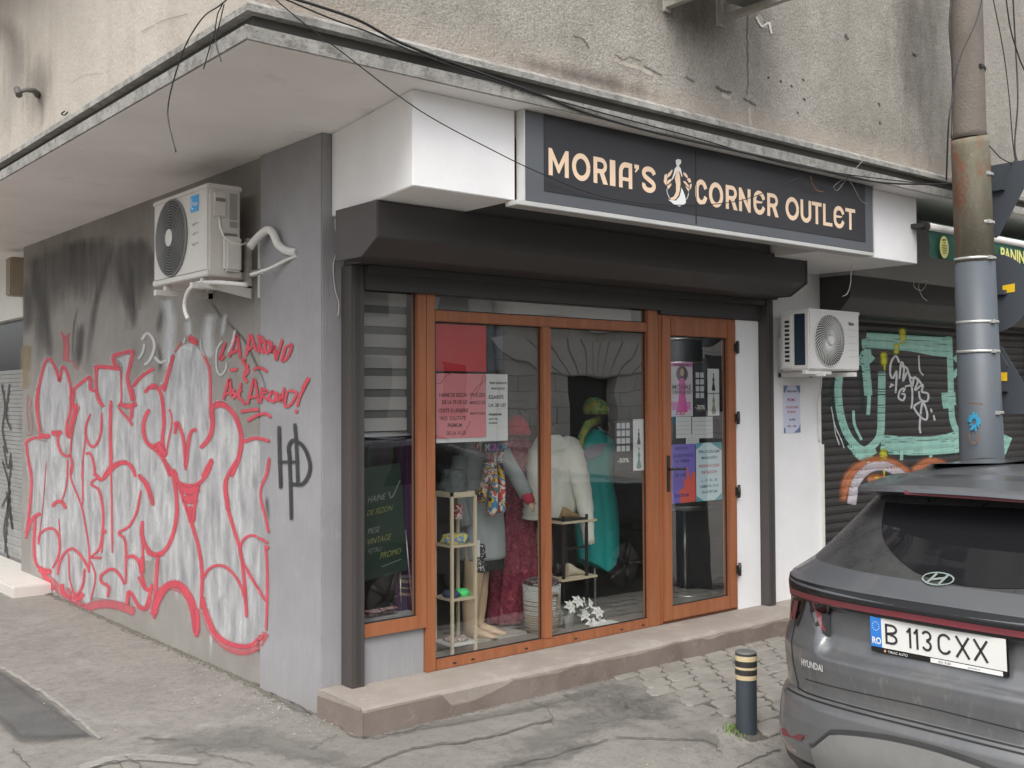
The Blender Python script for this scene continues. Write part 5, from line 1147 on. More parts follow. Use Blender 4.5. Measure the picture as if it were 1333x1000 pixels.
for z in zs:
    h = outline(z); rows.append([(x, CYC+y, z-drop(y, z)*min(max((6.0-x)/1.8, 0), 1)) for x, y in h]+[(x, CYC-y, z-drop(y, z)*min(max((6.0-x)/1.8, 0), 1)) for x, y in reversed(h[1:-1])])
NC = len(rows[0]); HN = len(outline(.5))
V = [p for r_ in rows for p in r_]
MR = 52
def region(j, i):
    """classify body quad row j, column i -> part name"""
    z = (zs[j]+zs[j+1])/2; ii = i if i < HN-1 else NC-1-i      # symmetric index of the quad
    if z > .945 and z < 1.285:
        if ii < 42: return 'rear_glass'
        if ii >= MR+1 and ii < MR+12 and z > .98 and z < 1.27: return 'side_glass'
        if ii >= MR+12: return 'windscreen' if z > .95 else 'body'
    if z < .2 and z > -.02 or z < -.0: 
        return 'cladding'
    return 'body'
F = {'body': [], 'rear_glass': [], 'side_glass': [], 'windscreen': [], 'cladding': []}
for j in range(len(zs)-1):
    for i in range(NC):
        F[region(j, i)].append((j*NC+i, j*NC+(i+1) % NC, (j+1)*NC+(i+1) % NC, (j+1)*NC+i))
top = len(rows)-1; bb = [p for p in rows[top]]
cx_ = sum(p[0] for p in bb)/NC
V += [(cx_, CYC, zs[top]+.006), (5.8, CYC, -.03)]
F['body'] += [(top*NC+i, top*NC+(i+1) % NC, len(V)-2) for i in range(NC)]
F['cladding'] += [((i+1) % NC, i, len(V)-1) for i in range(NC)]
def m_car():
    q = NT('dusty_grey_metallic_paint')
    sep = q.n('ShaderNodeSeparateXYZ'); q.l(q.co, sep.inputs[0])
    c = q.mix(q.noise(2, 5), (.105, .112, .122), (.125, .132, .142))
    d = q.math('ADD', q.math('MULTIPLY', q.noise(5, 8, .7, q.mapping((1, 1, .45))), .9), q.math('MULTIPLY', sep.outputs[2], -.55))
    dust = q.math('MULTIPLY', q.ramp(d, [(.02, 0.), (.5, .7)]), q.ramp(sep.outputs[2], [(.36, .35), (.48, 1.)]))
    c = q.mix(dust, c, (.20, .185, .165))
    sp = q.ramp(q.noise(26, 6, .8, q.mapping((1, 1, .4))), [(.56, 0.), (.72, .4)])
    zb = q.ramp(sep.outputs[2], [(.40, 0.), (.46, 1.), (.60, 1.), (.72, 0.)])
    c = q.mix(q.math('MULTIPLY', sp, zb), c, (.36, .33, .29))
    r = q.math('ADD', .30, q.math('MULTIPLY', dust, .4))
    return q.fin(c, r, None, .25, Coat_Weight=.7, Coat_Roughness=.08)
PAINT = m_car()
DGL = simple('dark_privacy_glass', (.012, .012, .014), .06, 0, .05, 3)
def m_dusty_glass():
    q = NT('dusty_dark_glass')
    d = q.ramp(q.noise(6, 8, .75), [(.3, .15), (.75, .75)]); g = q.ramp(q.noise(160, 3, .7), [(.45, 0.), (.7, .6)])
    c = q.mix(q.math('MULTIPLY', d, q.math('ADD', .55, g)), (.016, .017, .02), (.12, .12, .115))
    return q.fin(c, q.math('ADD', .16, q.math('MULTIPLY', d, .35)), None, 0.)
DUSTY = m_dusty_glass()
CLAD = simple('black_plastic_cladding', (.035, .035, .036), .6, 0, .2, 5, dirt=.4)
def sub(faces, name, mat, parent=car, cut=False):
    mp = {}; vs = []; fs = []
    for f in faces:
        g = []
        for i in f:
            if i not in mp: mp[i] = len(vs); vs.append(V[i])
            g.append(mp[i])
        fs.append(tuple(g))
    mb = MB(); mb.add(vs, fs, smooth=True)
    o = mb.build(name, mat, parent)
    if cut:
        for wx in WX:
            c_ = MB(); c_.tube([(wx, CYC-1.1, CZG+.345), (wx, CYC-.62, CZG+.345)], .40, 40, smooth=False); c_.tube([(wx, CYC+.62, CZG+.345), (wx, CYC+1.1, CZG+.345)], .40, 40, smooth=False)
            co = c_.build('cutter', mat); md = o.modifiers.new('b', 'BOOLEAN'); md.operation = 'DIFFERENCE'; md.object = co; md.solver = 'FAST'
            dg = bpy.context.evaluated_depsgraph_get(); me = bpy.data.meshes.new_from_object(o.evaluated_get(dg)); o.modifiers.clear(); co_m = co.data
            bpy.data.objects.remove(co); o.data = me
    return o
WX = (4.52, 7.05)
# cut the arches out of the lower body by dropping/clamping vertices instead of a boolean: faces inside the arch circle are removed
def in_arch(f):
    c = [sum(V[i][k] for i in f)/len(f) for k in range(3)]
    return abs(c[1]-CYC) > .8 and any((c[0]-wx)**2+(c[2]-(CZG+.345))**2 < .385**2 for wx in WX)
for k_ in ('body', 'cladding'): F[k_] = [f for f in F[k_] if not in_arch(f)]
body = sub(F['body'], 'body', PAINT)
sub(F['rear_glass'], 'rear_window', DUSTY); sub(F['side_glass'], 'side_windows', DGL); sub(F['windscreen'], 'windscreen', DGL); sub(F['cladding'], 'underbody', CLAD)
bvh = BVHTree.FromPolygons([Vector(v) for v in V], [f for k_ in F for f in F[k_]])
def hit(x, y, h=.002):
    d = ray(x, y).normalized(); loc, nor, idx, dist = bvh.ray_cast(CAM, d)
    if loc is None: return on(x, y, 0, 3.66)
    if nor.dot(d) > 0: nor = -nor
    return loc+nor*h
def car_pt(dy, z, h=.002):
    """point on the rear surface at lateral offset dy, height z"""
    z = z-drop(dy, z)
    loc, nor, idx, dist = bvh.ray_cast(Vector((2, CYC+dy, z)), Vector((1, 0, 0)))
    if loc is None: return Vector((3.7, CYC+dy, z))
    if nor.x > 0: nor = -nor
    return loc+nor*h
def mirror(mb):
    n = len(mb.v); mb.add([(v[0], 2*CYC-v[1], v[2]) for v in mb.v[:n]], [tuple(reversed(f)) for f in mb.f]); return mb
def band(z0f, z1f, d0, d1, h, n=60, rows_=3):
    """strip on the rear surface between heights z0f(dy)..z1f(dy)"""
    mb = MB(); vs = []
    for i in range(n+1):
        dy = d0+(d1-d0)*i/n
        for k_ in range(rows_+1):
            a, b = z0f(dy), z1f(dy); vs.append(car_pt(dy, a+(b-a)*k_/rows_, h))
    r1 = rows_+1
    mb.add(vs, [(i*r1+k_, (i+1)*r1+k_, (i+1)*r1+k_+1, i*r1+k_+1) for i in range(n) for k_ in range(rows_)], smooth=True); return mb
# light bar: black housing and red strip wrapping round both corners
GBK = simple('gloss_black_trim', (.012, .012, .013), .18)
DRED = simple('dark_red_lens', (.17, .032, .043), .4, 0, .15, 8, dirt=.3)
bm_ = band(lambda d: .820-.02*(abs(d)/.85)**2, lambda d: .893-.012*(abs(d)/.85)**2, -.835, .835, .004); bm_.build('light_bar_housing', GBK, car)
bm_ = band(lambda d: .830-.02*(abs(d)/.85)**2, lambda d: .854-.018*(abs(d)/.85)**2, -.74, .74, .007); bm_.build('light_bar', DRED, car)
# tail light claws (left side traced, mirrored right)
for sgn in (1, -1):
    def cf(x, y, h):
        p = hit(x, y, h); return p if sgn == 1 else Vector((p.x, 2*CYC-p.y, p.z))
    mb = MB(); 
    def patch(mb, pts, h):
        P = [(p[0], p[1]) for p in pts]; mb.poly([cf(x, y, h) for x, y in P])
    tl_ = MB(); tl_.poly([cf(x, y, .004) for x, y in [(1053, 776), (1083, 784), (1081, 800), (1082, 829), (1072, 826), (1062, 815), (1056, 797)]]); tlo = tl_.build('tail_light', GBK, car)
    tl_ = MB(); tl_.poly([cf(x, y, .008) for x, y in [(1059, 782), (1066, 784), (1070, 800), (1075, 823), (1068, 819), (1063, 805)]]); tl_.build('red_lens', DRED, tlo)
    tl_ = MB(); tl_.poly([cf(x, y, .008) for x, y in [(1067, 783), (1082, 786), (1080, 800), (1081, 824), (1076, 822), (1071, 800)]]); tl_.build('smoked_lens', simple('smoked_lens', (.07, .073, .08), .35), tlo)
    tl_ = MB(); tl_.poly([cf(x, y, .005) for x, y in [(1034, 778), (1049, 780), (1045, 800), (1039, 816), (1033, 806), (1031, 792)]]); to2 = tl_.build('tail_light', GBK, car)
    tl_ = MB(); tl_.poly([cf(x, y, .009) for x, y in [(1037, 781), (1042, 782), (1037, 808), (1033, 800)]]); tl_.build('red_lens', DRED, to2)
    rf = MB(); rf.poly([cf(x, y, .004) for x, y in [(1016, 944), (1022, 945), (1052, 958), (1036, 979), (1028, 976), (1019, 960)]]); ro = rf.build('rear_reflector', simple('smoky_reflector', (.3, .22, .19), .35), car)
    rf = MB(); rf.poly([cf(x, y, .007) for x, y in [(1019, 947), (1049, 958), (1044, 964), (1020, 956)]]); rf.build('red_lens', DRED, ro)
# seams
SEAM = simple('panel_gap', (.01, .01, .01), .7)
mb = MB()
def seam(pts, wd=1.2, h=.0025, n=8): strip(mb, pts, wd, lambda x, y: hit(x, y, h), True, n)
mb = MB()
def bseam(pts, wd, h=.002):
    P = cat_rom([(p[0], p[1], 0) for p in pts], 8)
    strip(mb, [(p.x, p.y) for p in P], wd, lambda d, z: car_pt(d, z, h), False)
gate = [(.70, .825), (.705, .72), (.69, .58), (.665, .49), (.64, .468), (.4, .4665), (0, .466)]
bseam(gate, .007); bseam([(-a, b) for a, b in gate], .007)
bseam([(.74, .455), (.5, .4545), (0, .454)], .004); bseam([(-.74, .455), (-.5, .4545), (0, .454)], .004)
bseam([(.60, .52), (.3, .525), (0, .53), (-.3, .525), (-.60, .52)], .003)
mb.build('panel_gaps', SEAM, car)
# bumper: silver skid panel and black insert
SILVB = simple('silver_grey_skid_plastic', (.25, .25, .24), .55, .2, .12, 5, dirt=.35)
def zt(d):
    a = abs(d); return .395-.06*(a/.40)**2*.7 if a < .40 else (.353-(a-.40)/.10*.08 if a < .50 else .273)
bm_ = band(lambda d: .19, zt, -.505, .505, .010, 60, 4); bm_.build('skid_panel', SILVB, car)
bm_ = band(lambda d: .02, lambda d: .19, -.62, .62, .006, 40, 3); bm_.build('lower_bumper', CLAD, car)
bm_ = band(lambda d: zt(d)+.006, lambda d: zt(d)+.02, -.52, .52, .005, 60, 1); bm_.build('bumper_groove', CLAD, car)
# number plate
PX0 = car_pt(0, .76).x-.022
pf = lambda u, v, d=0: (PX0-d+(v-.055)*-.06, CYC-.006+.26-u, .702+v)
mb = MB(); mb.box(0, .528, -.022, .120, 0, .012, .004); mb.xf(lambda p: pf(p.x-.004, p.y, p.z-.008)); npf = mb.build('number_plate', GBK, car)
mb = MB(); mb.add([pf(u, v, .006) for u, v in ((.0, .0), (.52, .0), (.52, .112), (.0, .112))], [(0, 1, 2, 3)]); mb.build('plate_sheet', simple('white_plate', (.74, .74, .71), .35, 0, .04, 10), npf)
mb = MB(); mb.add([pf(u, v, .0066) for u, v in ((.0, .0), (.046, .0), (.046, .112), (.0, .112))], [(0, 1, 2, 3)]); mb.build('country_band', simple('blue_plate_band', (.03, .2, .62), .4), npf)
mb = MB(); text_mb(mb, 'RO', .034, lambda u, v: pf(.005+u*.8, .012+v, .0072), bold=.001)
for k_ in range(12): a = k_*math.pi/6; mb.poly([pf(.023+.014*math.cos(a)+.002*math.cos(b), .078+.016*math.sin(a)+.002*math.sin(b), .0072) for b in (0, 1.57, 3.14, 4.71)])
mb.build('country_letters', WHL, npf)
PB = simple('black_plate_characters', (.03, .03, .03), .5)
def car_letters(items, mbx):
    for ch, u0, w_ in items:
        H = .076; z0 = .018; fn = lambda u, v: pf(u0+u, z0+v, .0074); t = .0088; h = t/2
        S_ = lambda pts, sm=False: strip(mbx, pts, t, fn, sm)
        if ch == 'B': S_([(h, 0), (h, H)]); S_([(h, H-h), (w_*.5, H-h)]+arc(w_*.5, H*.75, w_*.5-h, H*.25-h, 90, -90, 8)+[(h, H*.5)]); S_([(h, H*.5), (w_*.5, H*.5)]+arc(w_*.5, H*.26, w_*.5-h, H*.25-h+.001, 90, -90, 8)+[(h, h)])
        if ch == '1': S_([(w_*.6, 0), (w_*.6, H)]); S_([(w_*.6, H-h), (w_*.05, H*.74)])
        if ch == '3': S_(arc(w_*.5, H*.74, w_*.5-h, H*.26-h, 160, -80, 10)+arc(w_*.5, H*.27, w_*.5-h, H*.27-h, 80, -160, 10))
        if ch == 'C': S_(arc(w_*.5, H*.66, w_*.5-h, H*.34-h, 20, 180, 8)+arc(w_*.5, H*.34, w_*.5-h, H*.34-h, 180, 340, 8))
        if ch == 'X': S_([(h, 0), (w_-h, H)]); S_([(h, H), (w_-h, 0)])
mb = MB(); car_letters([('B', .062, .050), ('1', .150, .022), ('1', .178, .022), ('3', .208, .040), ('C', .270, .052), ('X', .336, .056), ('X', .402, .056)], mb); mb.build('plate_characters', PB, npf)
mb = MB(); mb.add([pf(u, v, .0066) for u, v in ((.24, -.019), (.505, -.019), (.505, -.003), (.24, -.003))], [(0, 1, 2, 3)]); mb.build('dealer_strip', WHL, npf)
mb = MB(); text_mb(mb, 'TIRIAC AUTO', .013, lambda u, v: pf(.07+u, -.016+v, .0072)); mb.build('dealer_text', WHL, npf)
mb = MB(); text_mb(mb, '021 9181', .013, lambda u, v: pf(.27+u, -.016+v, .0072)); text_mb(mb, 'autotiriac.ro', .009, lambda u, v: pf(.38+u, -.014+v, .0072)); mb.build('dealer_text', PB, npf)
mb = MB(); mb.poly([pf(.058+.005*math.cos(a), -.011+.006*math.sin(a), .0072) for a in (0, 1.2, 2.4, 3.6, 4.8)]); mb.build('dealer_mark', simple('salmon_print', (.7, .35, .22), .5), npf)
# lettering and emblem
mb = MB(); text_mb(mb, 'HYUNDAI', .034, lambda u, v: car_pt(.612-u, .572+v, .004), bold=.0014, sx=.92); mb.build('maker_lettering', simple('chrome_letters', (.75, .75, .74), .3, .4), car)
mb = MB(); ec = on(1220, 755, 0, 3.80)
em = lambda u, v: car_pt(ec.y-CYC-u, .962+v*.62, .006)
EC0 = [(.0, .0)]
strip(mb, [(.060*math.cos(a*.1963), .030*math.sin(a*.1963)) for a in range(33)], .006, em, False)
strip(mb, [(-.030, -.026), (-.016, .024)], .011, em, False); strip(mb, [(.016, -.024), (.030, .026)], .011, em, False); strip(mb, [(-.026, -.008), (-.008, -.003), (.008, .003), (.026, .008)], .010, em, False)
mb.build('emblem', simple('pale_green_emblem', (.27, .33, .30), .4, .3), car)
# wiped zone of the rear window
mb = MB()
wz = [(1153, 655), (1149, 675), (1148, 695), (1155, 712), (1168, 728), (1185, 742), (1200, 750), (1240, 762), (1290, 768), (1333, 768), (1380, 762), (1400, 720), (1395, 690), (1385, 665), (1333, 664), (1240, 660)]
P_ = [(p.x, p.y) for p in cat_rom([(a, b, 0) for a, b in wz[:9]], 4)]+wz[9:]
from_px = [hit(x, y, .0035) for x, y in P_]
cz_ = [(p.y-CYC, p.z) for p in from_px]
def fill_on_car(poly, h, res=.03):
    """cover polygon (dy, z) with a fine grid clipped to it, laid on the surface"""
    mbx = MB(); tris = tessellate_polygon([[Vector((a, b, 0)) for a, b in poly]]); 
    bm = bmesh.new(); vv = [bm.verts.new((a, b, 0)) for a, b in poly]
    for t_ in tris:
        try: bm.faces.new([vv[i] for i in t_])
        except Exception: pass
    for _ in range(3):
        es = [e for e in bm.edges if e.calc_length() > res]
        if es: bmesh.ops.subdivide_edges(bm, edges=es, cuts=1, use_grid_fill=True); bmesh.ops.triangulate(bm, faces=bm.faces)
    bm.verts.index_update()
    mbx.add([car_pt(v.co.x, v.co.y, h) for v in bm.verts], [[v.index for v in f.verts] for f in bm.faces], smooth=True); bm.free(); return mbx
fill_on_car(cz_, .0035).build('wiped_glass', DGL, car)
# spoiler with brake light
sp = MB(); n = 24; vs = []
for i in range(n+1):
    t = -1+2*i/n; y = CYC+t*.60; c_ = 1-abs(t)**3*.35; xr = 3.985+abs(t)**2.5*.16
    zt_ = 1.285-abs(t)**2*.028
    vs += [(xr, y, zt_-.018), (xr+.004, y, zt_-.002), (xr+.03, y, zt_+.008), (xr+.2, y, zt_+.030), (4.45, y, zt_+.042), (4.45, y, zt_-.03), (xr+.14, y, zt_-.045)]
sp.add(vs, [(i*7+k_, i*7+7+k_, i*7+7+(k_+1) % 7, i*7+(k_+1) % 7) for i in range(n) for k_ in range(7)]+[tuple(range(7)), tuple(reversed([n*7+k_ for k_ in range(7)]))], smooth=False)
spo = sp.build('spoiler', PAINT, car)
mb = MB(); mb.box(3.99, 4.02, CYC-.30, CYC+.30, 1.252, 1.268); mb.xf(lambda p: (p.x+.12*abs((p.y-CYC)/.6)**2.5, p.y, p.z)); mb.build('brake_light', DRED, spo)
# black side blades from glass to spoiler
# roof rails, antenna, mirrors, wheels, front lights
for sgn in (1, -1):
    mb = MB(); mb.tube(cat_rom([(4.6, CYC+sgn*.52, 1.305), (4.75, CYC+sgn*.525, 1.322), (5.05, CYC+sgn*.53, 1.333), (5.25, CYC+sgn*.525, 1.325), (5.36, CYC+sgn*.51, 1.295)], 6), .014, 8); mb.build('roof_rail', GBK, car)
    mb = MB(); mb.box(6.05, 6.2, CYC+sgn*.86-(.0 if sgn > 0 else .16), CYC+sgn*.86+(.16 if sgn > 0 else 0), .93, 1.05, .03); mb.build('wing_mirror', PAINT, car)
    mb = MB(); mb.box(7.62, 7.80, CYC+sgn*.55-.16, CYC+sgn*.55+.16, .56, .66, .02); mb.build('headlight', simple('clear_lens', (.6, .62, .64), .1), car)
    for wx in WX:
        cy0 = CYC+sgn*.80; czw = CZG+.345
        mb = MB(); prof = [(.20, -.10), (.30, -.112), (.338, -.09), (.345, 0), (.338, .09), (.30, .112), (.20, .10)]; nn = 40
        vs = [(wx+r_*math.cos(2*math.pi*i/nn), cy0+d_, czw+r_*math.sin(2*math.pi*i/nn)) for r_, d_ in prof for i in range(nn)]
        mb.add(vs, [(k_*nn+i, k_*nn+(i+1) % nn, (k_+1)*nn+(i+1) % nn, (k_+1)*nn+i) for k_ in range(6) for i in range(nn)], smooth=True); mb.build('tyre', simple('tyre_rubber', (.03, .03, .03), .85), car)
        mb = MB(); mb.tube([(wx, cy0-.08, czw), (wx, cy0+.08, czw)], .205, 32, smooth=False)
        for k_ in range(5):
            a = k_*1.2566; mb.tube([(wx+.03*math.cos(a), cy0+sgn*.09, czw+.03*math.sin(a)), (wx+.21*math.cos(a), cy0+sgn*.095, czw+.21*math.sin(a))], [.03, .022], 6)
        mb.build('wheel_rim', simple('alloy_rim', (.45, .45, .46), .35, .8), car)
        mb = MB(); nn = 24; vs = []
        for i in range(nn+1):
            a = math.pi*i/nn
            for r_, d_ in ((.385, .905), (.44, .915), (.44, .93), (.385, .925)): vs.append((wx+r_*math.cos(a), CYC+sgn*d_, czw+r_*math.sin(a)))
        mb.add(vs, [(i*4+k_, i*4+4+k_, i*4+4+(k_+1) % 4, i*4+(k_+1) % 4) for i in range(nn) for k_ in range(4)]); mb.build('arch_trim', CLAD, car)
mb = MB(); mb.prism([(4.68, 1.35), (4.86, 1.345), (4.72, 1.40)], 1, CYC-.015, CYC+.015); mb.build('antenna_fin', PAINT, car, .004)
mb = MB(); mb.box(7.86, 7.9, CYC-.5, CYC+.5, .30, .62); mb.build('front_grille', GBK, car)
# ================================================================== things in the shop window
def gx_(x, y, Y): return on(x, y, 1, Y)
PLY = simple('pale_pine', (.66, .56, .40), .5, 0, .12, 9); SKIN = simple('mannequin_beige_plastic', (.74, .54, .36), .38, 0, .04, 3); BLACKM = simple('black_metal', (.02, .02, .02), .4)
GLS = m_glass('shelf_glass', 1.5, (.85, .92, .9), .2)
FL = .156
# -- wooden shelf tower, x 3.72..3.98, y 5.02..5.25
sh_ = thing('shelf_rack', (3.85, 5.1, FL), 'narrow pale wooden shelf rack just inside the left shop window', 'shelf')
mb = MB()
for x in (3.735, 3.905):
    for y in (5.03, 5.20): mb.box(x-.009, x+.009, y-.009, y+.009, FL, 1.10)
mb.box(3.726, 3.914, 5.021, 5.039, 1.075, 1.10); mb.box(3.726, 3.914, 5.191, 5.209, 1.075, 1.10); mb.box(3.726, 3.744, 5.04, 5.19, 1.075, 1.10); mb.box(3.896, 3.914, 5.04, 5.19, 1.075, 1.10)
mb.build('frame', PLY, sh_, .002)
for z in (.21, .47, .78, 1.07): MB().box(3.727, 3.913, 5.022, 5.208, z, z+.012).build('shelf', PLY if z > .3 else WHITEP, sh_)
def fold(k, amp, seed=0):
    def f(th, t):
        g = 1-t
        n1 = mnoise.noise(Vector((math.cos(th)*1.8+seed, math.sin(th)*1.8, t*2.2)))
        n2 = mnoise.noise(Vector((math.cos(th)*4.5+seed*2, math.sin(th)*4.5, t*5)))
        s_ = math.sin(k*th+seed+t*1.6+n1*2.5)
        return 1+amp*(s_-abs(s_)*.35)*(.15+.85*g)+amp*.7*n1+amp*.55*n2
    return f
def dense(r, n=5):
    out = []
    P = [Vector(q_[:3]+(q_[3],)) if False else q_ for q_ in r]
    for i in range(len(P)-1):
        a, b = P[i], P[i+1]; a0 = P[max(i-1, 0)]; b1 = P[min(i+2, len(P)-1)]
        for k_ in range(n):
            t = k_/n; out.append(tuple(.5*((2*a[j])+(b[j]-a0[j])*t+(2*a0[j]-5*a[j]+4*b[j]-b1[j])*t*t+(3*a[j]-a0[j]-3*b[j]+b1[j])*t**3) for j in range(5)))
    out.append(P[-1]); return out
def cloth_blob(name, label, cx, cy, z, rx, ry, h, mat, cat='garment', seed=0, group=None):
    mb = MB(); w_ = lambda th, t: 1+.22*mnoise.noise(Vector((math.cos(th)*2.2+seed, math.sin(th)*2.2, t*3)))+.10*mnoise.noise(Vector((math.cos(th)*6+seed, math.sin(th)*6, t*9)))
    mb.rings(dense([(cx, cy, z, rx*.9, ry*.9), (cx, cy, z+h*.3, rx, ry), (cx, cy, z+h*.7, rx*.92, ry*.9), (cx, cy, z+h*.95, rx*.7, ry*.7), (cx, cy, z+h, rx*.2, ry*.2)]), 40, True, w_)
    return tag(mb.build(name, mat), label, cat, group)
def m_multi(name, cols, scale=30, rot=0):
    q = NT(name); n_ = q.noise(scale, 2, .5, dist=1.5); st = [(i/len(cols)*.5+.25, c) for i, c in enumerate(cols)]
    r_ = q.n('ShaderNodeValToRGB'); r_.color_ramp.interpolation = 'CONSTANT'; q.l(n_, r_.inputs[0]); e = r_.color_ramp.elements
    while len(e) < len(st): e.new(.5)
    for i, (p, c) in enumerate(st): e[i].position = p; e[i].color = rgb(c)
    return q.fin(r_.outputs[0], .7)
YBm = m_multi('yellow_blue_print', [(.6, .5, .05), (.65, .55, .12), (.1, .25, .5), (.6, .5, .1)], 14)
cloth_blob('folded_scarf', 'yellow and blue folded scarf on the middle shelf of the wooden rack', 3.82, 5.11, .792, .085, .07, .06, YBm, 'scarf', 1)
cloth_blob('socks', 'bright green socks on the lower shelf of the wooden rack', 3.86, 5.10, .482, .045, .05, .04, simple('neon_green_cloth', (.10, .75, .22), .7), 'socks', 2)
cloth_blob('socks', 'dark blue folded socks beside the green ones on the wooden rack', 3.78, 5.10, .482, .045, .055, .04, simple('navy_knit', (.05, .08, .14), .8), 'socks', 5)
cloth_blob('magazines', 'pile of leaflets on the bottom shelf of the wooden rack', 3.82, 5.11, .222, .075, .07, .025, m_multi('leaflet_print', [(.3, .1, .1), (.5, .45, .4), (.1, .1, .12)], 30), 'leaflets', 3)
cloth_blob('hats', 'grey knitted hats piled on top of the wooden rack', 3.82, 5.12, 1.10, .08, .08, .13, simple('grey_knit', (.12, .14, .14), .9, bump=.01, bscale=80), 'hats', 4)
hp_ = gx_(607, 660, 5.14)
cloth_blob('ornament', 'red and white ornament hanging in the upper bay of the wooden rack', 3.87, 5.15, .93, .03, .03, .09, m_multi('red_white_print', [(.5, .03, .04), (.7, .7, .7)], 40), 'ornament', 6)
# -- mannequin A: beige legs, black skirt, grey coat with scarf
def leg(mb, x, y, ztop, lean=0., foot=.18, fa=-.9):
    """mannequin leg with pointed foot; fa = heading of the toes"""
    mb.tube([(x+lean, y, ztop), (x+lean*.7, y, .55*ztop+.1), (x+lean*.4, y+.005, .42), (x+.1*lean, y, .32), (x, y, FL+.08), (x, y, FL+.035)], [.078, .062, .062, .05, .036, .036], 16)
    dx, dy = math.cos(fa), math.sin(fa)
    mb.tube([(x-dx*.035, y-dy*.035, FL+.03), (x+dx*.02, y+dy*.02, FL+.045), (x+dx*foot*.5, y+dy*foot*.5, FL+.032), (x+dx*foot*.85, y+dy*foot*.85, FL+.018), (x+dx*foot, y+dy*foot, FL+.014)], [(.022, .028), (.032, .036), (.036, .026), (.034, .014), (.012, .008)], 14)
mA = thing('mannequin', (4.18, 5.35, FL), 'mannequin in grey jacket, black skirt and multicoloured scarf with red gloves', 'mannequin')
AXc, AYc = 4.215, 5.36
mb = MB(); leg(mb, 4.09, 5.33, .75, .05); leg(mb, 4.20, 5.38, .75, .01); mb.build('legs', SKIN, mA)
MB().box(3.99, 4.45, 5.2, 5.52, FL, FL+.012).build('base_plate', simple('pale_base_plate', (.5, .47, .42), .4), mA)
mb = MB(); mb.rings(dense([(AXc, AYc, .575, .155, .125), (AXc, AYc, .66, .152, .12), (AXc, AYc, .78, .145, .115)]), 64, True, fold(9, .03)); mb.build('skirt', simple('black_skirt_cloth', (.012, .012, .013), .85), mA)
GRC = simple('grey_wool_jacket', (.40, .44, .44), .9, 0, .1, 20, bump=.003, bscale=200)
mb = MB(); mb.rings(dense([(AXc, AYc, .64, .165, .13), (AXc, AYc, .8, .162, .125), (AXc, AYc, .98, .15, .11), (AXc, AYc, 1.15, .165, .115), (AXc, AYc, 1.27, .175, .115), (AXc, AYc, 1.36, .11, .09), (AXc, AYc, 1.40, .06, .06)]), 64, True, fold(5, .03, 1)); mb.build('jacket', GRC, mA)
sA = gx_(652, 590, 5.30); eA = gx_(672, 620, 5.22); hA = gx_(686, 645, 5.16)
mb = MB(); mb.tube([(AXc+.16, AYc-.02, 1.29), tuple(sA), tuple(eA), tuple(hA)], [.062, .06, .05, .046], 14); mb.tube([(AXc-.16, AYc, 1.28), (AXc-.21, AYc-.02, 1.05), (AXc-.19, AYc-.08, .86)], [.06, .052, .044], 14); mb.build('sleeve', GRC, mA)
d_ = (hA-eA).normalized()
mb = MB(); mb.tube([tuple(hA-d_*.01), tuple(hA+d_*.03), tuple(hA+d_*.055)], [(.05, .04), (.046, .034), (.04, .026)], 14); mb.build('glove', simple('crimson_glove', (.5, .03, .07), .8), mA)
sd = d_.cross(Vector((0, 0, 1))).normalized(); upv = sd.cross(d_).normalized()
mb = MB()
for k_, (off, ln) in enumerate([(-.026, .05), (-.009, .062), (.009, .066), (.026, .058)]):
    b0 = hA+d_*.05+sd*off; mb.tube([tuple(b0), tuple(b0+d_*ln*.5+upv*-.004), tuple(b0+d_*ln-upv*.014)], [.009, .008, .005], 8)
b0 = hA+d_*.02+sd*-.04; mb.tube([tuple(b0), tuple(b0+d_*.03-sd*.022), tuple(b0+d_*.052-sd*.026)], [.010, .009, .006], 8)
mb.build('fingers', SKIN, mA)
SCF = m_multi('multicolour_scarf_print', [(.7, .06, .04), (.02, .03, .06), (.8, .5, .05), (.04, .25, .5), (.75, .7, .6), (.65, .06, .05), (.03, .15, .15), (.75, .35, .06)], 9)
s0 = gx_(641, 598, 5.16); s1_ = gx_(640, 640, 5.16); s2 = gx_(645, 672, 5.16)
mb = MB()
for k_, (a, b, r0, r1) in enumerate([((634, 590), (626, 655), .02, .04), ((642, 590), (640, 672), .02, .05), ((650, 590), (652, 668), .02, .04), ((640, 588), (634, 630), .02, .045)]):
    p, q_ = gx_(*a, 5.17), gx_(*b, 5.15-.01*k_); m_ = (p+q_)/2; mb.tube([tuple(p), tuple(m_+Vector((.01, 0, 0))), tuple(q_+Vector((0, 0, .02))), tuple(q_)], [(r0, .012), (r1*.8, .02), (r1, .024), (r1*.5, .012)], 14)
mb.tube([(AXc-.08, AYc-.12, 1.33), (AXc, AYc-.17, 1.30), (AXc+.09, AYc-.12, 1.34), (AXc+.06, AYc+.03, 1.38), (AXc-.06, AYc+.03, 1.38), (AXc-.08, AYc-.12, 1.33)], .03, 12)
mb.build('scarf', SCF, mA)
bg_ = thing('handbag', tuple(gx_(642, 582, 5.12)), 'small black bag with a colourful word hanging under the pink poster', 'bag')
p = gx_(642, 582, 5.12); MB().box(p.x-.085, p.x+.085, 5.105, 5.125, p.z-.033, p.z+.033, .006).build('pouch', simple('dark_pouch', (.04, .04, .06), .6), bg_)
for i, (ch, c_) in enumerate(zip('MORIA', [(.6, .65, .8), (.2, .1, .5), (.7, .1, .4), (.2, .15, .6), (.05, .3, .5)])):
    mb = MB(); text_mb(mb, ch, .055, lambda u, v: (p.x-.075+i*.032+u*.85, 5.1035, p.z-.018+v), bold=.002); mb.build('letter', simple('print_%s' % ch.lower(), c_, .6), bg_)
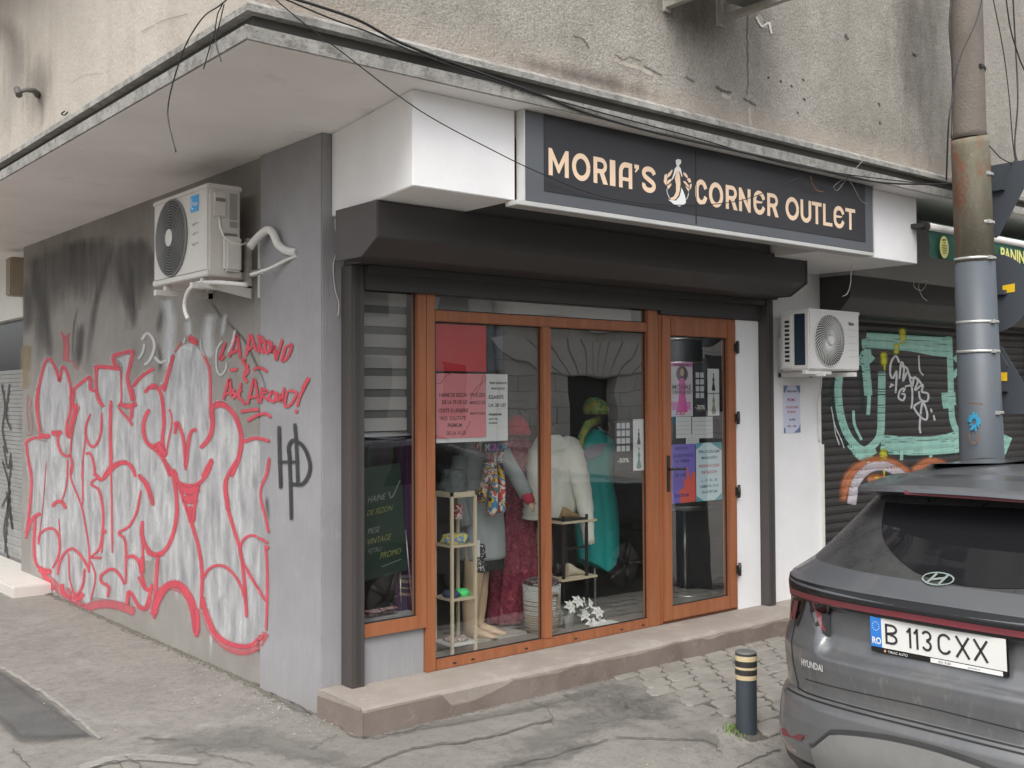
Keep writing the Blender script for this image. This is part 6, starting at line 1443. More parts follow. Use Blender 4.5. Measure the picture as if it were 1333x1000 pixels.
cloth_blob('socks', 'black and white dotted socks with a pink cuff hanging from the wooden rack', 4.02, 5.12, .60, .033, .025, .17, m_multi('black_white_dots', [(.015, .015, .015), (.02, .02, .02), (.7, .7, .7)], 60), 'socks', 7)
MB_ = MB(); p = gx_(619, 714, 5.1); MB_.box(p.x-.022, p.x+.022, 5.085, 5.088, p.z-.05, p.z+.05); tag(MB_.build('price_tag', WHL), 'white paper tag on the dotted socks at the wooden rack', 'tag')
# -- mannequin B : maroon lace dress, red hat
mB = thing('mannequin', (4.70, 5.62, FL), 'mannequin on a steel pole in a long maroon lace dress with a red hat', 'mannequin')
q = NT('maroon_lace'); vv_ = q.ramp(q.noise(38, 5, .7, dist=1.), [(.42, 0.), (.58, 1.)])
MAR = q.fin(q.mix(vv_, (.26, .025, .055), (.52, .10, .15)), .8, q.bump(vv_, .01, .8))
bx, by = 4.58, 5.50
mb = MB(); mb.rings(dense([(bx-.01, by, .19, .225, .17), (bx, by, .5, .195, .15), (bx, by, .85, .155, .125), (bx, by, 1.05, .125, .10), (bx, by, 1.2, .15, .11), (bx, by, 1.34, .155, .10), (bx, by, 1.42, .06, .055), (bx, by, 1.46, .045, .045)]), 84, True, fold(13, .075, 2)); mb.build('dress', MAR, mB)
mb = MB(); mb.tube([(bx, by, FL), (bx, by, .4)], .012, 10); mb.rings([(bx, by, FL, .13, .13), (bx, by, FL+.012, .12, .12), (bx, by, FL+.02, .03, .03)], 28); mb.build('stand', STEEL, mB)
mb = MB(); mb.ball((bx, by, 1.52), .075, sc=(.85, 1, 1.2)); mb.build('head', simple('black_head_form', (.015, .014, .014), .5), mB)
hr = gx_(672, 562, 5.45); RDH = simple('crimson_felt', (.62, .03, .06), .75)
mb = MB(); mb.rings([(hr.x, 5.45, hr.z-.02, .11, .10), (hr.x, 5.45, hr.z+.05, .085, .085), (hr.x, 5.45, hr.z+.11, .03, .03)], 24, True, fold(3, .05)); b = gx_(690, 592, 5.45); mb.tube([tuple(gx_(668, 590, 5.47)), tuple(b), tuple(gx_(702, 590,5.40)), tuple(gx_(700, 605, 5.48)), tuple(gx_(680, 606, 5.46))], [.04, .06, .07, .06, .04], 14); mb.build('red_hood', RDH, mB)
# -- basket
bk = thing('basket', (4.60, 5.24, FL), 'tall woven laundry basket with white top and striped band standing beside the maroon dress', 'basket')
q = NT('woven_seagrass'); sepz = q.n('ShaderNodeSeparateXYZ'); q.l(q.co, sepz.inputs[0])
wv = q.math('SINE', q.math('MULTIPLY', sepz.outputs[2], 420.)); cc_ = q.ramp(sepz.outputs[2], [(.28, (.42, .31, .17)), (.29, (.6, .57, .5))])
rr_ = q.n('ShaderNodeValToRGB'); rr_.color_ramp.interpolation = 'CONSTANT'; q.l(q.math('MULTIPLY', sepz.outputs[2], 1.), rr_.inputs[0]); e = rr_.color_ramp.elements
cols = [(0, (.40, .30, .17)), (.275, (.55, .52, .46)), (.295, (.2, .14, .09)), (.303, (.6, .58, .53)), (.325, (.22, .16, .1)), (.333, (.62, .6, .56)), (.355, (.25, .18, .12)), (.363, (.66, .65, .62))]
while len(e) < len(cols): e.new(.5)
for i, (p_, c_) in enumerate(cols): e[i].position = p_; e[i].color = rgb(c_)
BSK = q.fin(q.mix(.25, rr_.outputs[0], q.ramp(q.noise(90, 3, .6), [(.3, .2), (.7, .9)])), .85, q.bump(wv, .004, .6))
kx, ky = 4.575, 5.20
mb = MB(); mb.rings([(kx, ky, FL, .105, .105), (kx, ky, .28, .118, .118), (kx, ky, .455, .125, .125)], 36, True, lambda th, t: 1+.008*math.sin(th*30)); mb.build('body', BSK, bk)
mb = MB(); mb.tube(cat_rom([(kx-.02, ky-.12, .28), (kx-.06, ky-.135, .36), (kx-.03, ky-.135, .41), (kx+.02, ky-.135, .40), (kx+.02, ky-.125, .3)], 5), .008, 8); mb.build('handle', simple('rope_handle', (.4, .33, .22), .8), bk)
cloth_blob('clothes_pile', 'dark patterned clothes piled in the woven basket', kx, ky, .45, .11, .11, .045, m_multi('grey_pattern', [(.3, .25, .26), (.08, .05, .06), (.5, .45, .45)], 40), 'clothes', 9)
# -- mannequin C : cream fur jacket (between panes)
mC = thing('mannequin', (5.0, 5.6, FL), 'headless mannequin in a cream fleece jacket beside the middle window bar', 'mannequin')
q = NT('cream_fleece'); nn_ = q.noise(60, 5, .7, dist=.8)
CRM = q.fin(q.mix(q.noise(6, 4), (.80, .80, .70), (.95, .95, .86)), .95, q.bump(nn_, .012, .9))
cx, cy = 4.83, 5.38
mb = MB(); mb.rings(dense([(cx-.01, cy, .84, .15, .12), (cx+.0, cy, .95, .205, .15), (cx+.0, cy, 1.12, .20, .14), (cx, cy, 1.26, .185, .125), (cx-.01, cy, 1.345, .13, .10), (cx-.02, cy, 1.39, .085, .08), (cx-.02, cy, 1.40, .07, .07)]), 84, True, fold(8, .055, 3)); mb.build('jacket', CRM, mC)
a0, a1_, a2_, a3 = gx_(742, 580, 5.30), gx_(752, 612, 5.24), gx_(761, 655, 5.20), gx_(767, 708, 5.18)
mb = MB(); slv = cat_rom([(cx+.10, cy-.01, 1.31), tuple(a0), tuple(a1_), tuple(a2_), tuple(a3)], 7); ns = len(slv)
mb.tube([tuple(v_) for v_ in slv], [((.062+.022*math.sin(math.pi*min(1, i_/ns*1.3)))*(1-.62*max(0, i_/ns-.75)*4*.9)+.005*math.sin(i_*2.1), .06-.02*i_/ns) for i_ in range(ns)], 18)
slv = cat_rom([(cx-.14, cy, 1.30), (cx-.20, cy-.05, 1.12), (cx-.23, cy-.06, .96), (cx-.235, cy-.05, .86)], 7); ns = len(slv)
mb.tube([tuple(v_) for v_ in slv], [.056+.004*math.sin(i_*1.9) for i_ in range(ns)], 16); mb.build('sleeve', CRM, mC)
mb = MB(); mb.tube([(cx, cy, FL), (cx, cy, .82)], .012, 10); mb.rings([(cx, cy, FL, .13, .13), (cx, cy, FL+.015, .12, .12)], 28); mb.build('stand', BLACKM, mC)
mb = MB(); mb.tube([(cx-.02, cy, 1.41), (cx-.02, cy, 1.47)], [.055, .048], 18); mb.build('neck', simple('black_head_form', (.015, .014, .014), .5), mC)
# -- mannequin D: teal dress with green head scarf
mD = thing('mannequin', (5.50, 5.6, FL), 'dark headed mannequin in a teal dress with a green headscarf and steel stand', 'mannequin')
TEA = simple('teal_satin', (.015, .46, .43), .55, 0, .12, 5); dx_, dy_ = 5.36, 5.52
mb = MB(); n0_ = len(mb.v)
mb.rings(dense([(dx_+.03, dy_, .52, .165, .12), (dx_+.03, dy_, .56, .17, .125), (dx_+.02, dy_, .75, .18, .13), (dx_+.01, dy_, .92, .175, .13), (dx_, dy_, 1.08, .145, .11), (dx_, dy_, 1.2, .16, .12), (dx_, dy_, 1.31, .17, .115), (dx_, dy_, 1.375, .12, .085), (dx_, dy_, 1.41, .055, .055), (dx_, dy_, 1.43, .048, .048)]), 84, True, fold(7, .06, 4))
mb.v = [(v_[0], v_[1], v_[2]-(.10*max(0, 1-abs(v_[0]-dx_-.02)/.16) if v_[2] < .60 else 0)) for v_ in mb.v]; mb.build('dress', TEA, mD)
mb = MB(); p_ = gx_(775, 578, 5.4); mb.poly([gx_(*c_, 5.385) for c_ in ((757, 588), (772, 579), (791, 577), (782, 592), (765, 597))]); 
mb.v = [(v[0], v[1], v[2]) for v in mb.v]; mb.build('collar_shimmer', simple('lilac_sequin', (.38, .36, .48), .3, .2, .3, 60), mD)
mb = MB(); mb.ball((dx_+.0, dy_-.03, 1.52), .085, sc=(.85, .95, 1.2)); mb.tube([(dx_, dy_, 1.38), (dx_, dy_-.01, 1.47)], .045, 14); mb.ball((dx_-.03, dy_-.115, 1.51), .012); mb.build('head', simple('black_head_form', (.015, .014, .014), .35), mD)
nk = MB(); nk.tube([(dx_-.07, dy_-.1, 1.45), (dx_-.035, dy_-.125, 1.415), (dx_+.01, dy_-.13, 1.40), (dx_+.06, dy_-.11, 1.43), (dx_+.075, dy_-.07, 1.47)], .006, 6); nk.build('necklace', STEEL, mD)
GSC = m_multi('green_scarf_stripes', [(.05, .3, .1), (.3, .5, .1), (.45, .3, .05), (.04, .25, .12), (.2, .55, .25)], 22)
mb = MB(); mb.rings([(dx_, dy_-.02, 1.53, .085, .095), (dx_, dy_-.02, 1.57, .088, .098), (dx_, dy_-.015, 1.62, .07, .08), (dx_, dy_, 1.65, .03, .03)], 24, True, fold(5, .05)); g1 = [gx_(778, 547, 5.42), gx_(765, 553, 5.38), gx_(757, 568, 5.36), gx_(754, 592, 5.36)]
mb.tube([tuple(v) for v in g1], [.03, .032, .026, .016], 12); mb.build('headscarf', GSC, mD)
mb = MB(); mb.tube([(dx_, dy_, FL), (dx_, dy_, .55)], .011, 10); mb.rings([(dx_, dy_, FL, .14, .14), (dx_, dy_, FL+.012, .13, .13), (dx_, dy_, FL+.02, .03, .03)], 28); mb.build('stand', STEEL, mD)
# -- black etagere with shoes
et = thing('shoe_stand', (5.0, 5.22, FL), 'black metal stand with small wooden shelves holding shoes behind the right window pane', 'shelf')
e0, e1 = gx_(728, 700, 5.2).x, gx_(758, 700, 5.2).x
mb = MB()
for x in (e0, e1):
    for y in (5.16, 5.36): mb.box(x-.008, x+.008, y-.008, y+.008, FL, .88)
for z in (.46, .86): mb.box(e0, e1, 5.155, 5.365, z-.012, z)
mb.box(e0, e1, 5.152, 5.168, .66, .672)
mb.build('frame', BLACKM, et)
for z in (.46, .83): MB().box(e0-.03, e1+.08, 5.14, 5.37, z, z+.014).build('shelf', PLY, et)
def shoe(name, label, x, y, z, mat):
    mb = MB(); mb.tube([(x-.07, y, z+.05), (x-.04, y, z+.045), (x+.01, y-.005, z+.03), (x+.06, y-.01, z+.018), (x+.085, y-.012, z+.012)], [(.02, .045), (.026, .04), (.03, .024), (.032, .014), (.012, .008)], 12); mb.box(x-.07, x+.08, y-.028, y+.02, z, z+.008); return tag(mb.build(name, mat), label, 'shoe')
shoe('shoe', 'cream shoe on the lower wooden shelf of the black stand', (e0+e1)/2+.03, 5.2, .474, simple('cream_leather', (.55, .48, .36), .5))
shoe('shoe', 'black shoe tucked behind the cream one on the black stand', (e0+e1)/2, 5.28, .474, simple('black_leather', (.02, .02, .02), .35))
shoe('shoe', 'tan shoe on the upper wooden shelf of the black stand', (e0+e1)/2+.02, 5.24, .844, simple('tan_leather', (.34, .22, .1), .5))
mb = MB(); mb.prism([(e0-.02, .49), (e0+.09, .50), (e0+.11, .76), (e0+.03, .78)], 1, 5.42, 5.46); tag(mb.build('display_card', simple('pale_pink_card', (.6, .5, .52), .6), None, .004), 'pale pink and white card leaning at the back of the black stand', 'card')
# -- flowers and pot
fp = gx_(768, 800, 5.16)
fl = thing('flower_plant', (fp.x, 5.2, FL), 'artificial white poinsettia flowers low behind the right window pane', 'plant')
WF = simple('white_petals', (.78, .78, .74), .7, 0, .05, 10); LFm = simple('dark_leaves', (.03, .07, .03), .6)
random.seed(11)
mb = MB(); lf = MB(); stm = MB()
for (x, y) in [(752, 783), (765, 785), (778, 797), (783, 810), (760, 800), (742, 790), (737, 803), (771, 812)]:
    c_ = gx_(x, y, 5.12+random.uniform(-.03, .05)); nrm = Vector((random.uniform(-.4, .1), -1, random.uniform(.2, .9))).normalized()
    u_ = nrm.cross(Vector((0, 0, 1))).normalized(); v_ = nrm.cross(u_).normalized()
    for ring, rr0, cnt in ((0, .052, 6), (1, .034, 5)):
        for k_ in range(cnt):
            a = k_*2*math.pi/cnt+ring*.5+random.uniform(-.1, .1); dd = u_*math.cos(a)+v_*math.sin(a); ss = u_*-math.sin(a)+v_*math.cos(a)
            o_ = c_+nrm*(.006*ring); mb.add([o_, o_+dd*rr0*.5+ss*rr0*.3+nrm*.008, o_+dd*rr0-nrm*.004, o_+dd*rr0*.5-ss*rr0*.3+nrm*.008], [(0, 1, 2, 3)])
    stm.tube([tuple(c_), ((c_.x+fp.x)/2, 5.2, (c_.z+FL)/2+.03), (fp.x, 5.22, FL)], .003, 5)
    for k_ in range(3):
        a = random.uniform(0, 6.28); dd = Vector((math.cos(a), -.2, math.sin(a)*.6-.3)).normalized(); o_ = c_-nrm*.02; s_ = dd.cross(nrm).normalized(); lf.add([o_, o_+dd*.035+s_*.018, o_+dd*.075, o_+dd*.035-s_*.018], [(0, 1, 2, 3)])
mb.build('petals', WF, fl); lf.build('leaves', LFm, fl); stm.build('stems', LFm, fl)
pt = gx_(741, 815, 5.15)
mb = MB(); mb.rings([(pt.x, 5.2, FL, .055, .055), (pt.x, 5.2, FL+.10, .07, .07), (pt.x, 5.2, FL+.12, .072, .072)], 24); o = mb.build('pot', simple('white_glazed_pot', (.55, .55, .5), .4)); tag(o, 'small white ceramic pot left of the white flowers on the shop floor', 'pot')
for i, (x, y, r_) in enumerate([(790, 812, .0), (803, 817, .1)]): pass
p = gx_(790, 815, 5.06); mb = MB(); mb.box(p.x-.09, p.x+.09, 5.0, 5.12, FL+.001, FL+.012); tag(mb.build('leaflets', WHL), 'thin stack of white leaflets on the floor beside the flowers', 'leaflets')
# -- posters on the glass (inside face)
YG = YF+.036
def card(name, label, x0, y0, x1, y1, mat, cat='poster', Y=YG, group=None):
    a, b = on(x0, y0, 1, Y), on(x1, y1, 1, Y); mb = MB()
    mb.box(a.x, b.x, Y, Y+.0015, min(a.z, b.z), max(a.z, b.z)); t = thing(name, (a.x, Y, b.z), label, cat, group)
    mb.build('sheet', mat, t); return t, a.x, b.x, min(a.z, b.z), max(a.z, b.z), Y
def lines(t, Y, items, mat, bold=.0006, name='printed_text'):
    mb = MB()
    for s_, cx_0, z, h_, wd in items:
        tmp = MB(); text_mb(tmp, s_, h_, lambda u, v: (u, 0, v), 'CENTER', bold=bold)
        if not tmp.v: continue
        w0 = max(v[0] for v in tmp.v)-min(v[0] for v in tmp.v); k_ = wd/w0 if wd else 1
        mb.add([(cx_0+v[0]*k_, Y-.001, z+v[2]) for v in tmp.v], tmp.f)
    return mb.build(name, mat, t)
INK = simple('dark_red_ink', (.11, .03, .035), .6); INKB = simple('black_ink', (.03, .03, .035), .6)
RF = NT('red_translucent_film'); RF.b.inputs['Alpha'].default_value = .86; REDFILM = RF.fin(RF.mix(RF.noise(2.5, 3), (.55, .012, .02), (.72, .03, .045)), .35)
t, xa, xb, za, zb, Y = card('red_film', 'sheet of dark red film stuck in the upper left corner of the shop window', 567.5, 421, 633, 484, REDFILM, 'film')
BLF = simple('navy_cloth', (.012, .02, .05), .6); t, xa, xb, za, zb, Y = card('navy_banner', 'dark navy strip of cloth hanging right of the red film', 634.5, 428, 655, 482, BLF, 'banner', YG+.03)
PNK = simple('pink_poster_paper', (.74, .24, .27), .6, 0, .03, 3)
t, xa, xb, za, zb, Y = card('window_poster', 'pink poster with dark red Romanian price text in the left shop window', 568, 486, 633, 569, PNK)
W_ = xb-xa; H_ = zb-za; c1x, c2x = xa+W_*.33, xa+W_*.82
lines(t, Y, [('HAINE DE SEZON', c1x, zb-H_*.36, .03, W_*.55), ('DE LA 70 DE LEI', c1x+.01, zb-H_*.47, .03, W_*.5), ('COSTE SI LENJERIE', c1x, zb-H_*.60, .03, W_*.6), ('NOI  CALITATE', c1x, zb-H_*.72, .03, W_*.5), ('PREMIUM', c1x+.01, zb-H_*.83, .03, W_*.28), ('DE LA 10 LEI', c1x+.02, zb-H_*.95, .03, W_*.38), ('PULSEI', c2x, zb-H_*.36, .03, W_*.3), ('MARCO DE', c2x, zb-H_*.48, .028, W_*.32), ('MULTI CALI', c2x, zb-H_*.64, .018, W_*.3)], INK)
mb = MB()
for pts in ([(568, 500), (575, 498), (580, 490), (590, 484)], [(612, 520), (620, 505), (630, 497), (633, 490)], [(600, 569), (607, 560), (612, 548)], [(616, 515), (622, 508), (630, 488)]): strip(mb, wig(pts, .8), .9, lambda x, y: on(x, y, 1, Y-.0009), False)
mb.build('squiggle', simple('red_squiggle_ink', (.4, .06, .07), .6), t)
t, xa, xb, za, zb, Y = card('window_poster', 'white poster with black text half hidden behind the pink one', 567.8, 486, 661, 573.5, simple('white_poster_paper', (.72, .72, .72), .6, 0, .03, 3), 'poster', YG+.004)
xa = on(633.3, 520, 1, Y).x; W_ = xb-xa; H_ = zb-za; lines(t, Y, [('PRIN DONATII', xa+W_*.55, zb-H_*.15, .018, W_*.8), ('MAXI OUTLET', xa+W_*.55, zb-H_*.23, .015, W_*.65), ('ESARFE', xa+W_*.45, zb-H_*.37, .03, W_*.7), ('LA 20 LEI', xa+W_*.5, zb-H_*.49, .028, W_*.8), ('PREMIUM', xa+W_*.4, zb-H_*.62, .018, W_*.6), ('de la 5 lei', xa+W_*.3, zb-H_*.68, .014, W_*.4), ('si haine', xa+W_*.3, zb-H_*.74, .014, W_*.4)], INKB)
# price boards low in the right pane (black with white, picture strips)
t, xa, xb, za, zb, Y = card('price_board', 'black price board with white rows of figures in the right window pane', 800, 547, 822, 612, simple('black_board', (.015, .015, .018), .5), 'price board')
mb = MB(); W_ = xb-xa; H_ = zb-za
for r_ in range(4):
    for c_ in range(3): mb.add([(xa+W_*(.12+c_*.28), Y-.001, zb-H_*(.06+r_*.15)), (xa+W_*(.34+c_*.28), Y-.001, zb-H_*(.06+r_*.15)), (xa+W_*(.34+c_*.28), Y-.001, zb-H_*(.17+r_*.15)), (xa+W_*(.12+c_*.28), Y-.001, zb-H_*(.17+r_*.15))], [(0, 1, 2, 3)])
mb.build('white_cells', simple('pale_cells', (.55, .56, .58), .6), t); lines(t, Y, [('-50%', xa+W_*.5, zb-H_*.84, .04, W_*.7)], WHL)
def dress_icon(t, Y, cx, z0, h, mat, name='picture'):
    mb = MB(); P = [(-.10, 0), (-.16, .1), (-.05, .45), (-.09, .62), (-.03, .74), (-.03, .8), (.03, .8), (.03, .74), (.09, .62), (.05, .45), (.16, .1), (.10, 0)]
    mb.poly([(cx+u*h, Y-.001, z0+v*h) for u, v in P]); mb.poly([(cx+.055*h*math.cos(a*.5236), Y-.001, z0+h*.88+.065*h*math.sin(a*.5236)) for a in range(12)]); mb.build(name, mat, t)
t, xa, xb, za, zb, Y = card('picture_strip', 'narrow white strip with two fashion sketches beside the black price board', 824, 546, 839, 612, simple('white_poster_paper', (.72, .72, .72), .6), 'poster')
dress_icon(t, Y, (xa+xb)/2, za+.17, .11, INKB); dress_icon(t, Y, (xa+xb)/2, za+.01, .15, simple('teal_sketch', (.1, .25, .25), .6))
# door posters
YD = YF+.018
WPAP = simple('white_poster_paper', (.72, .72, .72), .6)
t, xa, xb, za, zb, Y = card('door_poster', 'white and pink fashion poster with a woman in a pink dress on the glass door', 873.5, 471, 902, 542, simple('pinkish_paper', (.62, .55, .6), .6), 'poster', YD)
W_ = xb-xa; H_ = zb-za
MG = simple('magenta_print', (.62, .04, .32), .6); mb = MB(); mb.add([(xa, Y-.0006, zb), (xb, Y-.0006, zb), (xb, Y-.0006, zb-H_*.09), (xa, Y-.0006, zb-H_*.09)], [(0, 1, 2, 3)]); mb.add([(xa, Y-.0006, za+H_*.27), (xb-W_*.1, Y-.0006, za+H_*.27), (xb-W_*.1, Y-.0006, za+H_*.12), (xa, Y-.0006, za+H_*.12)], [(0, 1, 2, 3)]); mb.build('magenta_band', simple('light_magenta', (.62, .22, .5), .6), t)
mb = MB(); mb.poly([(xa+W_*.5+.075*math.cos(a*.393)*.8, Y-.0009, zb-H_*.22+.055*math.sin(a*.393)) for a in range(16)]); mb.build('hair_print', simple('dark_hair_print', (.05, .02, .025), .7), t)
mb = MB(); mb.poly([(xa+W_*.5+u*.1, Y-.0012, zb-H_*.30-v*.1) for u, v in ((-.22, 0), (.22, 0), (.38, .5), (.3, 1.), (.55, 2.3), (-.55, 2.3), (-.3, 1.), (-.38, .5))]); mb.build('dress_print', MG, t)
mb = MB(); mb.poly([(xa+W_*.5+.02*math.cos(a*.5236), Y-.0014, zb-H_*.19+.028*math.sin(a*.5236)) for a in range(12)]); mb.build('face_print', simple('skin_print', (.5, .3, .2), .6), t)
lines(t, Y-.001, [('MORIAS', xa+W_*.47, zb-H_*.50, .045, W_*.85), ('CORNER OUTLET', xa+W_*.5, zb-H_*.58, .03, W_*.9)], INKB); lines(t, Y-.001, [('LEI', xa+W_*.4, za+.012, .035, W_*.4)], simple('red_print', (.6, .03, .08), .6)); lines(t, Y-.001, [('FASHION DAYS', xa+W_*.5, zb-H_*.075, .022, W_*.8)], INK)
t, xa, xb, za, zb, Y = card('door_price_board', 'black price board on the glass door beside the pink fashion poster', 903, 474, 919, 542, simple('black_board', (.015, .015, .018), .5), 'price board', YD)
mb = MB(); W_ = xb-xa; H_ = zb-za
for r_ in range(4):
    for c_ in range(2): mb.add([(xa+W_*(.15+c_*.38), Y-.001, zb-H_*(.16+r_*.13)), (xa+W_*(.45+c_*.38), Y-.001, zb-H_*(.16+r_*.13)), (xa+W_*(.45+c_*.38), Y-.001, zb-H_*(.26+r_*.13)), (xa+W_*(.15+c_*.38), Y-.001, zb-H_*(.26+r_*.13))], [(0, 1, 2, 3)])
mb.build('white_cells', simple('pale_cells', (.55, .56, .58), .6), t); lines(t, Y, [('-30%', xa+W_*.5, zb-H_*.86, .04, W_*.8)], WHL)
t, xa, xb, za, zb, Y = card('door_picture_strip', 'white strip with two fashion sketches at the right of the glass door', 921, 480, 936.5, 541, WPAP, 'poster', YD)
dress_icon(t, Y, (xa+xb)/2, zb-.155, .13, INKB); dress_icon(t, Y, (xa+xb)/2, za+.01, .16, simple('olive_sketch', (.25, .28, .16), .6)); MB().add([(xa, Y-.0008, zb-.17), (xb, Y-.0008, zb-.17), (xb, Y-.0008, zb-.175), (xa, Y-.0008, zb-.175)], [(0, 1, 2, 3)]).build('divider', INKB, t)
for i, (x0, y0, x1, y1, lab) in enumerate([(880, 543, 900, 570, 'white notice sheet, left one below the fashion poster on the door'), (901, 543, 928, 570, 'white notice sheet, wider one below the black price board on the door'), (893, 566, 910, 578, 'small white slip between the notices and the purple poster on the door')]):
    t, xa, xb, za, zb, Y = card('notice', lab, x0, y0, x1, y1, simple('plain_notice_paper', (.62, .63, .63), .6), 'notice', YD+.003+.002*i)
    mb = MB()
    for k_ in range(4):
        z = zb-(zb-za)*(.2+k_*.2); mb.add([(xa+.01, Y-.001, z), (xb-.015, Y-.001, z), (xb-.015, Y-.001, z-.003), (xa+.01, Y-.001, z-.003)], [(0, 1, 2, 3)])
    mb.build('text_lines', simple('grey_print', (.35, .36, .37), .6), t)
t, xa, xb, za, zb, Y = card('door_poster', 'purple poster with a coral splash low on the glass door', 874, 579, 905.5, 653, simple('violet_paper', (.17, .12, .5), .6, 0, .1, 3), 'poster', YD)
W_ = xb-xa; H_ = zb-za; mb = MB(); mb.poly([(xa+W_*u, Y-.0008, za+H_*v) for u, v in ((.35, 0), (1, 0), (1, .5), (.85, .52), (.8, .38), (.66, .62), (.6, .36), (.45, .45), (.5, .25), (.3, .22))]); mb.build('coral_splash', simple('coral_print', (.68, .09, .06), .6), t)
lines(t, Y-.0005, [('NOUTATI', xa+W_*.4, zb-H_*.09, .025, W_*.5), ('COLECTIE NOUA', xa+W_*.5, zb-H_*.22, .03, W_*.85), ('DE TOAMNA', xa+W_*.45, zb-H_*.31, .03, W_*.6), ('10 LEI', xa+W_*.35, zb-H_*.44, .03, W_*.45), ('20 LEI', xa+W_*.35, zb-H_*.55, .03, W_*.45), ('TE ASTEPTAM', xa+W_*.4, za+H_*.1, .03, W_*.6)], simple('deep_blue_ink', (.03, .03, .2), .6))
t, xa, xb, za, zb, Y = card('door_poster', 'pale blue poster with teal corners and dark text low on the glass door', 906, 577, 940, 650, simple('pale_blue_paper', (.55, .68, .74), .6, 0, .03, 3), 'poster', YD)
W_ = xb-xa; H_ = zb-za; TLc = simple('teal_print', (.07, .33, .38), .6); mb = MB()
for P in (((0, 1), (.3, 1), (0, .88)), ((.55, 1), (1, 1), (1, .85)), ((0, 0), (.3, 0), (0, .1)), ((.7, 0), (1, 0), (1, .12))): mb.poly([(xa+W_*u, Y-.0008, za+H_*v) for u, v in P])
mb.build('teal_corner', TLc, t)
lines(t, Y, [('PROGRAM', xa+W_*.5, zb-H_*.18, .03, W_*.8), ('MAGAZIN', xa+W_*.5, zb-H_*.28, .026, W_*.6), ('L - V  10 - 18', xa+W_*.5, zb-H_*.67, .026, W_*.6), ('SAMBATA 10-14', xa+W_*.5, zb-H_*.77, .026, W_*.7), ('VA ASTEPTAM', xa+W_*.5, zb-H_*.87, .026, W_*.6)], simple('slate_ink', (.08, .16, .2), .6)); lines(t, Y, [('REDUCERI', xa+W_*.5, zb-H_*.42, .026, W_*.8), ('DE SEZON', xa+W_*.5, zb-H_*.53, .026, W_*.6)], simple('soft_red_ink', (.5, .12, .15), .6), name='red_text')
# notice under the small air conditioner
t, xa, xb, za, zb, Y = card('wall_notice', 'pale lilac notice with red text taped to the white pillar under the small air conditioner', 1020, 502, 1042, 563, simple('lilac_paper', (.6, .62, .76), .6, 0, .03, 3), 'notice', 4.856)
W_ = xb-xa; H_ = zb-za; mb = MB()
for P in (((0, 1), (.25, 1), (.1, .86), (0, .84)), ((.75, 1), (1, 1), (1, .84), (.88, .86)), ((.6, 0), (1, 0), (1, .2), (.9, .1)), ((0, 0), (.1, 0), (.08, .1), (0, .12))): mb.poly([(xa+W_*u, Y-.0008, za+H_*v) for u, v in P])
mb.build('blue_corner', simple('muted_blue_print', (.15, .2, .36), .6), t)
lines(t, Y, [('PROMO', xa+W_*.45, zb-H_*.33, .03, W_*.5), ('OUTLET HAINE', xa+W_*.5, zb-H_*.48, .022, W_*.75), ('DE SEZON', xa+W_*.45, zb-H_*.58, .022, W_*.5)], simple('soft_red_ink', (.5, .12, .15), .6)); lines(t, Y, [('BINE ATI VENIT', xa+W_*.5, zb-H_*.14, .018, W_*.6), ('LA NOI', xa+W_*.5, zb-H_*.74, .02, W_*.35), ('10 - 18', xa+W_*.45, zb-H_*.88, .02, W_*.5)], INKB)
# -- blackboard, blinds and curtain in the side window
bbd = thing('blackboard', (3.25, 5.12, .6), 'green chalkboard with yellow and white handwriting leaning in the narrow left window', 'chalkboard')
q4 = [gx_(470, 610, 5.12), gx_(521, 603, 5.12), gx_(530, 742, 5.12), gx_(470, 758, 5.12)]
mb = MB(); mb.add([tuple(v) for v in q4]+[(v.x, v.y+.015, v.z) for v in q4], [(0, 1, 2, 3), (7, 6, 5, 4), (0, 4, 5, 1), (1, 5, 6, 2), (2, 6, 7, 3), (3, 7, 4, 0)]); mb.build('board', simple('green_black_slate', (.012, .04, .025), .6, 0, .2, 6), bbd)
YC = simple('yellow_chalk', (.3, .33, .1), .8); WC = simple('white_chalk', (.27, .31, .27), .8)
def chalk(s_, x, y, size, mat, sl=.12):
    mb = MB(); p = gx_(x, y, 5.112); text_mb(mb, s_, size, lambda u, v: (p.x+u+v*.25, 5.112, p.z+v+u*sl), bold=-.0002, sx=.8); mb.build('chalk_writing', mat, bbd)
chalk('HAINE', 478, 655, .05, WC); chalk('DE SEZON', 477, 672, .045, YC); chalk('PIESE', 478, 696, .045, WC); chalk('VINTAGE', 477, 710, .048, YC); chalk('FETRU', 478, 722, .04, WC); chalk('PROMO', 494, 728, .05, YC)
mb = MB(); strip(mb, [(506, 640), (510, 648), (521, 625)], 1.2, lambda x, y: gx_(x, y, 5.110)); strip(mb, [(497, 738), (522, 728)], .8, lambda x, y: gx_(x, y, 5.110)); mb.build('chalk_tick', WC, bbd)
mb = MB(); mb.tube([tuple(gx_(528, 690, 5.1)), tuple(gx_(537, 795, 5.06))], .004, 6); mb.tube([tuple(gx_(521, 745, 5.1)), tuple(gx_(522, 785, 5.06))], .004, 6); mb.build('easel_leg', STEEL, bbd)
bl = thing('window_blind', (3.22, 5.0, 1.5), 'striped grey day and night roller blind in the narrow left window', 'blind')
mb = MB(); md = MB(); zb_ = 1.47; pz_ = .115; k_ = 0
while zb_+k_*pz_ < 2.42:
    z0 = zb_+k_*pz_; mb.box(3.045, 3.40, 5.0, 5.002, z0, z0+pz_*.62); md.box(3.045, 3.40, 5.012, 5.013, z0+pz_*.5, z0+pz_*1.06); k_ += 1
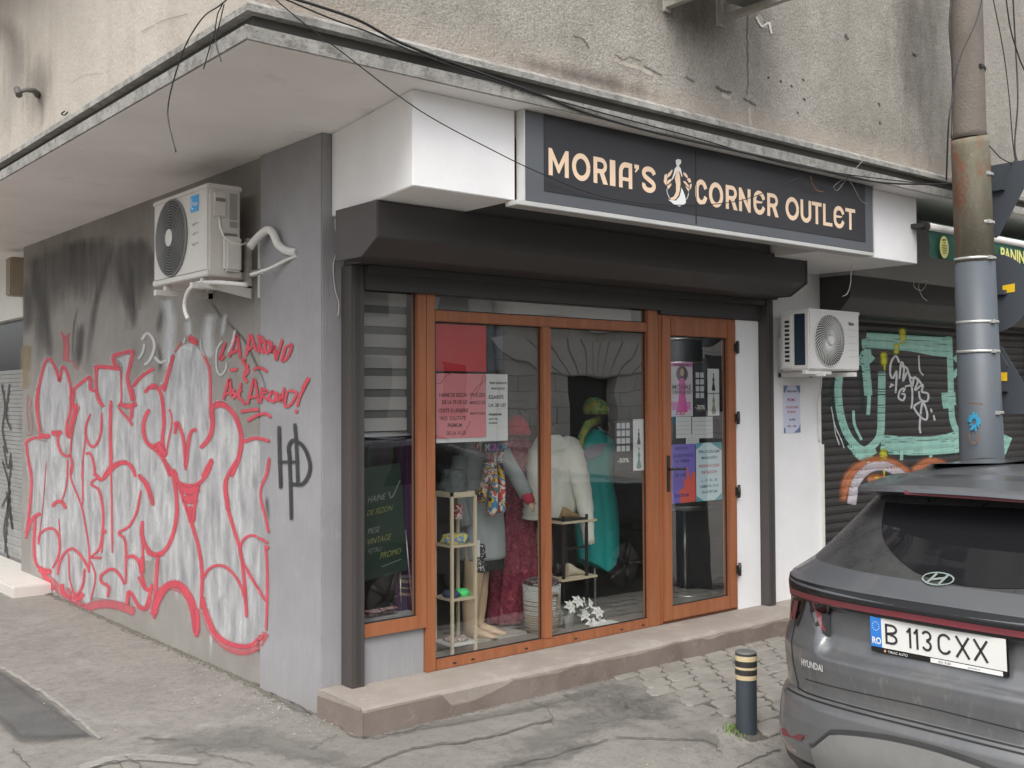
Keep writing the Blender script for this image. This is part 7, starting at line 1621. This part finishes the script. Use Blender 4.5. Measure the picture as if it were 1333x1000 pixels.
mb.build('pale_bands', simple('pale_grey_blind_cloth', (.36, .35, .34), .8, 0, .06, 4), bl); md.build('sheer_bands', simple('dark_sheer_cloth', (.13, .128, .125), .8), bl); MB().box(3.045, 3.40, 4.995, 5.018, 1.44, 1.462).build('bottom_bar', STEEL, bl)
b2 = thing('window_blind', (4.3, 5.0, 2.15), 'grey roller blind drawn up behind the long upper window strip', 'blind')
mb = MB(); mb.tube([(3.52, 5.02, 2.29), (5.2, 5.02, 2.29)], .03, 12); mb.box(3.52, 5.2, 4.992, 4.996, 2.12, 2.29); mb.build('roll', simple('pale_grey_blind_cloth', (.36, .35, .34), .8), b2)
cu = thing('curtain', (3.42, 5.2, FL), 'dark purple curtain hanging at the right side of the narrow left window', 'curtain')
mb = MB(); n = 48; c0_, c1_ = gx_(515, 700, 5.22).x, gx_(552, 700, 5.22).x; vs = []
for i in range(n+1):
    t_ = i/n; x = c0_+(c1_-c0_)*t_; vs += [(x, 5.22+.018*math.sin(t_*32), FL+.02), (x, 5.22+.018*math.sin(t_*32+.4), 1.0), (x+.02*(1-t_), 5.22+.016*math.sin(t_*32+.6), 1.42)]
mb.add(vs, [(3*i+k_, 3*i+3+k_, 3*i+4+k_, 3*i+1+k_) for i in range(n) for k_ in range(2)], smooth=True); mb.build('cloth', simple('dark_purple_cloth', (.075, .012, .085), .85), cu)
mb = MB(); 
for i in range(7):
    x = 3.06+random.random()*.26; y = 4.99+random.random()*.08; mb.box(x-.05, x+.05, y-.02, y+.02, .46+i*.006, .464+i*.006)
MB().box(3.04, 3.44, 4.975, 5.05, .40, .459).build('window_shelf', PILL, B)
tag(mb.build('magazines', m_multi('magazine_paper', [(.5, .48, .46), (.25, .05, .06), (.6, .6, .6)], 50)), 'loose magazines on the sill of the narrow left window', 'magazines')
# -- behind the door: tall round steel table and coloured things
tb_ = thing('bar_table', (6.46, 5.5, FL), 'round chrome bar table standing behind the glass door', 'table')
p = gx_(912, 655, 5.5)
mb = MB(); mb.rings([(6.3, 5.5, p.z-.03, .20, .20), (6.3, 5.5, p.z+.0, .22, .22), (6.3, 5.5, p.z+.012, .215, .215)], 36); mb.build('table_top', STEEL, tb_)
mb = MB(); mb.tube([(6.3, 5.5, FL), (6.3, 5.5, p.z-.03)], .022, 12); mb.rings([(6.3, 5.5, FL, .2, .2), (6.3, 5.5, FL+.012, .19, .19), (6.3, 5.5, FL+.03, .03, .03)], 32); mb.build('stem', STEEL, tb_)
# -- dim garments on racks at the back
random.seed(5)
ck = thing('clothes_rack', (4.6, 7.2, FL), 'black clothes rail with dim garments deep inside the shop', 'clothes rail')
mb = MB(); mb.tube([(3.6, 7.2, 1.6), (6.2, 7.2, 1.6)], .014, 8)
for x in (3.6, 6.2): mb.tube([(x, 7.2, FL), (x, 7.2, 1.6)], .014, 8)
mb.build('rail', BLACKM, ck)
gc = [(.12, .02, .03), (.03, .05, .1), (.2, .18, .15), (.02, .02, .02), (.1, .08, .02), (.02, .08, .06), (.15, .04, .1)]
for i in range(17):
    x = 3.7+i*.145; mb = MB(); mb.rings([(x, 7.2, .6+random.random()*.3, .045, .22), (x, 7.2, 1.2, .04, .2), (x, 7.2, 1.5, .04, .19), (x, 7.2, 1.58, .012, .05)], 18, True, fold(5, .06, i)); g = mb.build('garment', simple('dim_garment_%s' % 'abcdefg'[i % 7], gc[i % 7], .9))
    tag(g, 'dim garment hanging on the rail deep inside the shop', 'garment', 'garments on the rail inside the shop')

# ================================================================== across the street (seen only in reflections)
def m_stone():
    q = NT('rusticated_stone')
    br = q.n('ShaderNodeTexBrick'); q.l(q.mapping((1, 1, 1), (math.pi/2, 0, 0)), br.inputs['Vector']); q.setv(br, Scale=1., Mortar_Size=.018, Brick_Width=1.5, Row_Height=.62); br.inputs['Color1'].default_value = (.72, .7, .65, 1); br.inputs['Color2'].default_value = (.82, .8, .74, 1); br.inputs['Mortar'].default_value = (.38, .37, .34, 1)
    return q.fin(q.mix(q.ramp(q.noise(.5, 7, .7), [(.4, 0.), (.7, .6)]), br.outputs['Color'], (.42, .4, .36)), .85)
STN = m_stone(); PLN = simple('pale_cornice_stone', (.75, .73, .68), .8)
OY = -21.
ob = thing('opposite_building', (36, OY, 0), 'pale stone building across the street, mirrored in the shop glass', 'building')
mb = MB(); mb.prism([(25.6, -.3), (28.4, -.3), (28.4, 2.5), (31.3, 2.5), (31.3, -.3), (60, -.3), (60, 8.5), (25.6, 8.5)], 1, OY-8, OY); mb.build('wall', STN, ob)
mb = MB(); mb.box(25.4, 60, OY, OY+.5, 4.7, 5.1); mb.box(25.4, 60, OY, OY+.35, 4.35, 4.7); mb.box(25.4, 60, OY, OY+.7, 8.0, 8.5); mb.build('cornice', PLN, ob)
DKG = simple('dark_door_recess', (.03, .03, .03), .4)
MB().box(28.4, 31.3, OY-.6, OY-.5, -.3, 2.5).build('door', DKG, ob)
mb = MB()
for i in range(11):
    a0 = rad(150-i*11.2); a1 = rad(150-(i+.86)*11.2); cx0 = 29.85; cz0 = .9
    def P_r(a, z1): t_ = (z1-cz0)/max(.2, math.sin(a)); return (cx0+math.cos(a)*t_, z1)
    mb.prism([P_r(a0, 2.55), P_r(a1, 2.55), P_r(a1, 3.9), P_r(a0, 3.9)], 1, OY+.002, OY+.09)
mb.build('arch_stone_pattern', PLN, ob)
for x in (36.5, 40.0, 43.5, 47, 50.5):
    MB().box(x, x+1.5, OY+.001, OY+.03, 1.2, 3.6).build('window', DKG, ob)
for x in (28.3, 32, 36.5, 40.0, 43.5, 47, 50.5):
    w_ = MB().box(x, x+1.4, OY+.001, OY+.03, 5.6, 7.3).build('window', DKG, ob); MB().box(x-.15, x+1.55, OY+.03, OY+.2, 7.4, 7.6).build('lintel', PLN, w_)
ob2 = thing('opposite_building', (16, OY, 0), 'darker plastered building across the street, mirrored in the left pane', 'building')
MB().box(-6, 25.3, OY-8, OY-.5, -.3, 8).build('wall', simple('grey_plaster', (.34, .33, .31), .85, 0, .2, 1), ob2)
for i in range(9):
    for zz in (1.0, 4.4): MB().box(-4.6+i*3.4, -3.2+i*3.4, OY-.499, OY-.47, zz, zz+1.9).build('window', DKG, ob2)
